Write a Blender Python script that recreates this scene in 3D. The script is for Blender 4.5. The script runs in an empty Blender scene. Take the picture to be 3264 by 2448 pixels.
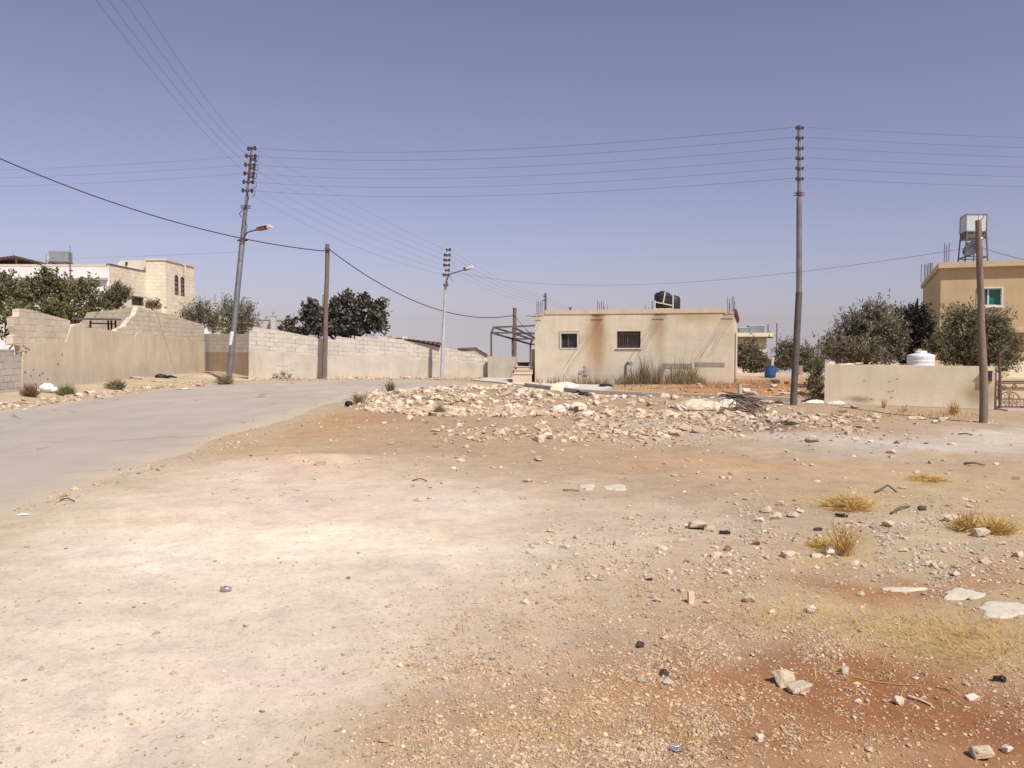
import bpy, bmesh, math, random
import numpy as np
from mathutils import Vector, Matrix
random.seed(7)
S = bpy.context.scene
COL = S.collection
R = math.radians
# ------------------------------------------------------------------ camera model (used to survey the photograph)
F, CX, CY, HY, EYE = 2700.0, 1632.0, 1224.0, 1100.0, 1.6
PT = math.atan((CY - HY) / F)
CP, SP = math.cos(PT), math.sin(PT)
def ray(px, py):
    a = (px - CX) / F; b = (CY - py) / F
    return Vector((a, CP + b * SP, -SP + b * CP))
CAM = Vector((0, 0, EYE))
def at(px, py, Y):
    d = ray(px, py); return CAM + d * (Y / d.y)
def gp0(px, py, z=0.0):
    d = ray(px, py); return CAM + d * ((z - EYE) / d.z)
def onw(px, py, A, B):
    """survey point on the vertical plane through A and B (plan points)"""
    nx, ny = -(B[1] - A[1]), B[0] - A[0]
    d = ray(px, py); t = (A[0] * nx + A[1] * ny) / (d.x * nx + d.y * ny)
    return CAM + d * t
# ------------------------------------------------------------------ noise
def _h(ix, iy, s):
    n = (ix.astype(np.int64) * 374761393 + iy.astype(np.int64) * 668265263 + s * 1442695041) & 0x7fffffff
    n = ((n ^ (n >> 13)) * 1274126177) & 0x7fffffff
    return ((n ^ (n >> 16)) & 0xffff) / 65535.0
def vnoise(x, y, s=0):
    ix, iy = np.floor(x), np.floor(y); fx, fy = x - ix, y - iy
    fx = fx * fx * (3 - 2 * fx); fy = fy * fy * (3 - 2 * fy)
    a = _h(ix, iy, s); b = _h(ix + 1, iy, s); c = _h(ix, iy + 1, s); d = _h(ix + 1, iy + 1, s)
    return (a + (b - a) * fx) * (1 - fy) + (c + (d - c) * fx) * fy
def fbm(x, y, s=0, o=4):
    r = 0; a = .5; t = 0
    for i in range(o):
        r = r + a * vnoise(x, y, s + i * 17); t += a; x = x * 2.03 + 5.1; y = y * 2.03 + 1.7; a *= .5
    return r / t
def sst(e0, e1, x):
    t = np.clip((x - e0) / (e1 - e0), 0, 1); return t * t * (3 - 2 * t)
# ------------------------------------------------------------------ terrain
ROADP = [((-12.8, -8), (-4.6, -8)), ((-12.8, 10), (-4.75, 10)), ((-12.8, 20), (-4.8, 20)), ((-12.8, 28), (-4.8, 27)), ((-12.7, 33), (-4.6, 29.6)),
         ((-11.6, 37.2), (-4.0, 30.9)), ((-8, 39.0), (-3.0, 31.3)), ((-4.2, 39.4), (-2.2, 31.0)), ((-2.2, 37.2), (-1.2, 30.4)),
         ((-.4, 34.2), (0.0, 29.4)), ((1.8, 29.6), (1.0, 27.2)), ((4.3, 26.5), (3.5, 24.8)), ((7.2, 24.2), (6.4, 22.6))]
def resample(P, n=6):
    out = []
    for i in range(len(P) - 1):
        for k in range(n):
            t = k / n
            out.append(tuple(tuple(P[i][s][c] * (1 - t) + P[i + 1][s][c] * t for c in (0, 1)) for s in (0, 1)))
    out.append(P[-1]); return out
def smooth_pairs(P, it=3):
    P = [((a[0], a[1]), (b[0], b[1])) for a, b in P]
    for _ in range(it):
        Q = [P[0]]
        for i in range(1, len(P) - 1):
            Q.append(tuple(tuple(.25 * P[i - 1][s][c] + .5 * P[i][s][c] + .25 * P[i + 1][s][c] for c in (0, 1)) for s in (0, 1)))
        Q.append(P[-1]); P = Q
    return P
RP = smooth_pairs(resample(ROADP))
_poly = np.array([p[0] for p in RP] + [p[1] for p in RP[::-1]])
def inpoly(x, y, poly):
    r = np.zeros(x.shape, bool); n = len(poly); j = n - 1
    for i in range(n):
        xi, yi = poly[i]; xj, yj = poly[j]
        c = ((yi > y) != (yj > y)) & (x < (xj - xi) * (y - yi) / (yj - yi + 1e-12) + xi)
        r ^= c; j = i
    return r
def polydist(x, y, poly):
    d = np.full(x.shape, 1e9); n = len(poly)
    for i in range(n):
        ax, ay = poly[i]; bx, by = poly[(i + 1) % n]
        ex, ey = bx - ax, by - ay; L = ex * ex + ey * ey + 1e-12
        t = np.clip(((x - ax) * ex + (y - ay) * ey) / L, 0, 1)
        d = np.minimum(d, np.hypot(x - ax - t * ex, y - ay - t * ey))
    return d
_cx = np.arange(-32, 32.01, .25); _cy = np.arange(-12, 60.01, .25)
_GX, _GY = np.meshgrid(_cx, _cy)
_sd = polydist(_GX, _GY, _poly); _sd = np.where(inpoly(_GX, _GY, _poly), -_sd, _sd)
def roadsd(x, y):
    fx = np.clip((x + 32) / .25, 0, len(_cx) - 1.001); fy = np.clip((y + 12) / .25, 0, len(_cy) - 1.001)
    i = fx.astype(int); j = fy.astype(int); u = fx - i; v = fy - j
    return (_sd[j, i] * (1 - u) + _sd[j, i + 1] * u) * (1 - v) + (_sd[j + 1, i] * (1 - u) + _sd[j + 1, i + 1] * u) * v
def G(x, y):
    x = np.asarray(x, float); y = np.asarray(y, float)
    sd = roadsd(x, y)
    off = sst(-.2, 1.6, sd)
    z = .34 * np.exp(-((x + 1.1) / 2.5) ** 4 - ((y - 24.6) / 2.6) ** 2) * (.7 + .6 * fbm(x * .9, y * .9, 3))
    z = z + .22 * np.exp(-((x - 3.4) / 3.2) ** 4 - ((y - 22.0) / 1.7) ** 2) * (.6 + .8 * fbm(x * .9, y * .9, 4))
    z = z + .14 * np.exp(-((x - 7.8) / 2.2) ** 2 - ((y - 20.6) / 1.3) ** 2)
    z = z + .20 * sst(-13.0, -15.6, x) * sst(14, 24, y)                 # verge below the left wall
    z = z + .12 * sst(2.0, 7.0, x) * sst(27.5, 32.5, y + .8 * (x - 3) * (x < 9) + 4.8 * (x >= 9)) * sst(45, 41, y)   # red bank by the house
    z = z + .07 * np.exp(-((x + 2.6 - .5 * np.sin(y)) / 1.1) ** 2 - ((y - 11.8) / .45) ** 2)
    z = z + .05 * np.exp(-((x + 3.6) / .9) ** 2 - ((y - 8.0) / .3) ** 2)
    n = (fbm(x * .35, y * .35, 11) - .5) * .10 + (fbm(x * 1.6, y * 1.6, 21) - .5) * .035 + (fbm(x * 7, y * 7, 31, 2) - .5) * .012
    z = z * off + n * off * sst(60, 30, np.abs(y))
    z = z - .052 * np.maximum(0, y - 45.5) - .03 * np.maximum(0, np.abs(x) - 45)
    return z
def gz(x, y): return float(G(np.array([x]), np.array([y]))[0])
def gp(px, py):
    z = 0.0
    for _ in range(5):
        p = gp0(px, py, z); z = gz(p.x, p.y)
    return Vector((p.x, p.y, z))
def gpv(px, py):
    """ground points for arrays of photo positions"""
    a = (px - CX) / F; b = (CY - py) / F
    dy = CP + b * SP; dz = -SP + b * CP; z = np.zeros_like(px)
    for _ in range(4):
        t = (z - EYE) / dz; x = a * t; y = dy * t; z = G(x, y)
    return x, y, z
def pix(x, y, z=0.0):
    dz = z - EYE
    f = y * CP - dz * SP; u = y * SP + dz * CP
    return CX + F * x / f, CY - F * u / f
# ------------------------------------------------------------------ objects
MW = {}
def tag(o, label=None, cat=None, group=None, kind=None):
    if label: o['label'] = label
    if cat: o['category'] = cat
    if group: o['group'] = group
    if kind: o['kind'] = kind
    return o
def thing(name, label, cat, loc=(0, 0, 0), rz=0.0, group=None):
    o = bpy.data.objects.new(name, None); COL.objects.link(o)
    o.location = loc; o.rotation_euler = (0, 0, rz); o.empty_display_size = .2
    MW[o] = Matrix.Translation(Vector(loc)) @ Matrix.Rotation(rz, 4, 'Z')
    return tag(o, label, cat, group)
def link(name, me, mats, parent=None, loc=None):
    o = bpy.data.objects.new(name, me); COL.objects.link(o)
    for m in (mats if isinstance(mats, (list, tuple)) else [mats]): me.materials.append(m)
    if parent is not None: o.parent = parent; MW[o] = MW[parent]
    else: MW[o] = Matrix.Identity(4)
    return o
class MB:
    def __init__(s): s.v = []; s.f = []; s.sm = []
    def add(s, vs, fs, sm=False):
        b = len(s.v); s.v += [Vector(v) for v in vs]
        for f in fs: s.f.append([b + i for i in f]); s.sm.append(sm)
        return s
    def obox(s, c, ax, ay, az):
        c, ax, ay, az = Vector(c), Vector(ax), Vector(ay), Vector(az)
        vs = [c + ax * i + ay * j + az * k for k in (-1, 1) for j in (-1, 1) for i in (-1, 1)]
        return s.add(vs, [(0, 2, 3, 1), (4, 5, 7, 6), (0, 1, 5, 4), (2, 6, 7, 3), (0, 4, 6, 2), (1, 3, 7, 5)])
    def box(s, x0, x1, y0, y1, z0, z1):
        return s.obox(((x0 + x1) / 2, (y0 + y1) / 2, (z0 + z1) / 2), ((x1 - x0) / 2, 0, 0), (0, (y1 - y0) / 2, 0), (0, 0, (z1 - z0) / 2))
    def bar(s, a, b, w, h=None):
        a, b = Vector(a), Vector(b); d = (b - a); h = h or w
        up = Vector((0, 0, 1)) if abs(d.normalized().z) < .95 else Vector((0, 1, 0))
        sx = d.cross(up).normalized(); sz = sx.cross(d).normalized()
        return s.obox((a + b) / 2, d / 2, sx * w / 2, sz * h / 2)
    def tube(s, pts, rad, n=8, cap=True):
        pts = [Vector(p) for p in pts]
        if not isinstance(rad, (list, tuple)): rad = [rad] * len(pts)
        vs = []; ref = None
        for i, p in enumerate(pts):
            d = (pts[min(i + 1, len(pts) - 1)] - pts[max(i - 1, 0)]).normalized()
            if ref is None: ref = Vector((0, 0, 1)) if abs(d.z) < .9 else Vector((1, 0, 0))
            sx = d.cross(ref).normalized(); sy = sx.cross(d).normalized(); ref = sy
            for k in range(n):
                a = 2 * math.pi * k / n; vs.append(p + (sx * math.cos(a) + sy * math.sin(a)) * rad[i])
        fs = [(i * n + k, i * n + (k + 1) % n, (i + 1) * n + (k + 1) % n, (i + 1) * n + k) for i in range(len(pts) - 1) for k in range(n)]
        s.add(vs, fs, True)
        if cap:
            s.add(vs[:n], [tuple(range(n))[::-1]]); s.add(vs[-n:], [tuple(range(n))])
        return s
    def prism(s, poly, off):
        poly = [Vector(p) for p in poly]; off = Vector(off); n = len(poly)
        s.add(poly + [p + off for p in poly], [tuple(range(n)), tuple(range(n, 2 * n))[::-1]] + [(i, i + n, (i + 1) % n + n, (i + 1) % n) for i in range(n)])
        return s
    def lathe(s, c, prof, n=20):
        c = Vector(c); vs = []; m = len(prof)
        for r, z in prof:
            for k in range(n):
                a = 2 * math.pi * k / n; vs.append(c + Vector((r * math.cos(a), r * math.sin(a), z)))
        fs = [(i * n + k, i * n + (k + 1) % n, (i + 1) * n + (k + 1) % n, (i + 1) * n + k) for i in range(m - 1) for k in range(n)]
        s.add(vs, fs, True)
        s.add(vs[:n], [tuple(range(n))[::-1]]); s.add(vs[-n:], [tuple(range(n))]); return s
    def ico(s, c, sc, sub=2, jit=.15, seed=0, flat=False):
        bm = bmesh.new(); bmesh.ops.create_icosphere(bm, subdivisions=sub, radius=1); rr = random.Random(seed)
        vs = [Vector(c) + Vector((v.co.x * sc[0], v.co.y * sc[1], v.co.z * sc[2])) * (1 + rr.uniform(-jit, jit)) for v in bm.verts]
        s.add(vs, [[v.index for v in f.verts] for f in bm.faces], not flat); bm.free(); return s
    def build(s, name, mats, parent=None, uv=None, fix=True):
        me = bpy.data.meshes.new(name)
        inv = MW[parent].inverted() if parent is not None else None
        loc = None
        if inv is None and s.v:      # top-level mesh: origin at the base of the thing
            xs = [v.x for v in s.v]; ys = [v.y for v in s.v]; zs = [v.z for v in s.v]
            loc = Vector(((min(xs) + max(xs)) / 2, (min(ys) + max(ys)) / 2, min(zs)))
            vv = [v - loc for v in s.v]
        else: vv = [inv @ v for v in s.v]
        me.from_pydata(vv, [], s.f)
        if fix:
            bm = bmesh.new(); bm.from_mesh(me); bmesh.ops.recalc_face_normals(bm, faces=bm.faces)
            bm.to_mesh(me); bm.free()
        me.polygons.foreach_set('use_smooth', s.sm)
        if uv:
            ul = me.uv_layers.new(name='UVMap')
            for l in me.loops: ul.data[l.index].uv = uv(s.v[l.vertex_index])
        me.update()
        o = link(name, me, mats, parent)
        if loc is not None: o.location = loc; MW[o] = Matrix.Translation(loc)
        return o
def npmesh(name, verts, faces, mats, parent=None, smooth=False, loc=None):
    """faces: (n,k) int array"""
    verts = np.asarray(verts, float)
    if parent is not None:
        m = np.array(MW[parent].inverted()); verts = verts @ m[:3, :3].T + m[:3, 3]
    elif loc is not None: verts = verts - np.array(loc)
    me = bpy.data.meshes.new(name); nf, k = faces.shape
    me.vertices.add(len(verts)); me.vertices.foreach_set('co', verts.astype(np.float32).ravel())
    me.loops.add(nf * k); me.loops.foreach_set('vertex_index', faces.astype(np.int32).ravel())
    me.polygons.add(nf); me.polygons.foreach_set('loop_start', np.arange(0, nf * k, k, dtype=np.int32))
    me.polygons.foreach_set('use_smooth', np.full(nf, smooth))
    me.update(calc_edges=True)
    o = link(name, me, mats, parent)
    if loc is not None and parent is None: o.location = loc
    return o
# ------------------------------------------------------------------ materials
def mat(name, c, c2=None, sc=2.0, rough=.9, bump=.25, bsc=30, metal=0.0, fine=.12, island=0.0, isl2=None, stains=None, spec=.3, dist=.02, trans=0.0, stretch=(1, 1, 1), streak=0.0):
    m = bpy.data.materials.new(name); m.use_nodes = True; N = m.node_tree.nodes; L = m.node_tree.links
    B = N['Principled BSDF']; B.inputs['Roughness'].default_value = rough; B.inputs['Metallic'].default_value = metal
    B.inputs['Specular IOR Level'].default_value = spec
    tc = N.new('ShaderNodeTexCoord'); mp = N.new('ShaderNodeMapping'); mp.inputs['Scale'].default_value = stretch
    L.new(tc.outputs['Object'], mp.inputs[0])
    c2 = c2 or tuple(v * .8 for v in c)
    n1 = N.new('ShaderNodeTexNoise'); n1.inputs['Scale'].default_value = sc; n1.inputs['Detail'].default_value = 7; n1.inputs['Roughness'].default_value = .62
    L.new(mp.outputs[0], n1.inputs['Vector'])
    cr = N.new('ShaderNodeValToRGB'); cr.color_ramp.elements[0].position = .35; cr.color_ramp.elements[1].position = .65
    L.new(n1.outputs['Fac'], cr.inputs[0])
    mx = N.new('ShaderNodeMix'); mx.data_type = 'RGBA'; mx.inputs[6].default_value = (*c, 1); mx.inputs[7].default_value = (*c2, 1)
    L.new(cr.outputs[0], mx.inputs[0]); out = mx.outputs[2]
    for (dims, sc3, col, seed) in (stains or []):      # dims: (x0,x1,z0,z1) object space box with soft noisy edge
        sx = N.new('ShaderNodeSeparateXYZ'); L.new(tc.outputs['Object'], sx.inputs[0])
        ns = N.new('ShaderNodeTexNoise'); ns.inputs['Scale'].default_value = sc3; ns.inputs['Detail'].default_value = 5
        mv = N.new('ShaderNodeMapping'); mv.inputs['Location'].default_value = (seed, 0, 0); mv.inputs['Scale'].default_value = (1, 1, .35)
        L.new(tc.outputs['Object'], mv.inputs[0]); L.new(mv.outputs[0], ns.inputs['Vector'])
        fac = None
        for ax, (a, b) in (('X', dims[:2]), ('Z', dims[2:])):
            mid, hw = (a + b) / 2, max((b - a) / 2, .01)
            s1 = N.new('ShaderNodeMath'); s1.operation = 'SUBTRACT'; L.new(sx.outputs[ax], s1.inputs[0]); s1.inputs[1].default_value = mid
            s2 = N.new('ShaderNodeMath'); s2.operation = 'ABSOLUTE'; L.new(s1.outputs[0], s2.inputs[0])
            s3 = N.new('ShaderNodeMath'); s3.operation = 'DIVIDE'; L.new(s2.outputs[0], s3.inputs[0]); s3.inputs[1].default_value = hw
            s4 = N.new('ShaderNodeMath'); s4.operation = 'SUBTRACT'; s4.inputs[0].default_value = 1; L.new(s3.outputs[0], s4.inputs[1]); s4.use_clamp = True
            if fac is None: fac = s4.outputs[0]
            else:
                s5 = N.new('ShaderNodeMath'); s5.operation = 'MULTIPLY'; L.new(fac, s5.inputs[0]); L.new(s4.outputs[0], s5.inputs[1]); fac = s5.outputs[0]
        s6 = N.new('ShaderNodeMath'); s6.operation = 'MULTIPLY'; L.new(fac, s6.inputs[0]); L.new(ns.outputs['Fac'], s6.inputs[1])
        s7 = N.new('ShaderNodeMapRange'); s7.inputs[1].default_value = .06; s7.inputs[2].default_value = .42; L.new(s6.outputs[0], s7.inputs[0])
        m2 = N.new('ShaderNodeMix'); m2.data_type = 'RGBA'; L.new(s7.outputs[0], m2.inputs[0]); L.new(out, m2.inputs[6]); m2.inputs[7].default_value = (*col, 1); out = m2.outputs[2]
    if streak:      # rain streaks and faint courses
        for sv_, am, sd_ in (((1.9, 1.9, .25), streak * .75, 3.1), ((.5, .5, .9), streak * .7, 8.2)):
            ms_ = N.new('ShaderNodeMapping'); ms_.inputs['Scale'].default_value = sv_; ms_.inputs['Location'].default_value = (sd_, sd_, 0); L.new(tc.outputs['Object'], ms_.inputs[0])
            ns_ = N.new('ShaderNodeTexNoise'); ns_.inputs['Scale'].default_value = 1.6; ns_.inputs['Detail'].default_value = 6; ns_.inputs['Roughness'].default_value = .7; L.new(ms_.outputs[0], ns_.inputs['Vector'])
            rs_ = N.new('ShaderNodeMapRange'); rs_.inputs[1].default_value = .35; rs_.inputs[2].default_value = .7; rs_.inputs[3].default_value = 1 + am * .4; rs_.inputs[4].default_value = 1 - am; L.new(ns_.outputs['Fac'], rs_.inputs[0])
            hs_ = N.new('ShaderNodeHueSaturation'); L.new(out, hs_.inputs['Color']); L.new(rs_.outputs[0], hs_.inputs['Value']); out = hs_.outputs[0]
    n2 = N.new('ShaderNodeTexNoise'); n2.inputs['Scale'].default_value = bsc; n2.inputs['Detail'].default_value = 6; L.new(mp.outputs[0], n2.inputs['Vector'])
    hs = N.new('ShaderNodeHueSaturation'); L.new(out, hs.inputs['Color'])
    mr = N.new('ShaderNodeMapRange'); mr.inputs[3].default_value = 1 - fine * 2; mr.inputs[4].default_value = 1 + fine * 2; L.new(n2.outputs['Fac'], mr.inputs[0])
    val = mr.outputs[0]
    if island:
        ge = N.new('ShaderNodeNewGeometry')
        m3 = N.new('ShaderNodeMapRange'); m3.inputs[3].default_value = 1 - island; m3.inputs[4].default_value = 1 + island; L.new(ge.outputs['Random Per Island'], m3.inputs[0])
        mm = N.new('ShaderNodeMath'); mm.operation = 'MULTIPLY'; L.new(val, mm.inputs[0]); L.new(m3.outputs[0], mm.inputs[1]); val = mm.outputs[0]
        if isl2:
            pw = N.new('ShaderNodeMath'); pw.operation = 'FRACT'; p2 = N.new('ShaderNodeMath'); p2.operation = 'MULTIPLY'; p2.inputs[1].default_value = 37.7
            L.new(ge.outputs['Random Per Island'], p2.inputs[0]); L.new(p2.outputs[0], pw.inputs[0])
            m4 = N.new('ShaderNodeMix'); m4.data_type = 'RGBA'; L.new(pw.outputs[0], m4.inputs[0]); L.new(out, m4.inputs[6]); m4.inputs[7].default_value = (*isl2, 1); L.new(m4.outputs[2], hs.inputs['Color'])
    L.new(val, hs.inputs['Value']); L.new(hs.outputs[0], B.inputs['Base Color'])
    if bump:
        bp = N.new('ShaderNodeBump'); bp.inputs['Strength'].default_value = bump; bp.inputs['Distance'].default_value = dist
        L.new(n2.outputs['Fac'], bp.inputs['Height']); L.new(bp.outputs[0], B.inputs['Normal'])
    if trans:
        B.inputs['Subsurface Weight'].default_value = 0
        tr = N.new('ShaderNodeBsdfTranslucent'); L.new(hs.outputs[0], tr.inputs[0]); ms = N.new('ShaderNodeMixShader'); ms.inputs[0].default_value = trans
        L.new(B.outputs[0], ms.inputs[1]); L.new(tr.outputs[0], ms.inputs[2]); L.new(ms.outputs[0], N['Material Output'].inputs[0])
    return m
def block_mat(name, c, c2, mortar, bw=.4, bh=.2, ms=.012, mort=.85, rough=.95):
    """concrete or stone blocks in courses; UV in metres"""
    m = mat(name, c, c2, sc=1.2, bump=.3, bsc=25, rough=rough); N = m.node_tree.nodes; L = m.node_tree.links
    hs = [n for n in N if n.bl_idname == 'ShaderNodeHueSaturation'][0]; B = N['Principled BSDF']
    uv = N.new('ShaderNodeUVMap'); uv.uv_map = 'UVMap'
    nw = N.new('ShaderNodeTexNoise'); nw.inputs['Scale'].default_value = 3; L.new(uv.outputs[0], nw.inputs['Vector'])
    va = N.new('ShaderNodeVectorMath'); va.operation = 'MULTIPLY_ADD'; va.inputs[1].default_value = (.03, .03, 0)
    L.new(nw.outputs['Color'], va.inputs[0]); L.new(uv.outputs[0], va.inputs[2])
    br = N.new('ShaderNodeTexBrick'); br.inputs['Scale'].default_value = 1; br.inputs['Brick Width'].default_value = bw; br.inputs['Row Height'].default_value = bh
    br.inputs['Mortar Size'].default_value = ms; br.inputs['Mortar Smooth'].default_value = .3; br.inputs['Color1'].default_value = (1, 1, 1, 1); br.inputs['Color2'].default_value = (.86, .86, .86, 1)
    br.inputs['Mortar'].default_value = (1, 1, 1, 1); L.new(va.outputs[0], br.inputs['Vector'])
    mu = N.new('ShaderNodeMix'); mu.data_type = 'RGBA'; mu.blend_type = 'MULTIPLY'; mu.inputs[0].default_value = 1; L.new(hs.outputs[0], mu.inputs[6]); L.new(br.outputs['Color'], mu.inputs[7])
    nn = N.new('ShaderNodeTexNoise'); nn.inputs['Scale'].default_value = 1.7; nn.inputs['Detail'].default_value = 3; L.new(uv.outputs[0], nn.inputs['Vector'])
    r = N.new('ShaderNodeMapRange'); r.inputs[1].default_value = .38; r.inputs[2].default_value = .56; r.inputs[4].default_value = mort; L.new(nn.outputs['Fac'], r.inputs[0])
    mm = N.new('ShaderNodeMath'); mm.operation = 'MULTIPLY'; L.new(br.outputs['Fac'], mm.inputs[0]); L.new(r.outputs[0], mm.inputs[1])
    m2 = N.new('ShaderNodeMix'); m2.data_type = 'RGBA'; L.new(mm.outputs[0], m2.inputs[0]); L.new(mu.outputs[2], m2.inputs[6]); m2.inputs[7].default_value = (*mortar, 1)
    L.new(m2.outputs[2], B.inputs['Base Color'])
    bp = [n for n in N if n.bl_idname == 'ShaderNodeBump'][0]
    b2 = N.new('ShaderNodeBump'); b2.invert = True; b2.inputs['Strength'].default_value = .6; b2.inputs['Distance'].default_value = .02
    L.new(br.outputs['Fac'], b2.inputs['Height']); L.new(bp.outputs[0], b2.inputs['Normal']); L.new(b2.outputs[0], B.inputs['Normal'])
    return m
M = {}
M['block'] = block_mat('block_tan', (.68,.585,.455), (.59,.50,.38), (.27, .20, .14), mort=.7)
M['block_pale'] = block_mat('block_pale', (.63,.58,.505), (.56,.505,.435), (.27, .22, .18), ms=.014, mort=.75)
M['block_grey'] = block_mat('block_grey', (.54,.49,.42), (.47,.42,.36), (.20, .16, .13))
M['stone'] = block_mat('stone_cladding', (.82,.73,.59), (.74,.65,.51), (.42, .33, .24), bw=.55, bh=.28, ms=.012, mort=.6)
M['plaster'] = mat('wall_plaster', (.64,.54,.41), (.58,.48,.355), sc=.8, fine=.05, stains=[((-4, 5.5, -.4, 1.2), 1.2, (.52, .44, .36), 3), ((-9, -3, -.3, .8), 1.0, (.55, .45, .33), 5)], streak=0.15)
M['plaster_mid'] = mat('wall_plaster_mid', (.57,.515,.435), (.515,.455,.38), sc=.7, fine=.06, streak=0.17)
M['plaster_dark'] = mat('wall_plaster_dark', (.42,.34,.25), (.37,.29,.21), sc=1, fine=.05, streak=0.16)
M['wall_r'] = mat('wall_right', (.78,.685,.515), (.72,.625,.465), sc=.7, fine=.05, stains=[((-1.7, -.5, 0, .3), 4, (.40, .29, .19), 2), ((1.0, 2.3, -.1, .9), 2, (.47, .37, .23), 7)], streak=0.13)
M['house'] = mat('house_render', (.68,.60,.465), (.60,.525,.40), sc=.9, fine=.06, bump=.3, bsc=14, stretch=(.6, .6, 1.5), stains=[
    ((1.75, 3.4, -3, 5.5), 1.3, (.47, .33, .20), 1), ((2.25, 3.05, -.2, 4.8), 2.2, (.38, .24, .135), 4), ((-1, 10, -1.6, 1.4), .7, (.55, .52, .48), 8), ((-2, 12, -.6, .55), 2.5, (.40, .33, .25), 12),
    ((4.6, 5.6, .6, 4.2), 1.6, (.47, .36, .235), 9), ((4, 9, 2.2, 3.3), 1.0, (.52, .40, .255), 14)], streak=.13)
M['house_top'] = mat('house_roof_edge', (.60,.50,.34), (.53,.44,.30), sc=2)
M['cement'] = mat('cement_patch', (.34, .31, .28), (.28, .25, .22), sc=5)
M['white_render'] = mat('white_render', (.80,.79,.77), (.73,.72,.70), sc=.7, fine=.04, streak=0.12)
M['cream'] = mat('cream_trim', (.62,.56,.47), (.55,.49,.405), sc=3)
M['tanhouse'] = mat('tan_render', (.56,.43,.25), (.51,.39,.225), sc=.6, fine=.05, stretch=(1, 1, .5), streak=0.1)
M['tantrim'] = mat('tan_trim', (.58,.465,.31), (.52,.41,.265), sc=2)
M['concrete'] = mat('concrete', (.50, .45, .38), (.43, .385, .32), sc=2, bsc=40, streak=0.15)
M['concrete_pale'] = mat('concrete_pale', (.62, .55, .47), (.52, .46, .39), sc=1.2, bsc=35)
M['steps'] = mat('step_stone', (.60, .49, .37), (.54, .43, .32), sc=3)
M['steel'] = mat('galvanised_steel', (.25,.245,.255), (.18,.175,.185), sc=5, rough=.5, metal=.55, bump=.1)
M['steel_dark'] = mat('weathered_steel', (.15, .13, .125), (.10, .085, .08), sc=4, rough=.7, metal=.3, bump=.15)
M['steel_rust'] = mat('rusted_steel', (.085,.05,.045), (.13,.075,.055), sc=9, rough=.85, bump=.3)
M['rebar'] = mat('rebar_rust', (.10, .06, .045), (.15, .085, .06), sc=12, rough=.9)
M['steel_light'] = mat('bright_steel', (.58, .58, .60), (.48, .48, .50), sc=5, rough=.5, metal=.3, bump=.1)
M['wood'] = mat('pole_wood', (.25, .195, .145), (.17, .13, .10), sc=6, stretch=(6, 6, .5), bump=.5, bsc=22)
M['wood_brown'] = mat('pole_wood_brown', (.21,.16,.13), (.135,.105,.09), sc=6, stretch=(6, 6, .5), bump=.5, bsc=22)
M['wire'] = mat('wire', (.17, .16, .17), sc=3, rough=.6)
M['cable'] = mat('cable_black', (.02, .02, .024), sc=3, rough=.6)
M['ceramic'] = mat('insulator_ceramic', (.055,.035,.038), (.04,.025,.028), rough=.35, bump=0)
M['black'] = mat('black_plastic', (.018, .018, .022), (.03, .03, .034), sc=5, rough=.5)
M['blackbag'] = mat('black_bag', (.012, .012, .02), (.02, .018, .03), sc=8, rough=.35, bump=.9, bsc=30)
M['glass'] = mat('dark_glass', (.022, .022, .026), (.03, .03, .032), rough=.15, bump=0, spec=.5)
M['glass_dark'] = mat('dark_interior', (.02, .016, .016), (.03, .024, .022), rough=.6, bump=0)
M['glass_green'] = mat('green_glass', (.02, .13, .10), (.025, .15, .115), rough=.2, bump=0, spec=.5)
M['glass_pink'] = mat('frosted_pane', (.24, .17, .16), (.2, .14, .14), rough=.3, bump=0)
M['white'] = mat('white_paint', (.74, .74, .74), (.66, .66, .66), sc=4, rough=.5, fine=.03)
M['whitebag'] = mat('white_sack', (.78, .78, .80), (.66, .66, .68), sc=9, rough=.6, bump=.8, bsc=14)
M['blue'] = mat('blue_plastic', (.022, .075, .24), (.03, .09, .27), sc=5, rough=.5)
M['rust_sheet'] = mat('rusty_sheet', (.10, .035, .03), (.15, .06, .045), sc=6, rough=.8)
M['red_trim'] = mat('red_trim', (.16,.075,.06), (.12,.06,.05), sc=5)
M['galv_tank'] = mat('tank_sheet', (.55, .57, .58), (.47, .49, .50), sc=2.5, rough=.45, metal=.25, bump=.05)
M['galv_tank_dull'] = mat('tank_sheet_dull', (.24, .26, .265), (.20, .215, .22), sc=2.5, rough=.6, metal=.2, bump=.05)
M['paper'] = mat('paper_label', (.75, .75, .78), sc=9, rough=.7)
M['lampred'] = mat('lamp_body', (.20, .085, .06), (.15, .06, .045), sc=9, rough=.6)
M['lampglass'] = mat('lamp_cover', (.70, .70, .68), sc=9, rough=.3, bump=0)
M['rock'] = mat('limestone', (.76,.61,.44), (.62,.48,.335), sc=7, bump=.6, bsc=26, fine=.1)
M['rock_grey'] = mat('limestone_grey', (.66,.555,.43), (.53,.43,.325), sc=7, bump=.6, bsc=26)
M['rock_white'] = mat('limestone_white', (.82,.735,.61), (.70,.605,.48), sc=7, bump=.5, bsc=26)
M['rock_pink'] = mat('broken_tile_pink', (.46, .28, .21), (.38, .22, .16), sc=8, bump=.5)
M['rock_dark'] = mat('dark_stone', (.11, .085, .075), (.07, .055, .05), sc=8, bump=.6)
M['rubble'] = mat('rubble_mix', (.64,.53,.41), (.45,.35,.255), sc=3, bump=.4, bsc=20, island=.22, isl2=(.42, .30, .21))
M['pebble'] = mat('pebble_mix', (.56,.44,.305), (.43,.32,.215), sc=10, bump=0, island=.28, isl2=(.42, .28, .17))
M['pebble_pale'] = mat('pebble_pale', (.62, .53, .43), (.50, .41, .32), sc=10, bump=0, island=.3, isl2=(.36, .27, .20))
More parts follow.
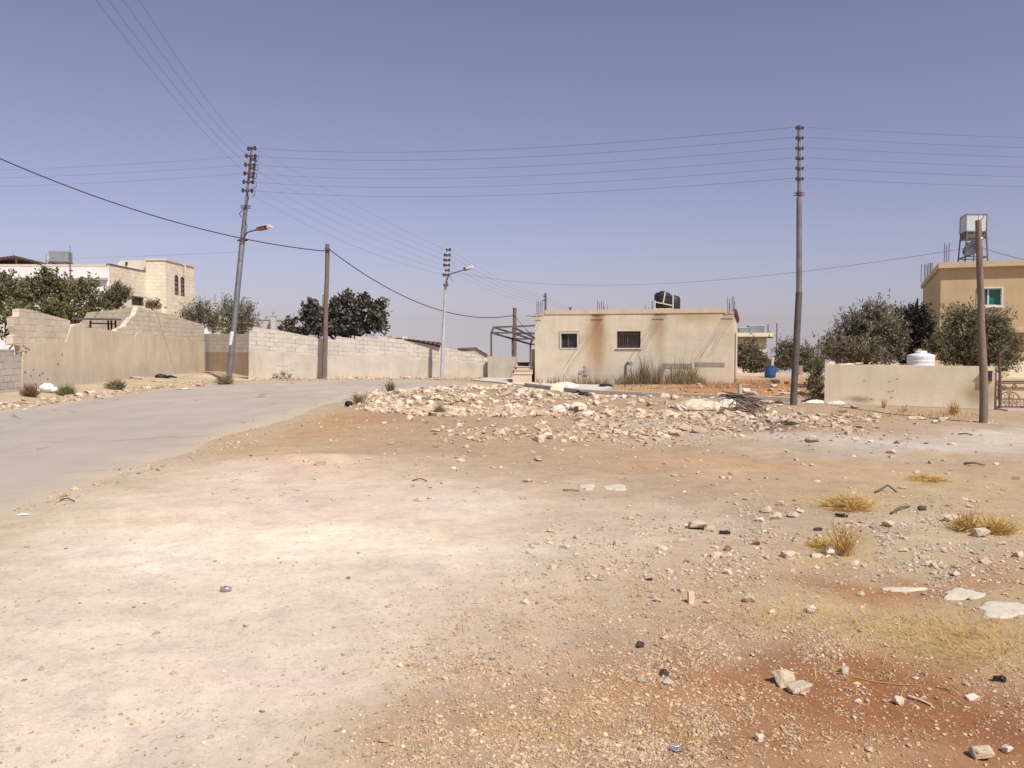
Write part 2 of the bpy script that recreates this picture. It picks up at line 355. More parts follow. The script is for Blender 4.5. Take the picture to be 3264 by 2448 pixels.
M['pebble_grey'] = mat('gravel_grey', (.57,.475,.37), (.45,.36,.265), sc=10, bump=0, island=.3, isl2=(.40, .32, .25))
M['straw'] = mat('dry_straw', (.64,.43,.17), (.52,.33,.12), sc=3, bump=0, island=.3, rough=.8, trans=.25)
M['straw_y'] = mat('yellow_straw', (.58,.41,.14), (.50,.35,.12), sc=3, bump=0, island=.25, rough=.8, trans=.25)
M['weed'] = mat('dry_weed', (.27,.245,.15), (.21,.195,.11), sc=1.2, bump=0, island=.4, isl2=(.34, .24, .14), trans=.3)
M['weed_brown'] = mat('brown_weed', (.26, .17, .10), (.20, .12, .07), sc=3, bump=0, island=.4, trans=.3)
M['weed_green'] = mat('olive_weed', (.21,.19,.105), (.26,.22,.135), sc=3, bump=0, island=.4, trans=.3)
M['olive'] = mat('olive_leaves', (.128,.12,.066), (.175,.158,.092), sc=.7, bump=0, island=.45, isl2=(.20, .175, .105), rough=.6, trans=.22)
M['olive_grey'] = mat('olive_leaves_grey', (.145,.133,.08), (.19,.17,.11), sc=.7, bump=0, island=.4, isl2=(.22, .195, .125), rough=.6, trans=.22)
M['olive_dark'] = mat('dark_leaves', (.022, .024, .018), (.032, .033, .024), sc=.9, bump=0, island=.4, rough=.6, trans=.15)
M['bushleaf'] = mat('bush_leaves', (.13,.13,.06), (.18,.17,.085), sc=.6, bump=0, island=.45, isl2=(.16, .14, .06), rough=.55, trans=.25)
M['fig'] = mat('fig_leaves', (.072,.064,.042), (.105,.092,.062), sc=1.5, bump=0, island=.5, isl2=(.12, .105, .09), rough=.45, spec=.5, trans=.12)
M['bark'] = mat('bark', (.16, .13, .105), (.10, .08, .065), sc=8, bump=.6, stretch=(4, 4, 1))
M['iron'] = mat('wrought_iron', (.16, .10, .075), (.12, .075, .06), sc=7, rough=.7)
M['paving_pink'] = mat('pink_paving', (.50, .40, .36), (.44, .35, .31), sc=2)
M['teal'] = mat('teal_can', (.10, .22, .20), (.12, .25, .22), sc=8, rough=.5)
M['tin'] = mat('crushed_tin', (.55, .53, .53), (.35, .28, .27), sc=14, rough=.35, metal=.6)
M['gravel_slab'] = mat('flush_rock', (.58,.515,.42), (.49,.43,.345), sc=4, bump=.5, bsc=18)
M['distant'] = mat('distant_hazed_render', (.50, .475, .47), (.45, .43, .43), sc=.5)  # far walls: haze is put into this dull greyish colour
M['asphalt'] = mat('asphalt', (.42,.36,.305), (.375,.32,.265), sc=.45, fine=.09, bump=.35, bsc=60, dist=.01)
# ================================================================== SETTING
def axis(spans):
    out = []
    for a, b, st in spans:
        n = max(1, int(round((b - a) / st))); out += list(np.linspace(a, b, n, endpoint=False))
    return out + [spans[-1][1]]
gxs = np.array(axis([(-900, -200, 100), (-200, -50, 15), (-50, -24, 2), (-24, -8, .22), (-8, -4, .12), (-4, 8, .08), (8, 16, .18), (16, 26, .5), (26, 50, 2), (50, 200, 15), (200, 900, 100)]))
gys = np.array(axis([(-60, -10, 5), (-10, 1, .6), (1, 10, .06), (10, 20, .08), (20, 30, .11), (30, 46, .22), (46, 70, 1.5), (70, 200, 10), (200, 1000, 80)]))
XX, YY = np.meshgrid(gxs, gys); X1, Y1 = XX.ravel(), YY.ravel()
Z1 = G(X1, Y1); SD = roadsd(X1, Y1)
Z1 = Z1 - .035 * sst(-.45, -.8, SD)
wx = (fbm(X1 * .8, Y1 * .5, 41) - .5) + (fbm(X1 * 4.5, Y1 * 3.5, 43, 3) - .5) * .45; wy = (fbm(X1 * .8, Y1 * .5, 47) - .5) + (fbm(X1 * 4.5, Y1 * 3.5, 49, 3) - .5) * .45
ym = np.maximum(Y1, .8); PX, PY = pix(X1, ym)
jit = np.clip(.45 * 2700 / ym, 0, 260)
PXw = PX + wx * jit * 1.3; PYw = PY + wy * np.clip(.35 * 2700 / ym, 0, 150)
C = np.tile(np.array([.38, .28, .185]), (len(X1), 1))
GR = np.full(len(X1), .25)      # amount of pebbly texture
def blob(px, py, rx, ry, c, w=1.0, hard=1.0, g=None):
    q = ((PXw - px) / rx) ** 2 + ((PYw - py) / ry) ** 2
    m = np.clip(w * np.exp(-q ** hard), 0, 1)
    C[:] = C * (1 - m[:, None]) + np.array(c) * m[:, None]
    if g is not None: GR[:] = GR * (1 - m) + g * m
SAND = (.61, .51, .39); SANDP = (.59, .475, .39); RED = (.25, .105, .045); OCH = (.43, .29, .145); GRV = (.36, .275, .195); GREY = (.47, .42, .36); YEL = (.46, .33, .125); TAN = (.335, .24, .155)
blob(1500, 1420, 1500, 110, TAN, .9, g=.45)
blob(800, 1900, 1150, 430, SAND, 1, 2, g=.08)
blob(200, 2300, 900, 500, (.595, .495, .39), 1, 2, g=.1)
blob(950, 1530, 700, 55, SANDP, .8, g=.15); blob(1000, 1640, 800, 50, (.60, .475, .385), .7, g=.1)
blob(1200, 1760, 650, 45, (.74, .645, .505), .9); blob(1500, 1600, 300, 40, (.66, .57, .46), .5); blob(500, 1800, 500, 60, (.69, .61, .49), .6)
blob(1000, 1476, 180, 14, (.62, .46, .35), .9)
blob(300, 1690, 300, 22, (.50, .40, .28), .6); blob(60, 1690, 120, 10, (.66, .55, .38), .8)
blob(1500, 1960, 380, 170, (.56, .45, .365), .7, g=.4)
blob(850, 2180, 400, 60, (.58, .465, .385), .5)
blob(760, 1440, 220, 34, OCH, .8, g=.4); blob(980, 1370, 260, 36, (.42, .27, .14), .8, g=.5); blob(1110, 1318, 160, 22, (.42, .255, .13), .8, g=.5); blob(400, 1545, 170, 22, (.42, .32, .2), .6)
blob(2400, 1480, 420, 24, (.43, .26, .13), .85); blob(2600, 1500, 600, 60, (.45, .32, .2), .5); blob(2000, 1400, 300, 30, (.42, .30, .2), .6)
blob(4100, 1900, 700, 420, (.40, .29, .175), .8, 2, g=.6); blob(3700, 2200, 400, 160, (.33, .19, .095), .6); blob(2950, 1420, 420, 34, GREY, .9, g=.3); blob(3200, 1385, 200, 22, (.52, .46, .38), .8); blob(2500, 1400, 450, 16, GREY, .7, g=.6)
blob(1450, 1280, 450, 60, (.33, .235, .15), .85, g=.7); blob(1180, 1330, 170, 20, (.36, .20, .10), .7, g=.5); blob(2200, 1320, 500, 42, (.34, .24, .16), .8, g=.7); blob(2150, 1352, 260, 16, GREY, .7, g=.8)  # soil under the rubble browned: shade of the gaps put into its colour
blob(1690, 1265, 70, 24, (.46, .44, .43), .8, g=.8)
blob(2440, 1356, 90, 12, (.10, .07, .065), .9)                       # burnt patch
blob(2650, 1700, 620, 95, GRV, .85, g=.85); blob(2080, 1700, 350, 90, (.50, .40, .31), .7, g=.6); blob(3050, 1700, 300, 80, (.44, .37, .26), .7, g=.6)
blob(3050, 1560, 350, 50, (.42, .32, .18), .7); blob(2700, 1600, 140, 28, YEL, .6); blob(2680, 1745, 150, 35, YEL, .6); blob(3140, 1675, 170, 40, YEL, .6)
blob(2000, 2080, 620, 220, (.43, .335, .25), .9, 2, g=1.0); blob(1700, 2320, 550, 170, (.35, .25, .155), .85, 2, g=1.0); blob(2700, 2150, 900, 330, (.35, .235, .14), .7, 2)
blob(2750, 1900, 650, 80, (.44, .34, .20), .8, g=.7)
blob(2560, 1960, 320, 45, (.43, .335, .18), .5, g=.6); blob(3080, 2050, 330, 80, (.45, .335, .15), .65, g=.5); blob(2800, 2010, 200, 40, (.45, .36, .17), .5)
blob(2880, 1860, 330, 46, (.31, .15, .07), .9, g=.6); blob(3130, 2010, 190, 40, (.38, .22, .11), .5)
blob(2600, 2200, 640, 135, RED, 1, 1.5, g=.4); blob(2250, 2210, 330, 90, (.30, .14, .065), .85, 1.5, g=.6); blob(3000, 2350, 680, 170, RED, 1, 1.5, g=.4); blob(2500, 2330, 420, 90, (.29,.14,.065), .8, g=.5); blob(2200, 2260, 320, 100, (.32, .17, .085), .8, g=.8); blob(1900, 2240, 200, 70, (.40, .25, .13), .7)
blob(2750, 2400, 380, 50, (.40, .25, .14), .7, g=.8); blob(1650, 2330, 160, 50, (.43, .27, .13), .8)
farm = sst(30, 26, np.abs(Y1 - 0)) * 0
# red bank & verge in world terms
def wblob(x, y, rx, ry, c, w=1.0, g=None):
    m = np.clip(w * np.exp(-(((X1 + wx - x) / rx) ** 2 + ((Y1 + wy * 2 - y) / ry) ** 2) ** 1.5), 0, 1)
    C[:] = C * (1 - m[:, None]) + np.array(c) * m[:, None]
    if g is not None: GR[:] = GR * (1 - m) + g * m
wblob(9.5, 32, 6, 7, (.42, .26, .14), .9, .4); wblob(7.5, 28.2, 3.6, 3.6, (.40, .19, .085), .95, .5); wblob(12, 32, 5, 6, (.38, .19, .09), .8, .5)
wblob(4.5, 30.5, 2.2, 1.2, (.46, .32, .18), .7)
wblob(-14.2, 30, 1.6, 16, (.44, .345, .23), .95, .6); wblob(-11, 40.2, 9, 1.1, (.50, .41, .30), .9, .6)
sdm = np.exp(-((SD - .1) / .45) ** 2) * .55
C[:] = C * (1 - sdm[:, None]) + np.array([.42, .35, .25]) * sdm[:, None]
nz = (fbm(X1 * 1.1, Y1 * 1.1, 71) - .5) * .22 + (fbm(X1 * 5, Y1 * 5, 77, 3) - .5) * .2
C[:] = np.clip(C * (1 + nz[:, None]), .02, .8)
nx_, ny_ = len(gxs), len(gys)
idx = np.arange(nx_ * ny_).reshape(ny_, nx_)
fc = np.stack([idx[:-1, :-1], idx[:-1, 1:], idx[1:, 1:], idx[1:, :-1]], -1).reshape(-1, 4)
gm = mat('ground_soil', (.4, .3, .2)); N = gm.node_tree.nodes; L = gm.node_tree.links; N.clear()
o_ = N.new('ShaderNodeOutputMaterial'); B = N.new('ShaderNodeBsdfPrincipled'); L.new(B.outputs[0], o_.inputs[0]); B.inputs['Roughness'].default_value = .95; B.inputs['Specular IOR Level'].default_value = .2
at_ = N.new('ShaderNodeAttribute'); at_.attribute_name = 'soil'; ag = N.new('ShaderNodeAttribute'); ag.attribute_name = 'pebbly'
tc = N.new('ShaderNodeTexCoord'); out = at_.outputs['Color']
def mth(op, a, b=None, clamp=False):
    n = N.new('ShaderNodeMath'); n.operation = op; n.use_clamp = clamp
    for i, v in enumerate((a, b)):
        if v is None: continue
        if isinstance(v, (int, float)): n.inputs[i].default_value = v
        else: L.new(v, n.inputs[i])
    return n.outputs[0]
val = None
for sc_, amp in ((3.1, .16), (13, .16), (60, .22), (210, .18)):
    n_ = N.new('ShaderNodeTexNoise'); n_.inputs['Scale'].default_value = sc_; n_.inputs['Detail'].default_value = 4; L.new(tc.outputs['Object'], n_.inputs['Vector'])
    r_ = mth('MULTIPLY', mth('SUBTRACT', n_.outputs['Fac'], .5), amp * 2)
    val = mth('ADD', r_, 1.0) if val is None else mth('ADD', val, r_)
hgt = n_.outputs['Fac']
for sc_, lo, hi, am in ((1.3, .5, .58, .035), (5.5, .52, .62, .06), (22, .55, .62, .10)):      # crusted and scuffed patches with broken edges
    n_ = N.new('ShaderNodeTexNoise'); n_.inputs['Scale'].default_value = sc_; n_.inputs['Detail'].default_value = 9; n_.inputs['Roughness'].default_value = .72; L.new(tc.outputs['Object'], n_.inputs['Vector'])
    r_ = N.new('ShaderNodeMapRange'); r_.inputs[1].default_value = lo; r_.inputs[2].default_value = hi; r_.inputs[3].default_value = am * .4; r_.inputs[4].default_value = -am; L.new(n_.outputs['Fac'], r_.inputs[0])
    val = mth('ADD', val, r_.outputs[0])
hs = N.new('ShaderNodeHueSaturation'); L.new(out, hs.inputs['Color']); L.new(val, hs.inputs['Value']); out = hs.outputs[0]
hh = None
for vs_, th, colr in ((26, .30, (.60, .50, .38, 1)), (55, .30, (.58, .47, .35, 1)), (17, .16, (.20, .13, .085, 1))):
    vo = N.new('ShaderNodeTexVoronoi'); vo.inputs['Scale'].default_value = vs_; vo.inputs['Randomness'].default_value = 1; L.new(tc.outputs['Object'], vo.inputs['Vector'])
    sz = N.new('ShaderNodeSeparateColor'); L.new(vo.outputs['Color'], sz.inputs[0])
    lim = mth('MULTIPLY', mth('MULTIPLY', sz.outputs[0], th), mth('GREATER_THAN', mth('ADD', sz.outputs[1], mth('MULTIPLY', ag.outputs['Fac'], .6)), .82))
    k = mth('MULTIPLY', mth('SUBTRACT', lim, vo.outputs['Distance']), 14, True)
    mx = N.new('ShaderNodeMix'); mx.data_type = 'RGBA'; L.new(k, mx.inputs[0]); L.new(out, mx.inputs[6]); mx.inputs[7].default_value = colr; out = mx.outputs[2]
    if colr[0] > .5: hh = k if hh is None else mth('MAXIMUM', hh, k)
L.new(out, B.inputs['Base Color'])
b1 = N.new('ShaderNodeBump'); b1.inputs['Strength'].default_value = .55; b1.inputs['Distance'].default_value = .012; L.new(hgt, b1.inputs['Height'])
b2 = N.new('ShaderNodeBump'); b2.inputs['Strength'].default_value = .7; b2.inputs['Distance'].default_value = .014; L.new(hh, b2.inputs['Height']); L.new(b1.outputs[0], b2.inputs['Normal'])
L.new(b2.outputs[0], B.inputs['Normal'])
go = npmesh('ground', np.stack([X1, Y1, Z1], -1), fc, gm, smooth=True)
a_ = go.data.attributes.new('soil', 'FLOAT_COLOR', 'POINT'); a_.data.foreach_set('color', np.concatenate([C, np.ones((len(C), 1))], 1).astype(np.float32).ravel())
a_ = go.data.attributes.new('pebbly', 'FLOAT', 'POINT'); a_.data.foreach_set('value', GR.astype(np.float32))
tag(go, kind='structure')
# ---- road
RPf = smooth_pairs(resample(RP, 3), 2); rv = []; NA = 30
for i, (l, r) in enumerate(RPf):
    for k in range(NA + 1):
        t = k / NA; j = (vnoise(np.array([i * .35]), np.array([3.3 if k < 15 else 9.1]), 5)[0] - .5) * .5 + (vnoise(np.array([i * 1.3]), np.array([3.3 if k < 15 else 9.1]), 6)[0] - .5) * .22
        e = max(0, 1 - min(k, NA - k) / 2.0)
        x = l[0] * (1 - t) + r[0] * t; y = l[1] * (1 - t) + r[1] * t
        dx, dy = r[0] - l[0], r[1] - l[1]; q = math.hypot(dx, dy)
        x += dx / q * j * e; y += dy / q * j * e
        rv.append((x, y, 0))
rv = np.array(rv); rv[:, 2] = G(rv[:, 0], rv[:, 1]) + .012
ek = np.tile(np.array([-.026 if k in (0, NA) else (-.004 if k in (1, NA - 1) else 0) for k in range(NA + 1)]), len(RPf)); rv[:, 2] += ek
ii = np.arange(len(RPf) * (NA + 1)).reshape(len(RPf), NA + 1)
rf = np.stack([ii[:-1, :-1], ii[:-1, 1:], ii[1:, 1:], ii[1:, :-1]], -1).reshape(-1, 4)[:, ::-1]
ro = npmesh('road', rv, rf, M['asphalt'], smooth=True); tag(ro, kind='structure')
a_ = ro.data.attributes.new('edge', 'FLOAT', 'POINT'); a_.data.foreach_set('value', np.tile(np.array([min(k, NA - k) / NA * 8 for k in range(NA + 1)]), len(RPf)).astype(np.float32))
N = M['asphalt'].node_tree.nodes; L = M['asphalt'].node_tree.links; B = N['Principled BSDF']; cl = B.inputs['Base Color'].links[0].from_socket; out = cl
tc = N.new('ShaderNodeTexCoord')
def rnoise(scale, vec, det=6, rough=.6):
    m_ = N.new('ShaderNodeMapping'); m_.inputs['Scale'].default_value = vec; L.new(tc.outputs['Object'], m_.inputs[0]); n_ = N.new('ShaderNodeTexNoise'); n_.inputs['Scale'].default_value = scale; n_.inputs['Detail'].default_value = det; n_.inputs['Roughness'].default_value = rough; L.new(m_.outputs[0], n_.inputs['Vector']); return n_.outputs['Fac']
def ramp(v, a, b, c=0., d=1.):
    r = N.new('ShaderNodeMapRange'); r.inputs[1].default_value = a; r.inputs[2].default_value = b; r.inputs[3].default_value = c; r.inputs[4].default_value = d; L.new(v, r.inputs[0]); return r.outputs[0]
def mixc(f, a, col):
    m_ = N.new('ShaderNodeMix'); m_.data_type = 'RGBA'; L.new(f, m_.inputs[0]); L.new(a, m_.inputs[6]); m_.inputs[7].default_value = (*col, 1); return m_.outputs[2]
out = mixc(ramp(rnoise(.9, (1, .12, 1)), .45, .68, 0, .7), out, (.345, .30, .26))            # tyre-polished lanes
out = mixc(ramp(rnoise(.35, (1, .6, 1), 3), .52, .62, 0, .55), out, (.47, .405, .335))       # blown dust
vo = N.new('ShaderNodeTexVoronoi'); vo.feature = 'DISTANCE_TO_EDGE'; vo.inputs['Scale'].default_value = .42; m_ = N.new('ShaderNodeMapping'); m_.inputs['Scale'].default_value = (1, .55, 1)
nz_ = N.new('ShaderNodeTexNoise'); nz_.inputs['Scale'].default_value = 1.6; nz_.inputs['Detail'].default_value = 5; L.new(tc.outputs['Object'], nz_.inputs['Vector'])
va_ = N.new('ShaderNodeVectorMath'); va_.operation = 'MULTIPLY_ADD'; va_.inputs[1].default_value = (.9, .9, 0); L.new(nz_.outputs['Color'], va_.inputs[0]); L.new(tc.outputs['Object'], va_.inputs[2]); L.new(va_.outputs[0], m_.inputs[0]); L.new(m_.outputs[0], vo.inputs['Vector'])
ck = N.new('ShaderNodeMath'); ck.operation = 'MULTIPLY'; L.new(ramp(vo.outputs['Distance'], .004, .012, 1, 0), ck.inputs[0]); L.new(ramp(rnoise(.5, (1, 1, 1), 2), .5, .6, 0, .7), ck.inputs[1])
out = mixc(ck.outputs[0], out, (.16, .14, .125))
ae = N.new('ShaderNodeAttribute'); ae.attribute_name = 'edge'
ed = N.new('ShaderNodeMath'); ed.operation = 'MULTIPLY_ADD'; L.new(rnoise(1.3, (1, 1, 1), 7, .7), ed.inputs[0]); ed.inputs[1].default_value = 2.4; L.new(ae.outputs['Fac'], ed.inputs[2])
out = mixc(ramp(ed.outputs[0], 1.25, 2.1, .95, 0), out, (.47, .385, .285))                   # soil drifted over the broken edge
L.new(out, B.inputs['Base Color'])
# ---- concrete apron and kerb beyond the bend
def sheet(name, poly, m, h=.02, up=.006, step=.5):
    """ground-hugging slab with a real edge"""
    mb = MB(); top = []
    P = []
    for i in range(len(poly)):
        a, b = Vector(poly[i]), Vector(poly[(i + 1) % len(poly)]); n = max(1, int((b - a).length / step))
        P += [a.lerp(b, k / n) for k in range(n)]
    c = sum(P, Vector((0, 0))) / len(P)
    vs = [Vector((p.x, p.y, gz(p.x, p.y) + up + h)) for p in P]; n = len(vs)
    mid = [Vector((c.x + (p.x - c.x) * .5, c.y + (p.y - c.y) * .5, 0)) for p in P]
    mid = [Vector((q.x, q.y, gz(q.x, q.y) + up + h)) for q in mid]
    cc = Vector((c.x, c.y, gz(c.x, c.y) + up + h)); low = [v - Vector((0, 0, h + .1)) for v in vs]
    mb.add(vs + mid + [cc] + low, [(i, (i + 1) % n, n + (i + 1) % n, n + i) for i in range(n)] + [(n + i, n + (i + 1) % n, 2 * n) for i in range(n)] +
           [(2 * n + 1 + i, 2 * n + 1 + (i + 1) % n, (i + 1) % n, i) for i in range(n)])
    return mb.build(name, m)
def g2(px, py): p = gp0(px, py, .0); return (p.x, p.y)
tag(sheet('pavement', [g2(1500, 1213), g2(1565, 1206), (-1.6, 40.6), (0.4, 40.4), (.9, 35.6), (2.0, 34.2), (3.4, 33.0), (3.6, 30.6), (2.55, 28.2), (.7, 32.6)], M['concrete_pale'], h=.03, up=.02), kind='structure')
kb = MB(); kp = [(.55, 32.75), (1.4, 30.2), (2.3, 27.9), (4.1, 26.2), (6.1, 24.75), (8.0, 23.45)]
for a, b in zip(kp[:-1], kp[1:]):
    n = 4
    for k in range(n):
        p = Vector(a).lerp(Vector(b), k / n + .006); q = Vector(a).lerp(Vector(b), (k + 1) / n - .006)
        d = (q - p).normalized(); s_ = Vector((-d.y, d.x)) * .08
        z0 = gz(p.x, p.y) + .07; z1 = gz(q.x, q.y) + .07
        kb.obox(((p.x + q.x) / 2, (p.y + q.y) / 2, (z0 + z1) / 2 - .03), ((q.x - p.x) / 2, (q.y - p.y) / 2, (z1 - z0) / 2), (s_.x, s_.y, 0), (0, 0, .1))
tag(kb.build('kerb', M['concrete']), kind='structure')

# ================================================================== WALLS
def wall_poly(px_poly, A, B, thick, front=0.0):
    nx, ny = -(B[1] - A[1]), B[0] - A[0]; q = math.hypot(nx, ny); n = Vector((nx / q, ny / q, 0))
    m = Vector(((A[0] + B[0]) / 2, (A[1] + B[1]) / 2, 0))
    if n.dot(m) < 0: n = -n            # away from the road side
    mb = MB(); mb.prism([onw(x, y, A, B) - n * front for x, y in px_poly], n * thick); return mb
def uvw(A, B, slope=0.0, v0=0.0):
    d = Vector((B[0] - A[0], B[1] - A[1])).normalized()
    return lambda v: ((v.x - A[0]) * d.x + (v.y - A[1]) * d.y, v.z - v0 - slope * ((v.x - A[0]) * d.x + (v.y - A[1]) * d.y))
LA, LB = (-15.2, 26.2), (-16.6, 45.6)
w = thing('street_wall', 'tall plastered wall with broken block top along the left roadside', 'wall', (-15.9, 36, 0))
top = [(66, 1300), (70, 1127), (66, 1102), (42, 1098), (42, 1071), (52, 1067), (45, 1040), (42, 1011), (60, 1008), (61, 986), (75, 984), (92, 986), (150, 1002), (224, 1021), (223, 1042), (240, 1034), (268, 1031), (278, 1043), (330, 1050),
       (371, 1056), (373, 1050), (398, 1040), (404, 1030), (420, 1012), (428, 1008), (434, 995), (440, 978), (480, 989), (482, 987), (560, 1008), (605, 1022), (650, 1035), (653, 1205)]
wall_poly(top, LA, LB, .2).build('block_courses', M['block'], w, uv=uvw(LA, LB, 0, .05))
pl = [(66, 1300), (71, 1129), (84, 1112), (70, 1099), (130, 1094), (209, 1090), (224, 1043), (240, 1038), (276, 1046), (330, 1053), (371, 1058), (400, 1064), (430, 1070), (436, 1061), (520, 1073), (600, 1084), (651, 1092), (653, 1205)]
wall_poly(pl, LA, LB, .03, .022).build('plaster_coat', M['plaster'], w)
for (x, y, s) in ((70, 1118, 9), (83, 1124, 7), (96, 1113, 5), (78, 1183, 5), (104, 1181, 5), (118, 1200, 3), (90, 1197, 4)):
    pass
mb = MB(); rr = random.Random(3)
for (x, y, sx, sy) in ((78, 1118, 14, 9), (62, 1122, 10, 10), (84, 1108, 9, 6)):
    p = onw(x, y, LA, LB); k = p.y / 2700; mb.ico(p, (sx * k * .5, .12, sy * k * .5), 1, .2, x, True)
mb.build('crumbled_stones', M['rock_pink'], w)
mb = MB()
for (x, y) in ((78, 1186), (104, 1178), (124, 1196), (96, 1197), (134, 1189), (150, 1208), (182, 1160), (196, 1130), (112, 1224), (90, 1114)):
    p = onw(x, y, LA, LB); k = p.y / 2700; mb.obox(p + Vector((.03, -.01, 0)), (0, 3.2 * k, 0), (.006, 0, 0), (0, .01, 1.6 * k))
mb.build('dark_chip_plate', M['rock_dark'], w)  # dark raised plates; the shade of the chipped recesses is in their colour
mb = wall_poly([(-60, 1330), (-60, 1127), (0, 1128), (68, 1130), (68, 1300)], LA, LB, .2, .0)
w2 = tag(mb.build('boundary_wall', M['block_grey'], uv=uvw(LA, LB, 0, .1)), 'low grey concrete block wall at the left edge of the photo', 'wall')
mb = wall_poly([(-60, 1300), (-60, 1112), (30, 1114), (46, 1114), (46, 1300)], (-16.2, 27), (-17.4, 46), .2)
tag(mb.build('boundary_wall', M['block_pale'], uv=uvw((-16.2, 27), (-17.4, 46))), 'pale block wall just behind the low grey wall at left', 'wall')
CA, CB = (-16.15, 36.5), (-22.2, 39.2)
mb = wall_poly([(428, 979), (400, 982), (350, 989), (276, 996), (272, 1008), (262, 1018), (255, 1100), (428, 1100)], CA, CB, .2)
tag(mb.build('cross_wall', M['block'], uv=uvw(CA, CB)), 'block wall running back from the corner of the tall plastered wall', 'wall')
SA, SB = (-16.6, 46.2), (-12.3, 42.2)
w = thing('recess_wall', 'short recessed wall of pale blocks behind the leaning lamp pole', 'wall', (-14.5, 44.3, 0))
wall_poly([(640, 1064), (800, 1065), (800, 1215), (640, 1215)], SA, SB, .2).build('block_courses', M['block_pale'], w, uv=uvw(SA, SB, 0, .03))
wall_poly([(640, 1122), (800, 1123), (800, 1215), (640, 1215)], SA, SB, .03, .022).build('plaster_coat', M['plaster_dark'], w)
MA, MBp = (-12.3, 40.2), (-1.2, 42.0)
w = thing('compound_wall', 'long pale block wall stepping down beside the road bend', 'wall', (-6.7, 41.1, 0))
mt = [(792, 1225), (794, 1053), (805, 1053), (806, 1041), (900, 1055), (1016, 1078), (1046, 1081), (1071, 1083), (1072, 1072), (1131, 1080), (1132, 1071), (1203, 1081), (1205, 1071), (1253, 1078), (1290, 1084), (1385, 1102),
      (1408, 1106), (1458, 1116), (1500, 1126), (1554, 1142), (1554, 1212)]
sl = -.075
wall_poly(mt, MA, MBp, .2).build('block_courses', M['block_pale'], w, uv=uvw(MA, MBp, sl, .02))
pm = [(791, 1225), (797, 1115), (900, 1122), (1013, 1134), (1128, 1136), (1130, 1130), (1200, 1132), (1281, 1134), (1322, 1144), (1382, 1150), (1430, 1153), (1431, 1146), (1468, 1150), (1554, 1163), (1555, 1212)]
wall_poly(pm, MA, MBp, .03, .022).build('plaster_coat', M['plaster_mid'], w)
mb = wall_poly([(868, 1213), (870, 1180), (876, 1168), (886, 1161), (898, 1163), (908, 1168), (925, 1166), (936, 1174), (943, 1187), (940, 1213)], MA, MBp, .03, .034); mb.build('bare_patch', M['block_pale'], w, uv=uvw(MA, MBp, 0))
mb = MB()
for x, y, s in ((882, 1192, 20), (905, 1186, 18), (925, 1192, 16), (894, 1200, 18), (915, 1200, 16), (876, 1200, 12)):
    p = onw(x, y, MA, MBp); k = p.y / 2700; mb.ico(p + Vector((0, -.1, 0)), (s * k * .5, .1, s * k * .42), 1, .22, x, True)
mb.build('fallen_blocks', M['concrete'], w)
# low wall, steps
KA, KB = (-1.2, 41.6), (1.2, 41.6)
tag(wall_poly([(1555, 1215), (1555, 1136), (1650, 1137), (1650, 1215)], KA, KB, .2).build('parapet_wall', M['concrete']), 'low grey concrete wall under the bare metal frame', 'wall')
st = thing('entrance_steps', 'three cream stone steps beside the single-storey house', 'steps', (.45, 35.4, 0))
for i, (x0, x1, y0, y1) in enumerate(((1634, 1695, 1193, 1216), (1639, 1698, 1181, 1193), (1647, 1699, 1170, 1181))):
    Y = 34.75 + .33 * i; a = at(x0, y1, Y); b = at(x1, y0, Y)
    z0 = gz((a.x + b.x) / 2, Y) - .05 if i == 0 else a.z + .002
    mb = MB(); mb.box(a.x, b.x, Y, 36.0 + .02 * i, z0 if i == 0 else a.z + .003, b.z); mb.box(a.x - .02, b.x + .015, Y - .03, 36.01 + .02 * i, b.z + .001, b.z + .03)
    mb.build('step', M['steps'], st)
a = at(1651, 1171, 36.5); b = at(1686, 1155, 36.5)
bx = thing('wooden_chest', 'dark brown box standing at the top of the stone steps', 'box', ((a.x + b.x) / 2, 36.5, a.z))
mb = MB(); mb.box(a.x, b.x, 36.3, 36.8, a.z, b.z - .05); mb.build('body', M['steel_rust'], bx)
mb = MB(); mb.box(a.x - .04, b.x + .04, 36.27, 36.83, b.z - .047, b.z); mb.build('lid', M['steel_dark'], bx)
mb = MB(); mb.box(a.x - .2, b.x + .2, 36.06, 38, a.z - .9, a.z - .003); tag(mb.build('landing_slab', M['concrete']), 'concrete landing behind the stone steps under the dark box', 'landing')
# right wall
RA, RB = (8.5, 23.0), (11.95, 20.95)
rl = math.hypot(RB[0] - RA[0], RB[1] - RA[1]); rz = math.atan2(RB[1] - RA[1], RB[0] - RA[0])
w = thing('garden_wall', 'smooth beige garden wall behind the short wooden pole at right', 'wall', ((RA[0] + RB[0]) / 2, (RA[1] + RB[1]) / 2, 0), rz)
mb = MB()
Mw = MW[w]
h0 = 1.08; h1 = 1.07
def lw(x, y, z): return Mw @ Vector((x, y, z))
hl = rl / 2
mb.add([lw(-hl, 0, -.25), lw(hl, 0, -.25), lw(hl, 0, h1), lw(-hl, 0, h0), lw(-hl, .2, -.25), lw(hl, .2, -.25), lw(hl, .2, h1), lw(-hl, .2, h0)],
       [(0, 1, 2, 3), (5, 4, 7, 6), (3, 2, 6, 7), (0, 3, 7, 4), (1, 5, 6, 2), (0, 4, 5, 1)])
mb.build('front_panel', M['wall_r'], w)
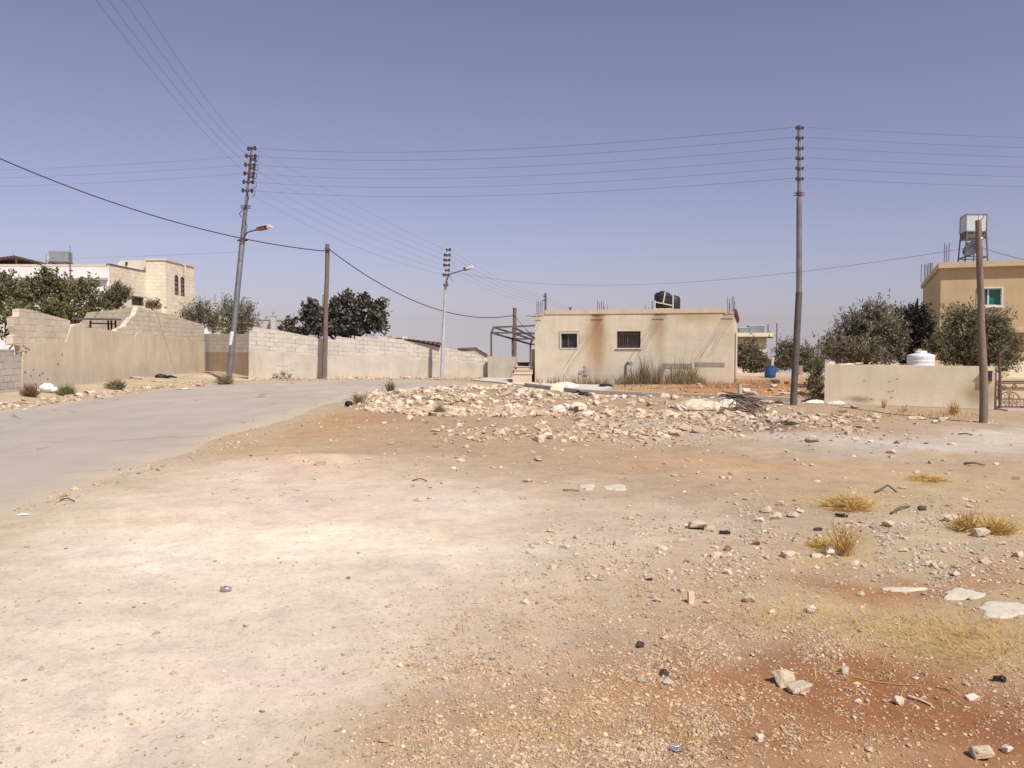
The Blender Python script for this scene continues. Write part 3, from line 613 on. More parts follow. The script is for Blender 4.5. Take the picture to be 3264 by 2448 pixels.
mb = MB(); mb.add([lw(-hl - .003, .203, -.25), lw(-hl - .003, 3.6, -.25), lw(-hl - .003, 3.6, h0 - .04), lw(-hl - .003, .203, h0 - .04), lw(-hl + .2, .203, -.25), lw(-hl + .2, 3.6, -.25), lw(-hl + .2, 3.6, h0 - .04), lw(-hl + .2, .203, h0 - .04)],
                  [(0, 1, 2, 3), (5, 4, 7, 6), (3, 2, 6, 7), (0, 3, 7, 4), (1, 5, 6, 2), (0, 4, 5, 1)]); mb.build('return_panel', M['wall_r'], w)
mb = MB(); 
mb.add([lw(-hl - .1, -.13, -.2), lw(hl, -.10, -.2), lw(hl, -.10, .02), lw(-hl - .1, -.13, .045), lw(-hl - .1, -.003, -.2), lw(hl, -.003, -.2), lw(hl, -.003, .02), lw(-hl - .1, -.003, .045)],
       [(0, 1, 2, 3), (5, 4, 7, 6), (3, 2, 6, 7), (0, 3, 7, 4), (1, 5, 6, 2), (0, 4, 5, 1)]); mb.build('footing', M['concrete'], w)
mb = MB()
for x, y in ((2836, 1216), (2834, 1248), (2846, 1246), (2840, 1267), (2845, 1265), (2778, 1272), (2861, 1207), (2755, 1213)):
    p = onw(x, y, RA, RB); n = Vector((math.sin(rz), -math.cos(rz), 0)); t = Vector((math.cos(rz), math.sin(rz), 0)); mb.obox(p + n * .002, t * (.02 + .004 * (x % 5)), n * .004, Vector((0, 0, .007)))
mb.build('dark_chip_plate', M['cement'], w)
# meter box
p0 = onw(3150, 1213, RA, RB); p1 = onw(3161, 1184, RA, RB); n = Vector((math.sin(rz), -math.cos(rz), 0)); t = Vector((math.cos(rz), math.sin(rz), 0))
mbx = thing('meter_box', 'dark red meter box fixed near the right end of the beige garden wall', 'meter box', tuple((p0 + p1) / 2))
c = (p0 + p1) / 2 - t * .05; mb = MB(); mb.obox(c + n * .04, t * .10, n * .036, Vector((0, 0, .125))); mb.build('housing', M['steel_rust'], mbx)
mb = MB(); mb.obox(c + n * .047 + Vector((0, 0, .135)), t * .125, n * .043, Vector((0, 0, .009))); mb.build('cover', M['cream'], mbx)
mb = MB(); mb.obox(c + n * .079 + Vector((0, 0, .0)), t * .055, n * .003, Vector((0, 0, .06))); mb.build('dial_window', M['glass'], mbx)
# low wall far right behind barrel
mb = MB(); a = at(2275, 1190, 41.3); b = at(2650, 1188, 40.0); z1 = a.z
mb.prism([(a.x, a.y, -.2), (b.x, b.y, -.2), (b.x, b.y, b.z), (a.x, a.y, a.z)], (0, .22, 0))
tag(mb.build('terrace_wall', M['concrete_pale']), 'very low pale wall behind the blue barrel', 'wall')
# ================================================================== BUILDINGS
def skin(mb, T, x0, x1, z0, z1, holes, y=0.0, depth=.18, zt=None):
    """front wall face in a local frame T with real openings and reveals"""
    xs = sorted({x0, x1, *[h[0] for h in holes], *[h[1] for h in holes]}); zs = sorted({z0, z1, *[h[2] for h in holes], *[h[3] for h in holes]})
    for i in range(len(xs) - 1):
        for j in range(len(zs) - 1):
            cx, cz = (xs[i] + xs[i + 1]) / 2, (zs[j] + zs[j + 1]) / 2
            if any(h[0] < cx < h[1] and h[2] < cz < h[3] for h in holes): continue
            mb.add([T @ Vector(p) for p in ((xs[i], y, zs[j]), (xs[i + 1], y, zs[j]), (xs[i + 1], y, zs[j + 1]), (xs[i], y, zs[j + 1]))], [(0, 1, 2, 3)])
    for a, b, c, d in holes:
        P = [(a, c), (b, c), (b, d), (a, d)]
        for k in range(4):
            p, q = P[k], P[(k + 1) % 4]
            mb.add([T @ Vector(v) for v in ((p[0], y, p[1]), (p[0], y + depth, p[1]), (q[0], y + depth, q[1]), (q[0], y, q[1]))], [(0, 1, 2, 3)])
def lbox(mb, T, x0, x1, y0, y1, z0, z1):
    ax, ay, az = T.to_3x3() @ Vector((1, 0, 0)), T.to_3x3() @ Vector((0, 1, 0)), Vector((0, 0, 1))
    mb.obox(T @ Vector(((x0 + x1) / 2, (y0 + y1) / 2, (z0 + z1) / 2)), ax * (x1 - x0) / 2, ay * (y1 - y0) / 2, az * (z1 - z0) / 2); return mb
def faces(mb, T, V, Fs): mb.add([T @ Vector(v) for v in V], Fs)
def rods(par, T, x, y, z, n, h, r, seed, spread=.12):
    q = random.Random(seed)
    for i in range(n):
        xx = x + spread * (i / (max(n - 1, 1)) - .5) + q.uniform(-.01, .01); mb = MB()
        mb.tube([T @ Vector((xx, y + q.uniform(-.04, .04), z)), T @ Vector((xx + q.uniform(-.015, .015), y + q.uniform(-.04, .04), z + h * q.uniform(.8, 1.1)))], r, 5)
        mb.build('rebar', M['rebar'], par)
# ---------------- single-storey house
PH = R(15.5); HA = (.95, 35.1); HB = (HA[0] + 8 * math.cos(PH), HA[1] - 8 * math.sin(PH))
h = thing('single_storey_house', 'single-storey beige rendered house with two front windows, rebar stubs on its flat roof', 'house', (HA[0], HA[1], 0), -PH)
T = MW[h]; Ti = T.inverted()
def hl_(px, py): v = Ti @ onw(px, py, HA, HB); return v.x, v.z
def hrect(x0, y0, x1, y1):
    a = hl_(x0, y1); b = hl_(x1, y0); c = hl_(x0, y0); d = hl_(x1, y1); return (a[0], b[0], (a[1] + d[1]) / 2, (b[1] + c[1]) / 2)
W1 = hrect(1788, 1063, 1840, 1109); W2 = hrect(1966, 1056, 2042, 1109)
HL, HT = hl_(2340, 1000)[0], 2.86
mb = MB(); skin(mb, T, 0, HL, -.4, HT, [W1, W2]); D_ = 13.0
faces(mb, T, [(0, 0, -.4), (0, D_, -.8), (0, D_, HT), (0, 0, HT), (HL, 0, -.4), (HL, D_, -.8), (HL, D_, HT), (HL, 0, HT)], [(0, 3, 2, 1), (4, 5, 6, 7), (1, 2, 6, 5)])
mb.build('wall', M['house'], h)
mb = MB(); lbox(mb, T, .42, HL - .34, -.03, D_ + .02, HT, HT + .17); mb.build('roof_edge', M['house_top'], h)
mb = MB(); lbox(mb, T, 0, .418, .02, D_ + .01, HT, HT + .05); lbox(mb, T, HL - .338, HL, .02, D_ + .01, HT, HT + .05); mb.build('roof_slab', M['concrete'], h)
mb = MB(); lbox(mb, T, HL - .02, HL + .09, .3, D_, HT + .052, HT + .15); lbox(mb, T, HL + .003, HL + .07, .3, D_, HT - .06, HT + .05); mb.build('side_eave', M['red_trim'], h)
def window(parent, T, rect, fw, frame_m, name='window', proud=.02, pane=M['glass'], grille=False, sill=True, mull=True, mm=None, surround=True):
    x0, x1, z0, z1 = rect
    f = MB()
    if surround:
        for a in ((x0 - fw, x1 + fw, z1, z1 + fw), (x0 - fw, x1 + fw, z0 - fw, z0), (x0 - fw, x0, z0, z1), (x1, x1 + fw, z0, z1)): lbox(f, T, a[0], a[1], -proud, .06, a[2], a[3])
        w = f.build(name, frame_m, parent)
    else:
        lbox(f, T, x0 - .05, x1 + .05, -.045, .06, z0 - .05, z0 - .003); w = f.build(name, frame_m, parent)
    p = MB(); lbox(p, T, x0 + .002, x1 - .002, .13, .15, z0 + .002, z1 - .002); p.build('pane', pane, w)
    s = MB(); e = .035; 
    for a in ((x0 + .003, x1 - .003, z1 - e, z1 - .003), (x0 + .003, x1 - .003, z0 + .003, z0 + e), (x0 + .003, x0 + e, z0 + e, z1 - e), (x1 - e, x1 - .003, z0 + e, z1 - e)): lbox(s, T, a[0], a[1], .09, .129, a[2], a[3])
    if mull: m_ = (x0 + x1) / 2 - .05; lbox(s, T, m_ - .03, m_ + .03, .088, .128, z0 + e, z1 - e)
    s.build('frame', mm or M['steel_dark'], w)
    if grille:
        g = MB(); n = 11
        for k in range(n + 1):
            x = x0 + .03 + (x1 - x0 - .06) * k / n; g.tube([T @ Vector((x, .045, z0 + .02)), T @ Vector((x, .045, z1 - .02))], .011, 5)
        for k in (.03, .16, .84, .97): z = z0 + (z1 - z0) * k; g.tube([T @ Vector((x0 + .01, .045, z)), T @ Vector((x1 - .01, .045, z))], .013, 5)
        for k in range(n):
            x = x0 + .03 + (x1 - x0 - .06) * (k + .5) / n
            for zz in (.1, .9):
                c = T @ Vector((x, .045, z0 + (z1 - z0) * zz)); ax = T.to_3x3() @ Vector((1, 0, 0))
                g.tube([c + ax * .03 * math.cos(a * .785) + Vector((0, 0, .03 * math.sin(a * .785))) for a in range(9)], .007, 4, False)
        g.build('grille', M['steel_rust'], w)
    return w
w1 = window(h, T, W1, .045, M['cream'])
w1['label'] = 'window with a cream stone surround'
mb = MB(); lbox(mb, T, W1[0] + .05, (W1[0] + W1[1]) / 2 - .1, .118, .126, W1[2] + .05, W1[3] - .05); mb.build('curtain', M['glass_dark'], w1)
w2_ = window(h, T, W2, .05, M['cream'], grille=True, surround=False)
w2_['label'] = 'window behind a dark iron grille'
mb = MB(); 
for rct, k in ((hrect(1783, 1056, 1848, 1057.5), 0), (hrect(1781, 1060, 1782.3, 1108), 1), (hrect(1846.5, 1064, 1848, 1096), 2)): lbox(mb, T, rct[0], rct[1], -.012, .01, rct[2], rct[3])
mb.build('render_patch', M['cement'], h)
mb = MB(); rct = hrect(2114, 1155, 2310, 1167)
lbox(mb, T, rct[0], hl_(2205, 1160)[0], -.01, .01, rct[2] - .1, rct[2] + .10); lbox(mb, T, hl_(2215, 1160)[0], rct[1], -.012, .01, rct[2] - .02, rct[3]); mb.build('bare_patch', M['cement'], h)
q = random.Random(5)
for x, y, sx, sy in ((1868, 1180, 12, 10), (1872, 1192, 14, 9), (1852, 1188, 10, 8), (1866, 1168, 7, 6), (2012, 1158, 9, 8)):
    X, Z = hl_(x, y); mb = MB(); mb.ico(T @ Vector((X, 0, Z)), (sx * .0128, .02, sy * .0128), 1, .2, x, True); mb.build('render_scar', M['cement'], h)
mb = MB(); X, Z = hl_(1997, 1158); mb.tube([T @ Vector((X + .1, -.03, Z + .05)), T @ Vector((X, -.04, Z)), T @ Vector((X - .02, -.04, Z - .55))], .03, 6); mb.build('drain_pipe', M['steel_dark'], h)
for i, (px, n, hh) in enumerate(((1717, 4, .52), (1912, 4, .52), (2108, 3, .15), (2329, 4, .58))):
    X = hl_(px, 990)[0]; rods(h, T, X, .12, HT - .05, n, hh + .1, .012, i, .22)
    q = random.Random(i + 9)
    for k in range(5):
        x = X - .2 + .1 * k; L_ = q.uniform(.8, 1.25); z = HT - .07 + q.uniform(-.05, .04)
        mb = MB(); mb.tube([T @ Vector((x, .05, z)), T @ Vector((x + q.uniform(-.05, .05), -L_ * .6, z + q.uniform(-.02, .03))), T @ Vector((x + q.uniform(-.1, .1), -L_, z + q.uniform(-.05, .05)))], .008, 5); mb.build('rebar', M['rebar'], h)
    mb = MB(); mb.tube([T @ Vector((X - .28, -.08, HT - .08)), T @ Vector((X + .2, -.1, HT - .05))], .014, 5)
    mb.build('rebar', M['rebar'], h)
rods(h, T, HL - .1, 1.3, HT, 2, .5, .012, 31, .2); rods(h, T, 1.9, 6, HT, 3, .6, .012, 33, .3); rods(h, T, 4.0, 6, HT, 3, .6, .012, 34, .35)
mb = MB(); faces(mb, T, [(HL + .006, 2.6, .1), (HL + .006, 3.6, .1), (HL + .006, 3.6, 2.1), (HL + .006, 2.6, 2.1), (HL + .03, 2.6, .1), (HL + .03, 3.6, .1), (HL + .03, 3.6, 2.1), (HL + .03, 2.6, 2.1)], [(0, 1, 2, 3), (4, 7, 6, 5), (0, 4, 5, 1), (2, 6, 7, 3), (0, 3, 7, 4), (1, 5, 6, 2)])
mb.build('side_door', M['steel_rust'], h)
mb = MB(); lbox(mb, T, -.30, -.004, .6, 1.0, -.3, 1.35); lbox(mb, T, -.34, -.004, .56, 1.04, 1.352, 1.42); mb.build('side_buttress', M['plaster_dark'], h)
# tanks on the house roof
def ctr(px, py, Y): return at(px, py, Y)
a = at(2113, 985, 36.2); tk = thing('water_tank', 'round black water tank in a pale metal frame on the single-storey house roof', 'water tank', (a.x, 36.2, HT + .17))
mb = MB(); mb.lathe((a.x - .02, 36.2, HT + .30), [(.30, 0), (.355, .04), (.355, .14), (.34, .17), (.355, .2), (.355, .38), (.34, .41), (.355, .44), (.34, .60), (.26, .67), (.12, .69), (.12, .73), (.05, .74)], 24); mb.build('drum', M['black'], tk)
mb = MB()
for dx, dy in ((-.40, -.36), (.36, -.36), (-.40, .36), (.36, .36)): mb.bar((a.x + dx, 36.2 + dy, HT + .172), (a.x + dx, 36.2 + dy, HT + (.62 if dx < 0 else .95)), .04)
for z in (.27,): 
    for p, q_ in (((-.40, -.36), (.36, -.36)), ((-.40, .36), (.36, .36)), ((-.40, -.36), (-.40, .36)), ((.36, -.36), (.36, .36))): mb.bar((a.x + p[0], 36.2 + p[1], HT + z), (a.x + q_[0], 36.2 + q_[1], HT + z), .035)
mb.bar((a.x - .40, -.37 + 36.2, HT + .56), (a.x + .36, -.37 + 36.2, HT + .40), .04); mb.bar((a.x - .06, -.385 + 36.2, HT + .5), (a.x + .02, -.385 + 36.2, HT + .98), .045)
mb.build('stand', M['cream'], tk)
b = at(2148, 960, 37.6); mb = MB(); mb.lathe((b.x, 37.9, HT + .2), [(.3, 0), (.34, .05), (.34, .62), (.25, .72), (.1, .76)], 20); mb.lathe((b.x, 37.9, HT + .172), [(.33, 0), (.33, .026)], 20)
tag(mb.build('water_tank', M['black']), 'small dark water tank half hidden behind the framed black tank on the roof', 'water tank')
mb = MB(); p = at(1739, 992, 46); mb.tube([(p.x, p.y, -.5), (p.x, p.y, at(1739, 938, 46).z), (p.x - .06, p.y, at(1736, 935, 46).z)], .055, 8)
for yy in (945, 957): z = at(1739, yy, 46).z; mb.tube([(p.x + .02, p.y - .03, z), (p.x - .14, p.y - .03, z)], .035, 6)
tag(mb.build('utility_pole', M['steel_dark']), 'dark utility pole tip rising behind the left end of the house roof', 'utility pole', 'poles seen over the house roof')
mb = MB(); p = at(1817, 992, 60); mb.tube([(p.x, p.y, -.5), (p.x, p.y, at(1817, 980, 60).z)], .07, 8); mb.bar((p.x, p.y, at(0, 980, 60).z), (p.x + .14, p.y, at(0, 980, 60).z), .06); mb.bar((p.x, p.y, at(0, 989, 60).z), (p.x + .14, p.y, at(0, 989, 60).z), .06)
tag(mb.build('utility_pole', M['steel_dark']), 'tiny bracketed pole tip above the middle of the house roof', 'utility pole', 'poles seen over the house roof')
# ---------------- small house far right
fx = at(2455, 1100, 58); h2 = thing('flat_roofed_house', 'small beige house with overhanging flat roof beyond the right end of the single-storey house', 'house', (fx.x, 58, 0))
zt = at(2440, 1078, 58).z; zc = at(2440, 1061, 58).z
mb = MB(); mb.prism([(fx.x - 7, 58, -2.5), (fx.x - .25, 58, -2.5), (fx.x - .25, 58, zt), (fx.x - 7, 58, zt)], (0, .001, 0)); mb = MB(); mb.box(fx.x - 7, fx.x - .25, 58, 66, -2.5, zt); mb.build('wall', M['wall_r'], h2)
mb = MB(); mb.box(fx.x - 7.2, fx.x + .05, 57.5, 66.2, zt + .004, zt + .10); mb.build('eave', M['red_trim'], h2)
mb = MB(); mb.box(fx.x - 7.2, fx.x + .05, 57.5, 66.2, zt + .104, zc); mb.build('parapet', M['wall_r'], h2)
mb = MB(); mb.box(fx.x - .26, fx.x - .22, 60, 61, zt - 1.6, zt - .3); mb.build('window', M['glass'], h2)
mb = MB(); 
for px, t_, n in ((2447, 1034, 2), (2456, 1055, 1)): 
    p = at(px, t_, 58.6)
    for k in range(n): mb = MB(); mb.tube([(p.x + k * .06, 58.6, zc - .1), (p.x + k * .06, 58.6, p.z)], .02, 5); mb.build('rebar', M['rebar'], h2)
for (x0, x1, y0, lab) in ((2352, 2384, 1046, 'duller half of the pair of grey tanks on the small far house'), (2385, 2431, 1040, 'larger pale grey tank with raised rim on the small far house roof')):
    p = at(x0, y0, 61); q = at(x1, y0, 61); tk = thing('water_tank', lab, 'water tank', ((p.x + q.x) / 2, 61, zc))
    mb = MB(); mb.box(p.x, q.x, 60.6, 61.4, zc + .08, p.z); mb.build('body', M['galv_tank_dull'], tk)
    mb = MB(); mb.box(p.x - .02, q.x + .02, 60.58, 61.42, p.z + .002, p.z + .05); mb.build('rim', M['galv_tank'], tk)
    for xx in (p.x + .05, q.x - .05): mb = MB(); mb.bar((xx, 60.7, zc), (xx, 60.7, zc + .08), .05); mb.build('foot', M['steel_dark'], tk)
p = at(2474, 1200, 57); mb = MB(); mb.tube([(p.x, 57, -2), (p.x, 57, at(2474, 1030, 57).z)], .035, 6); mb.bar((p.x - .02, 57, at(0, 1095, 57).z), (p.x + .15, 57, at(0, 1095, 57).z), .05); mb.obox((p.x + .05, 56.85, at(0, 1136, 57).z), (.13, 0, 0), (0, .1, 0), (0, 0, .12))
tag(mb.build('antenna_mast', M['steel_dark']), 'thin dark mast beside the small far house', 'mast')
# ---------------- two-storey tan house
TPH = R(23); TA = (19.15, 38.0); h3 = thing('two_storey_house', 'two-storey tan rendered house with a green-glazed window at the right edge', 'house', (TA[0], TA[1], 0), -TPH)
T = MW[h3]; Ti = T.inverted(); TB = (TA[0] + math.cos(TPH), TA[1] - math.sin(TPH))
def tl(px, py): v = Ti @ onw(px, py, TA, TB); return v.x, v.z
a = tl(3117, 974); b = tl(3193, 917); WT = (a[0], b[0], a[1], b[1] - .02)
TZ = tl(2997, 856)[1]; TP = tl(2997, 838)[1]; FL = tl(3240, 1048)[1]
mb = MB(); skin(mb, T, 0, 11, FL + .002, TZ, [WT], depth=.15); skin(mb, T, .0, 11, -2, FL, [])
faces(mb, T, [(0, 0, -2), (0, 14.5, -2), (0, 14.5, TZ), (0, 0, TZ), (11, 0, -2), (11, 14.5, -2), (11, 14.5, TZ), (11, 0, TZ)], [(0, 3, 2, 1), (4, 5, 6, 7), (1, 2, 6, 5), (3, 7, 6, 2)])
mb.build('wall', M['tanhouse'], h3)
mb = MB(); lbox(mb, T, -.12, 11.2, -.22, 14.7, TZ + .003, TP); mb.build('parapet', M['tantrim'], h3)
mb = MB(); lbox(mb, T, tl(3205, 1048)[0], 11.1, -.10, -.003, FL - .01, FL + .07); lbox(mb, T, tl(3205, 1048)[0], 11.1, -.35, -.003, FL - .16, FL - .012); mb.build('floor_ledge', M['tantrim'], h3)
wn = window(h3, T, WT, .055, M['white'], pane=M['glass_green'], mm=M['white'], proud=.03)
mb = MB(); lbox(mb, T, WT[0] - .1, WT[1] + .1, -.09, -.032, WT[2] - .10, WT[2] - .058); mb.build('sill', M['white'], wn)
rods(h3, T, .22, .2, TP, 3, .9, .016, 3, .16); rods(h3, T, .05, 9.8, TP, 4, 1.0, .02, 4, .3); rods(h3, T, .05, 12.8, TP, 4, 1.05, .02, 5, .5)
mb = MB()
for k in range(3): mb.tube([T @ Vector((-.3 - .1 * k, 14.2, .8 + k * .4)), T @ Vector((-.3 - .1 * k, 14.2, TZ - .6 - .3 * k))], .05, 6)
mb.build('drain_pipe', M['steel_dark'], h3)
mb = MB(); lbox(mb, T, 4.2, 7.5, 4.5, 8, TP, TP + .25); 
faces(mb, T, [(3.8, 4.2, TP + .25), (8.0, 4.2, TP + .25), (5.1, 4.2, TP + 1.05), (3.8, 8, TP + .25), (8.0, 8, TP + .25), (5.1, 8, TP + 1.05)], [(0, 1, 2), (3, 5, 4), (0, 3, 4, 1), (1, 4, 5, 2), (0, 2, 5, 3)]); mb.build('stair_roof', M['tantrim'], h3)
mb = MB(); 
faces(mb, T, [(3.7, 4.0, TP + .26), (5.1, 4.0, TP + 1.08), (5.1, 4.0, TP + 1.18), (3.6, 4.0, TP + .32), (3.7, 8, TP + .26), (5.1, 8, TP + 1.08), (5.1, 8, TP + 1.18), (3.6, 8, TP + .32)], [(0, 1, 2, 3), (7, 6, 5, 4), (2, 6, 7, 3), (0, 4, 5, 1)])
faces(mb, T, [(8.2, 4.0, TP + .24), (5.1, 4.0, TP + 1.08), (5.1, 4.0, TP + 1.18), (8.3, 4.0, TP + .30), (8.2, 8, TP + .24), (5.1, 8, TP + 1.08), (5.1, 8, TP + 1.18), (8.3, 8, TP + .30)], [(3, 2, 1, 0), (4, 5, 6, 7), (3, 7, 6, 2), (1, 5, 4, 0)])
mb.build('stair_roof_tiles', M['plaster_dark'], h3)
# tank tower
Y = 41.5; p0 = at(3080, 737, Y); p1 = at(3147, 683, Y); p2 = at(3067, 700, Y)
zb = TP + .02; tk = thing('water_tank', 'square silver water tank on a tall metal stand on the tan two-storey house', 'water tank', ((p0.x + p1.x) / 2, Y, zb))
sx = p1.x - p0.x; U = Vector((1, 0, 0)); V = Vector((.28, 1, 0)).normalized(); o = Vector((p0.x, Y, p0.z)); Hh = p1.z - p0.z
mb = MB(); mb.prism([o, o + U * sx, o + U * sx + Vector((0, 0, Hh)), o + Vector((0, 0, Hh))], V * 1.3); tb = mb.build('body', M['galv_tank'], tk)
mb = MB(); 
for e in (0, 1):
    mb.bar(o + Vector((-.01, -.01, Hh * e)), o + U * sx + Vector((.01, -.01, Hh * e)), .035); mb.bar(o + Vector((-.012, 0, Hh * e)), o + V * 1.3 + Vector((-.012, 0, Hh * e)), .035)
for c in (o, o + U * sx, o + V * 1.3): mb.bar(c + Vector((-.012, -.014, .02)), c + Vector((-.012, -.014, Hh - .02)), .03)
mb.build('edge_trim', M['steel'], tk)
mb = MB(); zf = o.z - .02
cor = [o + U * .03, o + U * (sx - .03), o + U * (sx - .03) + V * 1.25, o + U * .03 + V * 1.25]; cen = o + U * sx / 2 + V * .62
for c in cor:
    ft = cen + (c - cen) * 1.22; mb.bar((ft.x, ft.y, zb), (c.x, c.y, zf), .05)
for k in range(4):
    a, b = cor[k], cor[(k + 1) % 4]
    for t, m in ((1.0, zf - .02), (1.13, zb + .62)):
        a2, b2 = cen + (a - cen) * t, cen + (b - cen) * t; mb.bar((a2.x, a2.y, m), (b2.x, b2.y, m), .05)
    a2, b2 = cen + (a - cen) * 1.02, cen + (a - cen) * .55 + (b - cen) * .45; mb.bar((a2.x, a2.y, zf - .35), (b2.x, b2.y, zf - .03), .035)
mb.build('stand', M['steel_dark'], tk)
mb = MB(); mb.obox(cen + Vector((0, 0, 0)) * 0 + Vector((0, 0, zf - .20 - cen.z)), U * sx * .5, V * .63, Vector((0, 0, .10))); mb.build('base_tray', M['steel_dark'], tk)
c = at(3103, 795, Y - .25); mb = MB(); ax = Vector((-.75, -.35, .55)).normalized(); e1 = ax.cross(Vector((0, 0, 1))).normalized(); e2 = ax.cross(e1)
vs = []; fs = []
for i in range(6):
    r_ = .48 * i / 5
    for k in range(18):
        t_ = 2 * math.pi * k / 18; vs.append(c + (e1 * math.cos(t_) + e2 * math.sin(t_)) * r_ + ax * (r_ * r_ * .55))
fs = [(i * 18 + k, i * 18 + (k + 1) % 18, (i + 1) * 18 + (k + 1) % 18, (i + 1) * 18 + k) for i in range(5) for k in range(18)]
dsh = thing('satellite_dish', 'grey satellite dish under the silver tank on the tan house roof', 'satellite dish', (c.x, c.y, zb))
mb.add(vs, fs, True); d_ = mb.build('reflector', M['steel'], dsh); sm = d_.modifiers.new('Solidify', 'SOLIDIFY'); sm.thickness = .02
mb = MB(); mb.tube([(c.x, c.y, zb), c - ax * .05], .03, 6); mb.tube([c - e2 * .45, c + ax * .45], .012, 5); mb.obox(c + ax * .47, e1 * .04, e2 * .04, ax * .06); mb.build('feed_arm', M['steel_dark'], dsh)
# garden steps and low wall behind the gate
a = at(3195, 1226, 24.5); b = at(3500, 1226, 24.5)
for y0, y1, z0, z1, dx, lab in ((24.5, 24.75, -.3, at(0, 1226, 24.5).z, 0, 'low tan terrace wall just behind the ornate garden gate'), (25.4, 25.6, -.3, at(0, 1206, 25.4).z, 0, 'second tan terrace wall up behind the ornate garden gate'), (29, 29.3, -.3, at(0, 1112, 29).z, -.3, 'highest tan garden wall before the two-storey house')):
    mb = MB(); mb.box(a.x + dx, b.x, y0, y1, z0, z1 - .07); mb.box(a.x + dx - .03, b.x, y0 - .04, y1 + .02, z1 - .068, z1); tag(mb.build('terrace_wall', M['tantrim']), lab, 'wall')
mb = MB(); a = at(3186, 1318, 20.9); b = at(3450, 1318, 19.8); mb.box(a.x, b.x, 20.55, 24.49, -.1, .03)
tag(mb.build('pavement', M['paving_pink']), kind='structure')
# gate
gt = thing('garden_gate', 'ornate scrolled iron gate between the beige wall and the right edge', 'gate', (at(3225, 1300, 21).x, 21, 0))
Y = 21.0
def gpt(px, py): return at(px, py, Y)
mb = MB()
for x in (3186.5, 3330):
    a, b = gpt(x, 1313), gpt(x, 1130 if x < 3200 else 1130); mb.bar((a.x, Y, .0), (b.x, Y, b.z), .045)
a, b = gpt(3173, 1305), gpt(3173, 1170); mb.bar((a.x, Y, -.02), (b.x, Y, b.z), .035)
a, b = gpt(3184, 1131), gpt(3220, 1103); mb.bar(a, b + Vector((0, .1, 0)), .05)
for y in (1223, 1243, 1272, 1296): a, b = gpt(3172, y), gpt(3330, y); mb.bar(a + Vector((0, .003, 0)), b + Vector((0, .003, 0)), .026)
mb.build('frame', M['steel_rust'], gt)
mb = MB()
def scroll(cx, cy, r, a0, turns, flip=1, w=.008):
    pts = []
    for k in range(26):
        t = k / 25; an = a0 + flip * turns * 2 * math.pi * t; rr_ = r * (1 - .72 * t); p = gpt(cx, cy); pts.append(p + Vector((rr_ * math.cos(an), .004, rr_ * math.sin(an))))
    mb.tube(pts, w, 5)
for base in (3217, 3300):
    c = gpt(base, 1272); mb.tube([c + Vector((.25 * math.cos(a * math.pi / 14), .004, .18 * math.sin(a * math.pi / 14))) for a in range(15)], .014, 5)
    for f in (-1, 1): scroll(base + f * 9, 1262, .075, R(90), 1.3, f); scroll(base + f * 12, 1284, .07, R(-90), 1.2, -f); scroll(base + f * 16, 1233, .06, R(0), 1.2, f, .014); scroll(base + f * 24, 1284, .055, R(180), 1.1, f)
    mb.bar(gpt(base, 1272) + Vector((0, .004, 0)), gpt(base, 1252) + Vector((0, .004, 0)), .016); mb.bar(gpt(base, 1296), gpt(base, 1272), .016)
for k in range(12): x = 3192 + k * 12; mb.bar(gpt(x, 1296) + Vector((0, .006, 0)), gpt(x, 1273) + Vector((0, .006, 0)), .009)
mb.build('scrollwork', M['iron'], gt)
# ---------------- white house at left
hx = -28.4; h4 = thing('white_stone_house', 'large white and cream stone house with arched tower windows behind the left wall', 'house', (-32, 60, 0))
ZH = 1.6 + 250 * 60 / 2700; pz = lambda py, Y: at(0, py, Y).z
mb = MB(); mb.box(-52, hx - .35, 60, 76, -1, pz(850, 60)); mb.box(hx - .349, hx - .002, 60, 60.1, -1, pz(850, 60)); mb.build('wall', M['white_render'], h4)
mb = MB(); mb.box(-52, hx - .08, 59.72, 59.997, pz(893, 60), pz(886, 60)); mb.build('floor_ledge', M['concrete'], h4)
mb = MB(); mb.box(-52, hx - .25, 59.985, 60.25, pz(850, 60) + .003, pz(842, 60)); mb.build('parapet', M['cream'], h4)
IW = (Vector((hx, 60, 0)), Vector((hx, 76, 0)))
ux = lambda v: (v.y if abs(v.x + 26.9) < .4 or v.x < -28.3 else v.x, v.z)
def side_skin(mb, X, y0, y1, z0, z1, holes, depth=.2):
    Tm = Matrix.Translation((X, y0, 0)) @ Matrix.Rotation(R(90), 4, 'Z')
    skin(mb, Tm, 0, y1 - y0, z0, z1, [(a - y0, b - y0, c, d) for a, b, c, d in holes], depth=depth)
def onx(px, py, X): d = ray(px, py); t = X / d.x; return CAM + d * t
a = onx(420, 972, hx); b = onx(456, 945, hx); WH = (a.y, b.y, a.z + .0, onx(420, 942, hx).z)
mb = MB(); side_skin(mb, hx, 60, 76, -1, pz(843, 60), [WH]); mb.build('stone_face', M['stone'], h4, uv=lambda v: (v.y, v.z))
mb = MB(); mb.box(hx - .2, hx + .05, 60.02, 65.9, pz(843, 60) + .003, pz(840, 60)); mb.build('coping', M['red_trim'], h4)
wd = MB(); X = hx - .12; wd.box(X, X + .02, WH[0], WH[1], WH[2], WH[3]); wd = wd.build('window', M['glass_dark'], h4)
mb = MB()
for s in ((WH[0], WH[0] + .12, WH[2], WH[3]), (WH[1] - .12, WH[1], WH[2], WH[3]), (WH[0] + .12, WH[1] - .12, WH[3] - .12, WH[3])): mb.box(hx - .095, hx + .015, *s)
mb.build('frame', M['steel_rust'], wd)
TX = -26.85; ty0, ty1 = 66.0, 71.9; tz = 1.6 + 268 * 66 / 2700
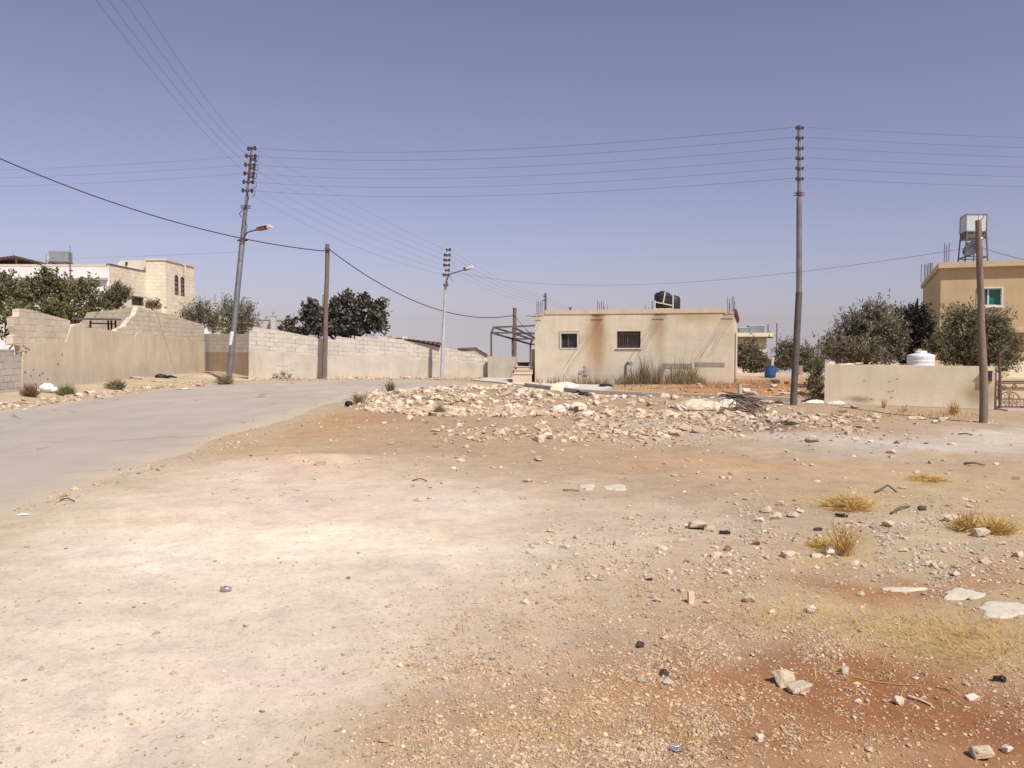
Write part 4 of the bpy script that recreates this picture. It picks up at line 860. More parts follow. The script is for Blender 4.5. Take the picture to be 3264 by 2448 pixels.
def arch_hole(px0, px1, py0, py1): 
    a = onx(px0, py1, TX); b = onx(px1, py1, TX); c = onx(px0, py0, TX); return (a.y, b.y, a.z, c.z)
H1 = arch_hole(557, 569, 875, 937); H2 = arch_hole(576, 588, 881, 941)
mb = MB(); side_skin(mb, TX, ty0, ty1, -1, tz, [H1, H2])
mb.add([(hx + .003, ty0, -1), (TX, ty0, -1), (TX, ty0, tz), (hx + .003, ty0, tz), (TX, ty1, -1), (TX, ty1, tz), (hx + .003, ty1, -1), (hx + .003, ty1, tz)], [(0, 1, 2, 3), (4, 6, 7, 5), (3, 2, 5, 7)])
tw = mb.build('tower', M['stone'], h4, uv=lambda v: (v.x + v.y, v.z))
mb = MB(); mb.box(hx, TX + .08, ty0 - .08, ty1 + .08, tz + .003, tz + .14); mb.build('tower_coping', M['cream'], h4)
for hh in (H1, H2):
    y0, y1, z0, z1 = hh; ym = (y0 + y1) / 2; rr_ = (y1 - y0) / 2; zs = z1 - rr_ * .9
    arc = [(TX - .05, ym - rr_ * math.cos(k * math.pi / 10), zs + rr_ * .9 * math.sin(k * math.pi / 10)) for k in range(11)]
    mb = MB(); mb.prism([(TX - .05, y0, z0), *arc, (TX - .05, y1, z0)], (-.02, 0, 0)); aw = mb.build('arched_window', M['glass_pink'], h4)
    mb = MB(); pts = [(TX - .02, y0 + .04, z0), *[(TX - .02, ym - (rr_ - .04) * math.cos(k * math.pi / 10), zs + (rr_ - .04) * .9 * math.sin(k * math.pi / 10)) for k in range(11)], (TX - .02, y1 - .04, z0), (TX - .02, y0 + .04, z0)]
    for i in range(len(pts) - 1): mb.bar(pts[i], pts[i + 1], .07)
    for k in (.28, .52, .76): mb.bar((TX - .02, y0, z0 + (z1 - z0) * k), (TX - .02, y1, z0 + (z1 - z0) * k), .06)
    mb.build('frame', M['steel_rust'], aw)
    mb = MB()      # spandrels close the square head of the opening to an arch
    for sgn in (-1, 1):
        P = [(TX + .002, ym + sgn * rr_, z1 + .01), (TX + .002, ym + sgn * rr_, zs)] + [(TX + .002, ym + sgn * rr_ * math.cos(k * math.pi / 12), zs + rr_ * .9 * math.sin(k * math.pi / 12)) for k in range(1, 7)] + [(TX + .002, ym, z1 + .01)]
        mb.prism(P, (-.15, 0, 0))
    mb.build('arch_head', M['cream'], aw)
mb = MB(); c = onx(580, 845, TX); mb.tube([c + Vector((.0, 0, 0)), c + Vector((.25, 0, .02)), c + Vector((.3, 0, -.5))], .05, 6); mb.build('spout', M['cream'], h4)
a = at(376, 843, 66.5); b = at(489, 830, 66.5); mb = MB(); mb.prism([(a.x, 66.5, pz(850, 60)), (a.x, 66.5, a.z + .15), (a.x + .2, 66.5, a.z + .3), (b.x - .2, 66.5, b.z + .05), (b.x + .1, 66.5, b.z - .35), (b.x + .45, 66.5, b.z - .45), (b.x + .3, 66.5, pz(868, 66.5))], (0, 4, 0)); mb.build('stair_block', M['cream'], h4)
mb = MB(); p = at(403, 840, 66.4); mb.obox(p, (.06, 0, 0), (0, .08, 0), (0, 0, .12)); mb.build('vent_hole', M['glass_dark'], h4)
mb = MB(); a = at(608, 976, 74); b = at(642, 982, 74); mb.box(hx, b.x + .6, 74, 82, -1, a.z); mb.build('annex', M['white_render'], h4)
# roof canopy
cn = thing('roof_canopy', 'brown corrugated shade canopy on posts on the white house roof', 'canopy', (at(60, 850, 63).x, 63, pz(842, 60)))
P = [at(-60, 822, 62), at(50, 817, 62), at(162, 845, 64.5), at(60, 848, 66)]; P = [at(-90, 834, 60.6), at(48, 816, 60.8), at(166, 845, 64.5), at(40, 852, 66)]
mb = MB(); n_ = 26
for k in range(n_):
    t0, t1 = k / n_, (k + 1) / n_; dz = .05 * (k % 2)
    mb.prism([P[0].lerp(P[1], t0) + Vector((0, 0, dz)), P[0].lerp(P[1], t1) + Vector((0, 0, .05 - dz)), P[3].lerp(P[2], t1) + Vector((0, 0, .05 - dz)), P[3].lerp(P[2], t0) + Vector((0, 0, dz))], (0, 0, .02))
mb.build('sheet', M['rust_sheet'], cn)
mb = MB(); zr = pz(850, 60)
for p in (P[0], P[1], P[2], P[3]): mb.bar((p.x + .05, p.y + .05, zr), (p.x + .05, p.y + .05, p.z), .09)
for i in range(4): mb.bar(P[i] - Vector((0, 0, .07)), P[(i + 1) % 4] - Vector((0, 0, .07)), .09)
mb.build('frame', M['steel_rust'], cn)
Y = 62; a = at(156, 833, Y); b = at(211, 800, Y); tk = thing('water_tank', 'square grey metal water tank on short legs on the white house roof', 'water tank', ((a.x + b.x) / 2, Y, zr))
mb = MB(); U = Vector((1, .25, 0)).normalized(); V = Vector((-.25, 1, 0)).normalized(); o = Vector((a.x, Y, a.z)); q = Vector((0, 0, b.z - a.z))
mb.prism([o, o + U * 1.28, o + U * 1.28 + q, o + q], V * 1.2); mb.build('body', M['galv_tank_dull'], tk)
mb = MB(); cor = [o, o + U * 1.28, o + U * 1.28 + V * 1.2, o + V * 1.2]
for i in range(4): c, d = cor[i], cor[(i + 1) % 4]; mb.bar((c.x, c.y, zr), (c.x, c.y, c.z - .002), .06); mb.bar((c.x, c.y, c.z - .06), (d.x, d.y, d.z - .06), .08); mb.bar((c.x, c.y, zr + .12), (d.x, d.y, c.z - .1), .04)
mb.build('stand', M['rust_sheet'], tk)
c = at(146, 822, 61.6); mb = MB(); mb.lathe((0, 0, 0), [(.02, 0), (.12, .02), (.2, .06), (.25, .11)], 16); vv = []
Rm = Matrix.Translation(c) @ Matrix.Rotation(R(35), 4, 'Z') @ Matrix.Rotation(R(58), 4, 'X'); mb.v = [Rm @ v for v in mb.v]; mb.tube([c, (c.x, c.y + .15, zr)], .035, 6); mb.tube([c, Rm @ Vector((0, 0, .5))], .02, 5)
tag(mb.build('satellite_dish', M['galv_tank_dull']), 'small satellite dish beside the grey tank on the white house roof', 'satellite dish')
p = at(226, 900, 59.6); mb = MB(); mb.tube([(p.x, 59.6, pz(905, 59.6)), (p.x, 59.6, pz(782, 59.6))], [.035, .018], 6); mb.obox((p.x, 59.66, pz(880, 59.6)), (.08, 0, 0), (0, .07, 0), (0, 0, .06)); mb.obox((p.x, 59.66, pz(862, 59.6)), (.08, 0, 0), (0, .07, 0), (0, 0, .05))
tag(mb.build('antenna_mast', M['steel_dark']), 'thin antenna mast fixed to the front of the white house', 'mast')
# distant pale buildings
for (x0, x1, y0, Y, mast, lab) in ((677, 690, 966, 120, (683, 936), 'slim pale tower with a lattice mast seen beyond the two garden shrubs'), (862, 877, 1008, 110, (868, 995), 'distant pale pillar-like building left of the fig tree')):
    a = at(x0, y0, Y); b = at(x1, y0, Y); t_ = thing('distant_tower', lab, 'tower', ((a.x + b.x) / 2, Y, -5))
    mb = MB(); mb.box(a.x, b.x, Y, Y + .7, -6, a.z); mb.build('shaft', M['distant'], t_)
    mb = MB(); mb.box(a.x - .06, b.x + .06, Y - .06, Y + .76, a.z + .003, a.z + .15); mb.build('cap', M['distant'], t_)
    mb = MB(); cx = (a.x + b.x) / 2; zt_ = at(mast[0], mast[1], Y).z
    for d in (-.16, .16): mb.tube([(cx + d, Y + .3, a.z + .15), (cx + d * .2, Y + .3, zt_ - (0 if d < 0 else .5))], .03, 5)
    for k in range(5): z = a.z + .2 + (zt_ - a.z) * .15 * k; mb.bar((cx - .15, Y + .3, z), (cx + .15, Y + .3, z + .15), .025)
    mb.build('mast', M['steel'], t_)
mb = MB(); a = at(835, 1020, 112); b = at(878, 1012, 112); mb.box(a.x, b.x, 111, 116, -6, a.z); mb.box(a.x - .1, b.x + .1, 110.9, 116, a.z + .003, a.z + .2)
tag(mb.build('distant_house', M['distant']), 'faint pale flat-roofed house far off beside the pillar-like building', 'house')
mb = MB(); a = at(696, 1030, 58); b = at(742, 1060, 58); mb.box(a.x, b.x, 58, 63, -1, a.z); mb.box(a.x - .1, b.x + .1, 57.9, 63, a.z + .003, a.z + .15)
tag(mb.build('garden_shed', M['cream']), 'pale flat shed glimpsed behind the lamp pole shrubs', 'shed')
# gabled shed and rusty roof behind the compound wall
sh = thing('gabled_shed', 'low shed with a red-edged gable peeking over the compound wall', 'shed', (at(1510, 1150, 42.4).x, 42.4, 0))
Y = 42.35; g_ = [at(1459, 1200, Y), at(1459, 1113, Y), at(1518, 1110.5, Y), at(1553, 1132, Y), at(1553, 1200, Y)]
mb = MB(); mb.prism(g_, (0, 4, 0)); mb.build('wall', M['block_pale'], sh, uv=lambda v: (v.x, v.z + .03))
mb = MB(); 
for a, b in ((g_[1], g_[2]), (g_[2], g_[3])): mb.bar(a + Vector((-.02, -.04, .03)), b + Vector((.02, -.04, .03)), .09, .05)
mb.build('coping', M['red_trim'], sh)
sr = thing('lean_to_roof', 'dark red corrugated sheet roof sloping above the compound wall', 'roof', (at(1350, 1090, 41.5).x, 41.5, 0))
P = [at(1287, 1081.5, 41.3), at(1406, 1100, 41.4), at(1406, 1094, 44), at(1260, 1079, 44)]
mb = MB(); n_ = 18
for k in range(n_):
    t0, t1 = k / n_, (k + 1) / n_; dz = .03 * (k % 2)
    mb.prism([P[0].lerp(P[1], t0) + Vector((0, 0, dz)), P[0].lerp(P[1], t1) + Vector((0, 0, .03 - dz)), P[3].lerp(P[2], t1) + Vector((0, 0, .03 - dz)), P[3].lerp(P[2], t0) + Vector((0, 0, dz))], (0, 0, .03))
mb.build('sheet', M['rust_sheet'], sr)
mb = MB(); mb.bar(P[0] + Vector((.05, .25, -.05)), P[1] + Vector((-.05, .25, -.05)), .1, .12)
for t in (.1, .9): p = P[0].lerp(P[1], t); mb.bar((p.x, p.y + .3, -.1), (p.x, p.y + .3, p.z - .05), .09)
mb.build('frame', M['steel_rust'], sr)
for px, lab in ((1240, 'two small reddish blocks lying on the compound wall top'), (1291, 'two upright pale blocks on the compound wall beside the rusty roof')):
    mb = MB(); zt_ = onw(px, 1077 if px < 1260 else 1083, MA, MBp)
    for k in (-1, 1): mb.obox(zt_ + Vector((k * .065, .1, .055 if px < 1260 else .08)), (.05, 0, 0), (0, .08, 0), (.01, 0, .05 if px < 1260 else .08))
    tag(mb.build('loose_blocks', M['rock_pink'] if px < 1260 else M['rock_white']), lab, 'blocks')
# lean-to behind the broken gap in the left wall
lt = thing('lean_to_shelter', 'dark sheet shelter on thin legs behind the gap in the tall plastered wall', 'shelter', (at(310, 1040, 36.6).x, 36.6, 0))
a = at(228, 1018, 34); b = at(388, 1021, 37.2)
mb = MB(); mb.prism([at(228, 1019, 33.4), at(388, 1022, 35.6), at(384, 1019.5, 36.5), at(235, 1016, 36)], (0, 0, .05)); mb.build('sheet', M['steel_dark'], lt)
mb = MB()
for px, Y in ((288, 36.0), (345, 36.2), (355, 36.3), (368, 36.4)): p = at(px, 1022, Y); mb.bar((p.x, Y, 0), (p.x, Y, p.z), .06)
mb.bar(at(285, 1030, 36.0), at(370, 1033, 36.4), .05); mb.build('legs', M['steel_dark'], lt)
# bare pergola
pg = thing('pergola_frame', 'bare dark steel canopy frame beside the left end of the house', 'pergola', (at(1600, 1200, 43).x, 43, 0))
def zc3(x, y, Y): return at(1050 + x / 3.16, 880 + y / 3.16, Y)
ya, yb, yc = 42.6, 45.5, 48.5
P1, P2, P3 = zc3(1655, 515, ya + .5), zc3(1630, 570, ya), zc3(1632, 1040, ya)
R1, R2 = zc3(2075, 500, ya + .6), zc3(2075, 576, ya)
Q0, Q1, Q2, Q3 = zc3(1845, 512, yb - 1.2), zc3(1860, 580, yb + .3), zc3(1843, 632, yb), zc3(1843, 960, yb)
V1, V2, V3 = zc3(2045, 638, yc + .3), zc3(2024, 686, yc), zc3(2018, 940, yc)
mb = MB(); w_ = .085
for a, b in ((P1, R1), (P2, R2), (P1, P2), (Q1, Q2), (V1, V2), (P1, Q1), (Q1, V1), (P2, Q2), (Q2, V2), (Q1, zc3(2090, 580, yb + .3)), (Q2, zc3(2090, 634, yb)), (V2, zc3(2090, 690, yc)), (Q0, V1 + Vector((.3, 0, 0))), (Q0, zc3(1845, 570, ya))): mb.bar(a, b, w_)
mb.build('roof_frame', M['steel_dark'], pg)
for a in (P2, Q2, V2):
    mb = MB(); mb.bar((a.x, a.y, gz(a.x, a.y) - .1), a, .09); mb.build('post', M['steel_dark'], pg)
# ================================================================== POLES AND LINES
def bracket(t_, p, ax, r=.05, ln=.17, name='insulator', single=False, m='ceramic', s_=1.0):
    """a pair of shackle insulators either side of the pole on a steel strap"""
    ax = Vector(ax).normalized(); up = Vector((0, 0, 1))
    mb = MB(); mb.bar(p - ax * (ln + .06 * s_) * (0 if single else 1), p + ax * (ln + .06 * s_), .03 * s_, .07 * s_); mb.tube([p - up * .045 * s_, p + up * .045 * s_], .085 * (s_ if s_ < .6 else 1), 10); s = mb.build('bracket', M['steel_rust'], t_)
    for sg in ((1,) if single else (-1, 1)):
        c = p + ax * sg * ln; mb = MB()
        mb.lathe(c - up * .07 * s_, [(a_ * s_, b_ * s_) for a_, b_ in ((.02, -.03), (.05, 0), (.062, .02), (.05, .045), (.035, .07), (.05, .095), (.062, .12), (.05, .14), (.02, .17))], 10); mb.build(name, M[m], s)
lp = thing('lamp_pole', 'tall steel utility pole leaning right, with insulators and a street lamp arm', 'utility pole', tuple(at(727, 1215, 38)))
LPb, LPt = at(727, 1213, 38), at(803, 466, 38)
def lpt(py, dx=0):
    t = (1213 - py) / (1213 - 466); p = LPb.lerp(LPt, t); return p
b = LPb - Vector((0, 0, .3)); j1 = lpt(765); j2 = lpt(667)
mb = MB(); mb.tube([b, j1, lpt(763)], [.135, .118, .106], 14); mb.build('lower_shaft', M['steel'], lp)
mb = MB(); mb.tube([lpt(762.9), j2], [.105, .092], 14); mb.build('middle_shaft', M['steel'], lp)
mb = MB(); mb.tube([lpt(666.8), LPt], [.062, .05], 12); mb.build('upper_shaft', M['steel'], lp)
mb = MB(); mb.tube([lpt(668), lpt(664)], .095, 12); mb.tube([lpt(767), lpt(761)], .14, 12); mb.obox(lpt(764), (.24, 0, 0), (0, .02, 0), (0, 0, .03)); mb.build('clamp_ring', M['steel_rust'], lp)
LBY = (497, 525, 552, 579, 606)
for y in LBY: bracket(lp, lpt(y), (1, .15, 0), ln=.19)
for y in LBY[:3]: bracket(lp, lpt(y + 11) + Vector((.08, -.06, 0)), (.75, .6, 0), ln=.14, single=True)
bracket(lp, lpt(473), (1, .2, .12), ln=.14)
mb = MB()
for d in (-.03, .06): mb.bar(lpt(659) + Vector((-.22, -.09, d)), lpt(659) + Vector((.22, -.09, d)), .025); mb.bar(lpt(659) + Vector((-.22, .09, d)), lpt(659) + Vector((.22, .09, d)), .025)
mb.build('step_bracket', M['steel_rust'], lp)
ar = at(777, 753, 37.9); mb = MB(); a1, a2, a3 = lpt(757) + Vector((.08, -.02, -.05)), at(788, 741, 37.8), at(827, 729, 37.5)
mb.tube([a1, a1 + Vector((.03, 0, .15)), a2, a3], .032, 8); arm = mb.build('lamp_arm', M['steel_rust'], lp)
hd, he = at(822, 731, 37.5), at(853, 724, 37.3); ax = (he - hd).normalized(); sd_ = ax.cross(Vector((0, 0, 1))).normalized(); up = sd_.cross(ax)
mb = MB(); mb.obox(hd.lerp(he, .42), ax * .2, sd_ * .12, up * .07); mb.tube([hd - ax * .08, hd + ax * .03], .05, 8); mb.build('lamp_body', M['lampred'], arm)
mb = MB(); mb.obox(hd.lerp(he, .72) + up * .09, ax * .22, sd_ * .14, up * .018); mb.obox(he + ax * .10 - up * .01, ax * .09, sd_ * .1, up * .035); mb.build('lamp_cover', M['lampglass'], arm)
mb = MB(); q = lpt(610)
mb.tube([lpt(612) + Vector((.02, -.07, 0)), lpt(630) + Vector((.12, -.1, 0)), lpt(650) + Vector((.08, -.1, 0)), lpt(668) + Vector((-.05, -.1, 0))], .018, 5)
mb.tube([lpt(666) + Vector((-.1, -.05, 0)), lpt(680) + Vector((-.22, -.1, 0)), lpt(692) + Vector((-.12, -.06, 0))], .018, 5)
mb.tube([lpt(705) + Vector((.08, -.08, 0)), lpt(720) + Vector((.2, -.1, 0)), lpt(742) + Vector((.13, -.1, 0)), lpt(752) + Vector((.1, -.1, 0))], .012, 5)
for k, y in enumerate(LBY): p = lpt(y); mb.tube([p + Vector((.2, -.05, .03)), p + Vector((.38, -.1, -.02)), p + Vector((.34 + .05 * (k % 2), -.12, -.22)), p + Vector((.22, -.06, -.3))], .012, 5)
mb.build('jumper_wire', M['cable'], lp)
mb = MB(); p = lpt(1077); mb.lathe((0, 0, 0), [(.137, -.3), (.137, .3)], 12); d = (LPt - LPb).normalized(); mb.v = [Vector((v.x + p.x + d.x * v.z, v.y + p.y, v.z + p.z)) for v in mb.v if True]; mb.build('paper_label', M['paper'], lp)
# timber pole by the compound wall
def wood_pole(name, label, b, t, r0, r1, m, group=None, seed=0):
    o = thing(name, label, 'utility pole', tuple(b), group=group); q = random.Random(seed); pts = []; rad = []
    for k in range(9):
        s = k / 8; pts.append(b.lerp(t, s) + Vector((q.uniform(-.012, .012), q.uniform(-.012, .012), 0))); rad.append((r0 * (1 - s) + r1 * s) * q.uniform(.97, 1.03))
    pts[0] = pts[0] - Vector((0, 0, .25)); mb = MB(); mb.tube(pts, rad, 12); mb.build('shaft', M[m], o); return o
wb, wt = at(1034, 1198, 40.2), at(1044, 778, 40.2)
wp = wood_pole('timber_pole', 'brown timber pole standing close against the compound wall', wb, wt, .125, .10, 'wood_brown')
mb = MB(); mb.tube([at(1043, 792, 40.1), at(1043, 797, 40.1)], .115, 10); mb.tube([at(1042, 795, 40.05), at(1030, 800, 40)], .03, 6); mb.tube([at(1049, 793, 40.05), at(1056, 800, 40)], .03, 6); mb.build('cable_clamp', M['steel_dark'], wp)
mb = MB(); mb.tube([at(1035, 945, 40.05), at(1030, 940, 40), at(1029, 965, 40), at(1033, 985, 40.05)], .025, 5); mb.build('cable_hook', M['steel_dark'], wp)
# thin lamp post
l2 = thing('street_lamp', 'slim pale steel pole with a long street lamp arm in front of the compound wall', 'street lamp', tuple(at(1409, 1197, 40.6)))
Y = 40.5; b, j, t = at(1408, 1200, Y), at(1420, 910, Y), at(1427, 785, Y)
mb = MB(); mb.tube([b - Vector((0, 0, .2)), at(1415, 1030, Y)], [.095, .085], 12); mb.build('lower_shaft', M['steel_light'], l2)
mb = MB(); mb.tube([at(1415, 1029.8, Y), j], [.07, .062], 12); mb.build('middle_shaft', M['steel_light'], l2)
mb = MB(); mb.tube([at(1420, 909.8, Y), t], [.05, .042], 10); mb.build('upper_shaft', M['steel_light'], l2)
L2Y = (796, 813, 829, 845, 861, 876)
L2j, L2t = j, t
def l2p(y): return L2j.lerp(L2t, (910 - y) / (910 - 785))
for i, y in enumerate(L2Y): bracket(l2, l2p(y), (1, .15, 0), ln=.12, single=i in (0, 4), s_=.8)
mb = MB(); mb.tube([l2p(880) + Vector((.06, -.05, -.2)), l2p(879) + Vector((.1, -.05, 0)), at(1440, 872, Y - .2), at(1483, 859, Y - .5)], .03, 8); arm = mb.build('lamp_arm', M['steel'], l2)
a, c = at(1481, 858, Y - .5), at(1503, 851, Y - .6); ax = (c - a).normalized(); sd_ = ax.cross(Vector((0, 0, 1))).normalized(); up = sd_.cross(ax)
mb = MB(); mb.obox(a.lerp(c, .25), ax * .11, sd_ * .11, up * .07); mb.build('lamp_body', M['lampred'], arm)
mb = MB(); mb.obox(a.lerp(c, .72), ax * .15, sd_ * .13, up * .06); mb.build('lamp_cover', M['lampglass'], arm)
mb = MB(); mb.tube([l2p(884) + Vector((.1, -.08, 0)), at(1424, 895, Y - .1), at(1426, 904, Y - .1), at(1420, 912, Y - .1)], .03, 5); mb.tube([at(1430, 880, Y - .1), at(1438, 886, Y - .1), at(1445, 900, Y - .1)], .012, 4); mb.obox(at(1421, 909, Y - .08), (.12, 0, 0), (0, .08, 0), (0, 0, .05)); mb.build('junction_cable', M['steel_dark'], l2)
# timber pole behind the pergola
wb2, wt2 = at(1640, 1205, 52), at(1641, 981, 52)
wood_pole('timber_pole', 'thin dark timber pole standing behind the bare metal canopy frame', Vector((wb2.x, 52, -.6)), wt2, .13, .11, 'wood_brown', seed=3)
# tall steel pole at right
rp = thing('steel_pole', 'tall dark steel utility pole with six insulator brackets standing in the rubble', 'utility pole', tuple(gp(2547, 1296)))
Y = rp.location.y; zg = rp.location.z; PXr = 2547
def rpt(py): return at(PXr, py, Y)
mb = MB(); mb.tube([Vector((rpt(0).x, Y, zg - .3)), rpt(932)], [.082, .077], 14); mb.build('lower_shaft', M['steel_dark'], rp)
mb = MB(); mb.tube([rpt(931.6), rpt(630)], [.068, .062], 14); mb.build('middle_shaft', M['steel'], rp)
mb = MB(); mb.tube([rpt(629.6), rpt(402)], [.046, .038], 12); mb.build('upper_shaft', M['steel'], rp)
mb = MB(); mb.tube([rpt(1195), rpt(1165)], [.0835, .0825], 14); mb.build('rust_band', mat('rust_patch', (.34, .20, .12), (.30, .24, .20), sc=9), rp)
mb = MB(); mb.tube([rpt(402), rpt(399)], [.05, .02], 10); mb.build('pole_cap', M['steel_rust'], rp)
RPY = (409, 441, 474, 506, 538, 571)
for y in RPY: bracket(rp, rpt(y) + Vector((0, -.04, 0)), (1, .05, 0), ln=.075, s_=.42)
mb = MB()
for y in (615, 623): mb.bar(rpt(y) + Vector((-.13, -.05, 0)), rpt(y) + Vector((.13, -.05, 0)), .012); mb.bar(rpt(y) + Vector((-.13, .05, 0)), rpt(y) + Vector((.13, .05, 0)), .012)
mb.tube([rpt(624), rpt(612)], .06, 10); mb.build('step_bracket', M['steel_rust'], rp)
# short timber pole at right
b = gp(3137, 1347); wp2 = wood_pole('timber_pole', 'short weathered grey timber pole in front of the beige garden wall', b, at(3120, 702, b.y), .087, .058, 'wood', seed=8)
mb = MB(); mb.tube([at(3122, 757, b.y), at(3122, 762, b.y)], .066, 12); mb.build('metal_band', M['white'], wp2)
for P_ in ([at(3128, 758, b.y - .05), at(3138, 742, b.y - .1), at(3145, 730, b.y - .1)], [at(3119, 702, b.y), at(3118, 682, b.y)], [at(3126, 702, b.y), at(3136, 690, b.y), at(3137, 680, b.y)]):
    mb = MB(); mb.tube(P_, .006, 4); mb.build('loose_wire', M['cable'], wp2)
WPR = at(3118, 785, b.y)
# ---- wires
def wire(p, q, sag, r, label, group, m='wire', n=26, name='power_line'):
    p, q = Vector(p), Vector(q); mb = MB()
    c = [p.lerp(q, k / n) - Vector((0, 0, sag * 4 * (k / n) * (1 - k / n))) for k in range(n + 1)]
    mb.tube(c, r, 5, False); o = mb.build(name, M[m]); tag(o, label, 'power line', group); return o
WR = .0045
lst = [lpt(473)] + [lpt(y) for y in LBY]; rst = [rpt(y) + Vector((-.08, -.04, .02)) for y in RPY]
nm = ['topmost', 'second', 'third', 'fourth', 'fifth', 'lowest']
for i in range(6):
    p = lst[i] + Vector((.2, 0, 0)); g = 'wires between the leaning lamp pole and the tall right pole'
    wire(p, rst[i], .35, WR * (1.15 if i in (0, 1, 5) else .85), nm[i] + ' thin wire strung from the leaning lamp pole to the tall right pole', g)
    e = at(4100, (446, 478, 504, 536, 566, 596)[i], Y + 3)
    wire(rst[i] + Vector((.16, 0, 0)), e, .12, WR * .85, nm[i] + ' thin wire leaving the tall right pole for the right edge', 'wires running right from the tall pole')
for i, (tx, k) in enumerate(((453, 0), (402, 1), (355, 2), (315, 3))):
    p = lst[k]; d = ray(tx, 0)
    yy = 16.0; m_ = CAM + d * (yy / d.y); t = (p.y - yy) / (p.y + 4)     # passes over the photo's top edge at y = 16 m
    q = p + (m_ + Vector((0, 0, .9 * 4 * t * (1 - t) * 1.0)) - p) / t
    wire(p + Vector((-.1, -.1, 0)), q, .9, WR * .9, ('outermost right', 'second from right', 'third from right', 'outermost left')[i] + ' of the wires climbing from the leaning pole out of the sky', 'wires climbing to the upper left', n=40)
for i, (k, py) in enumerate(((1, 548), (2, 572), (3, 600))):
    wire(lst[k] + Vector((-.2, 0, 0)), at(-500, py, 42), .2, WR * .9, ('upper', 'middle', 'lower')[i] + ' wire leaving the leaning lamp pole for the left edge', 'wires running left from the leaning pole')
for i in range(6):
    wire((lst[0:1] + [lpt(y + 11) for y in LBY])[i] + Vector((.15, 0, 0)), l2p(L2Y[i]) + Vector((-.1, 0, 0)), .15 + .05 * i, WR * (1.1 if i in (0, 2, 5) else .85), nm[i] + ' wire descending from the leaning lamp pole to the slim street lamp pole', 'wires between the two lamp poles')
for i in range(5):
    wire(l2p(L2Y[i]) + Vector((.12, 0, 0)), at(1737, 943 + 8 * i, 46), .25, WR * .9, nm[i] + ' faint wire from the slim lamp pole to the pole behind the house', 'wires from the slim lamp pole past the house')
for i in range(2):
    wire(at(1740, 945 + 12 * i, 46), at(1818, 980 + 6 * i, 60), .15, WR, ('upper', 'lower')[i] + ' short wire between the two pole tips over the house roof', 'short wires over the house roof')
wire(at(-420, 305, 30), at(1030, 800, 40.0), .95, .022, 'thick black cable sagging from the upper left to the brown timber pole', None, 'cable', 40, 'black_cable')
wire(at(1056, 800, 40.0), at(1640, 1005, 52), 1.15, .022, 'thick black cable drooping from the brown timber pole past the slim lamp pole', None, 'cable', 30, 'black_cable')
wire(at(1641, 1006, 52), at(1712, 1082, 37), .1, .014, 'short black cable dropping from the thin timber pole to the house', None, 'cable', 12, 'black_cable')
wire(at(1424, 862, 40.5), WPR, .75, .0045, 'long lone wire crossing from the slim lamp pole to the short right pole', None, 'wire', 44, 'black_cable')
wire(at(-300, 832, 44), lpt(800), .1, .004, 'faintest low wire behind the white house leading to the leaning lamp pole', None, 'wire', 16, 'power_line')
wire(WPR, at(3700, 850, 15), .2, .006, 'thin wire sloping down from the short right pole across the tan house', None, 'wire', 16, 'power_line')

# ================================================================== PLANTS
def leafcloud(name, m, parent, clumps, nt, lp_, ll, lw, up=.5, seed=0, tl=.5, droop=0.0, fill=.75):
    rg = np.random.default_rng(seed); vol = np.array([c[3] * c[4] * c[5] for c in clumps]) ** .8; pr = vol / vol.sum()
    ci = rg.choice(len(clumps), nt, p=pr); cl = np.array(clumps)[ci]
    u = rg.normal(size=(nt, 3)); u /= np.linalg.norm(u, axis=1)[:, None]
    rad = rg.uniform(.25, 1.0, nt) ** .55 * fill
    base = cl[:, :3] + u * rad[:, None] * cl[:, 3:6]
    d = u * cl[:, 3:6] / cl[:, 3:6].max(1)[:, None] + np.array([0, 0, up]) + rg.normal(size=(nt, 3)) * .35; d /= np.linalg.norm(d, axis=1)[:, None]
    L_ = tl * rg.uniform(.5, 1.25, nt)
    s = rg.uniform(0, 1, (nt, lp_)) 
    cen = base[:, None, :] + d[:, None, :] * (L_[:, None] * s)[:, :, None] + rg.normal(size=(nt, lp_, 3)) * ll * .35
    cen[:, :, 2] -= droop * s ** 2 * L_[:, None]
    ld = d[:, None, :] * .8 + rg.normal(size=(nt, lp_, 3)) * .75; ld /= np.linalg.norm(ld, axis=2)[:, :, None]
    w = np.cross(ld, rg.normal(size=(nt, lp_, 3))); w /= np.linalg.norm(w, axis=2)[:, :, None]
    cen, ld, w = cen.reshape(-1, 3), ld.reshape(-1, 3), w.reshape(-1, 3); n = len(cen)
    sc = rg.uniform(.6, 1.25, n)[:, None]; nn = np.cross(ld, w)
    v = np.stack([cen - ld * ll * .5 * sc, cen + w * lw * .5 * sc + nn * lw * .18, cen + ld * ll * .5 * sc, cen - w * lw * .5 * sc + nn * lw * .18], 1).reshape(-1, 3)
    return npmesh(name, v, np.arange(n * 4).reshape(n, 4), M[m], parent)
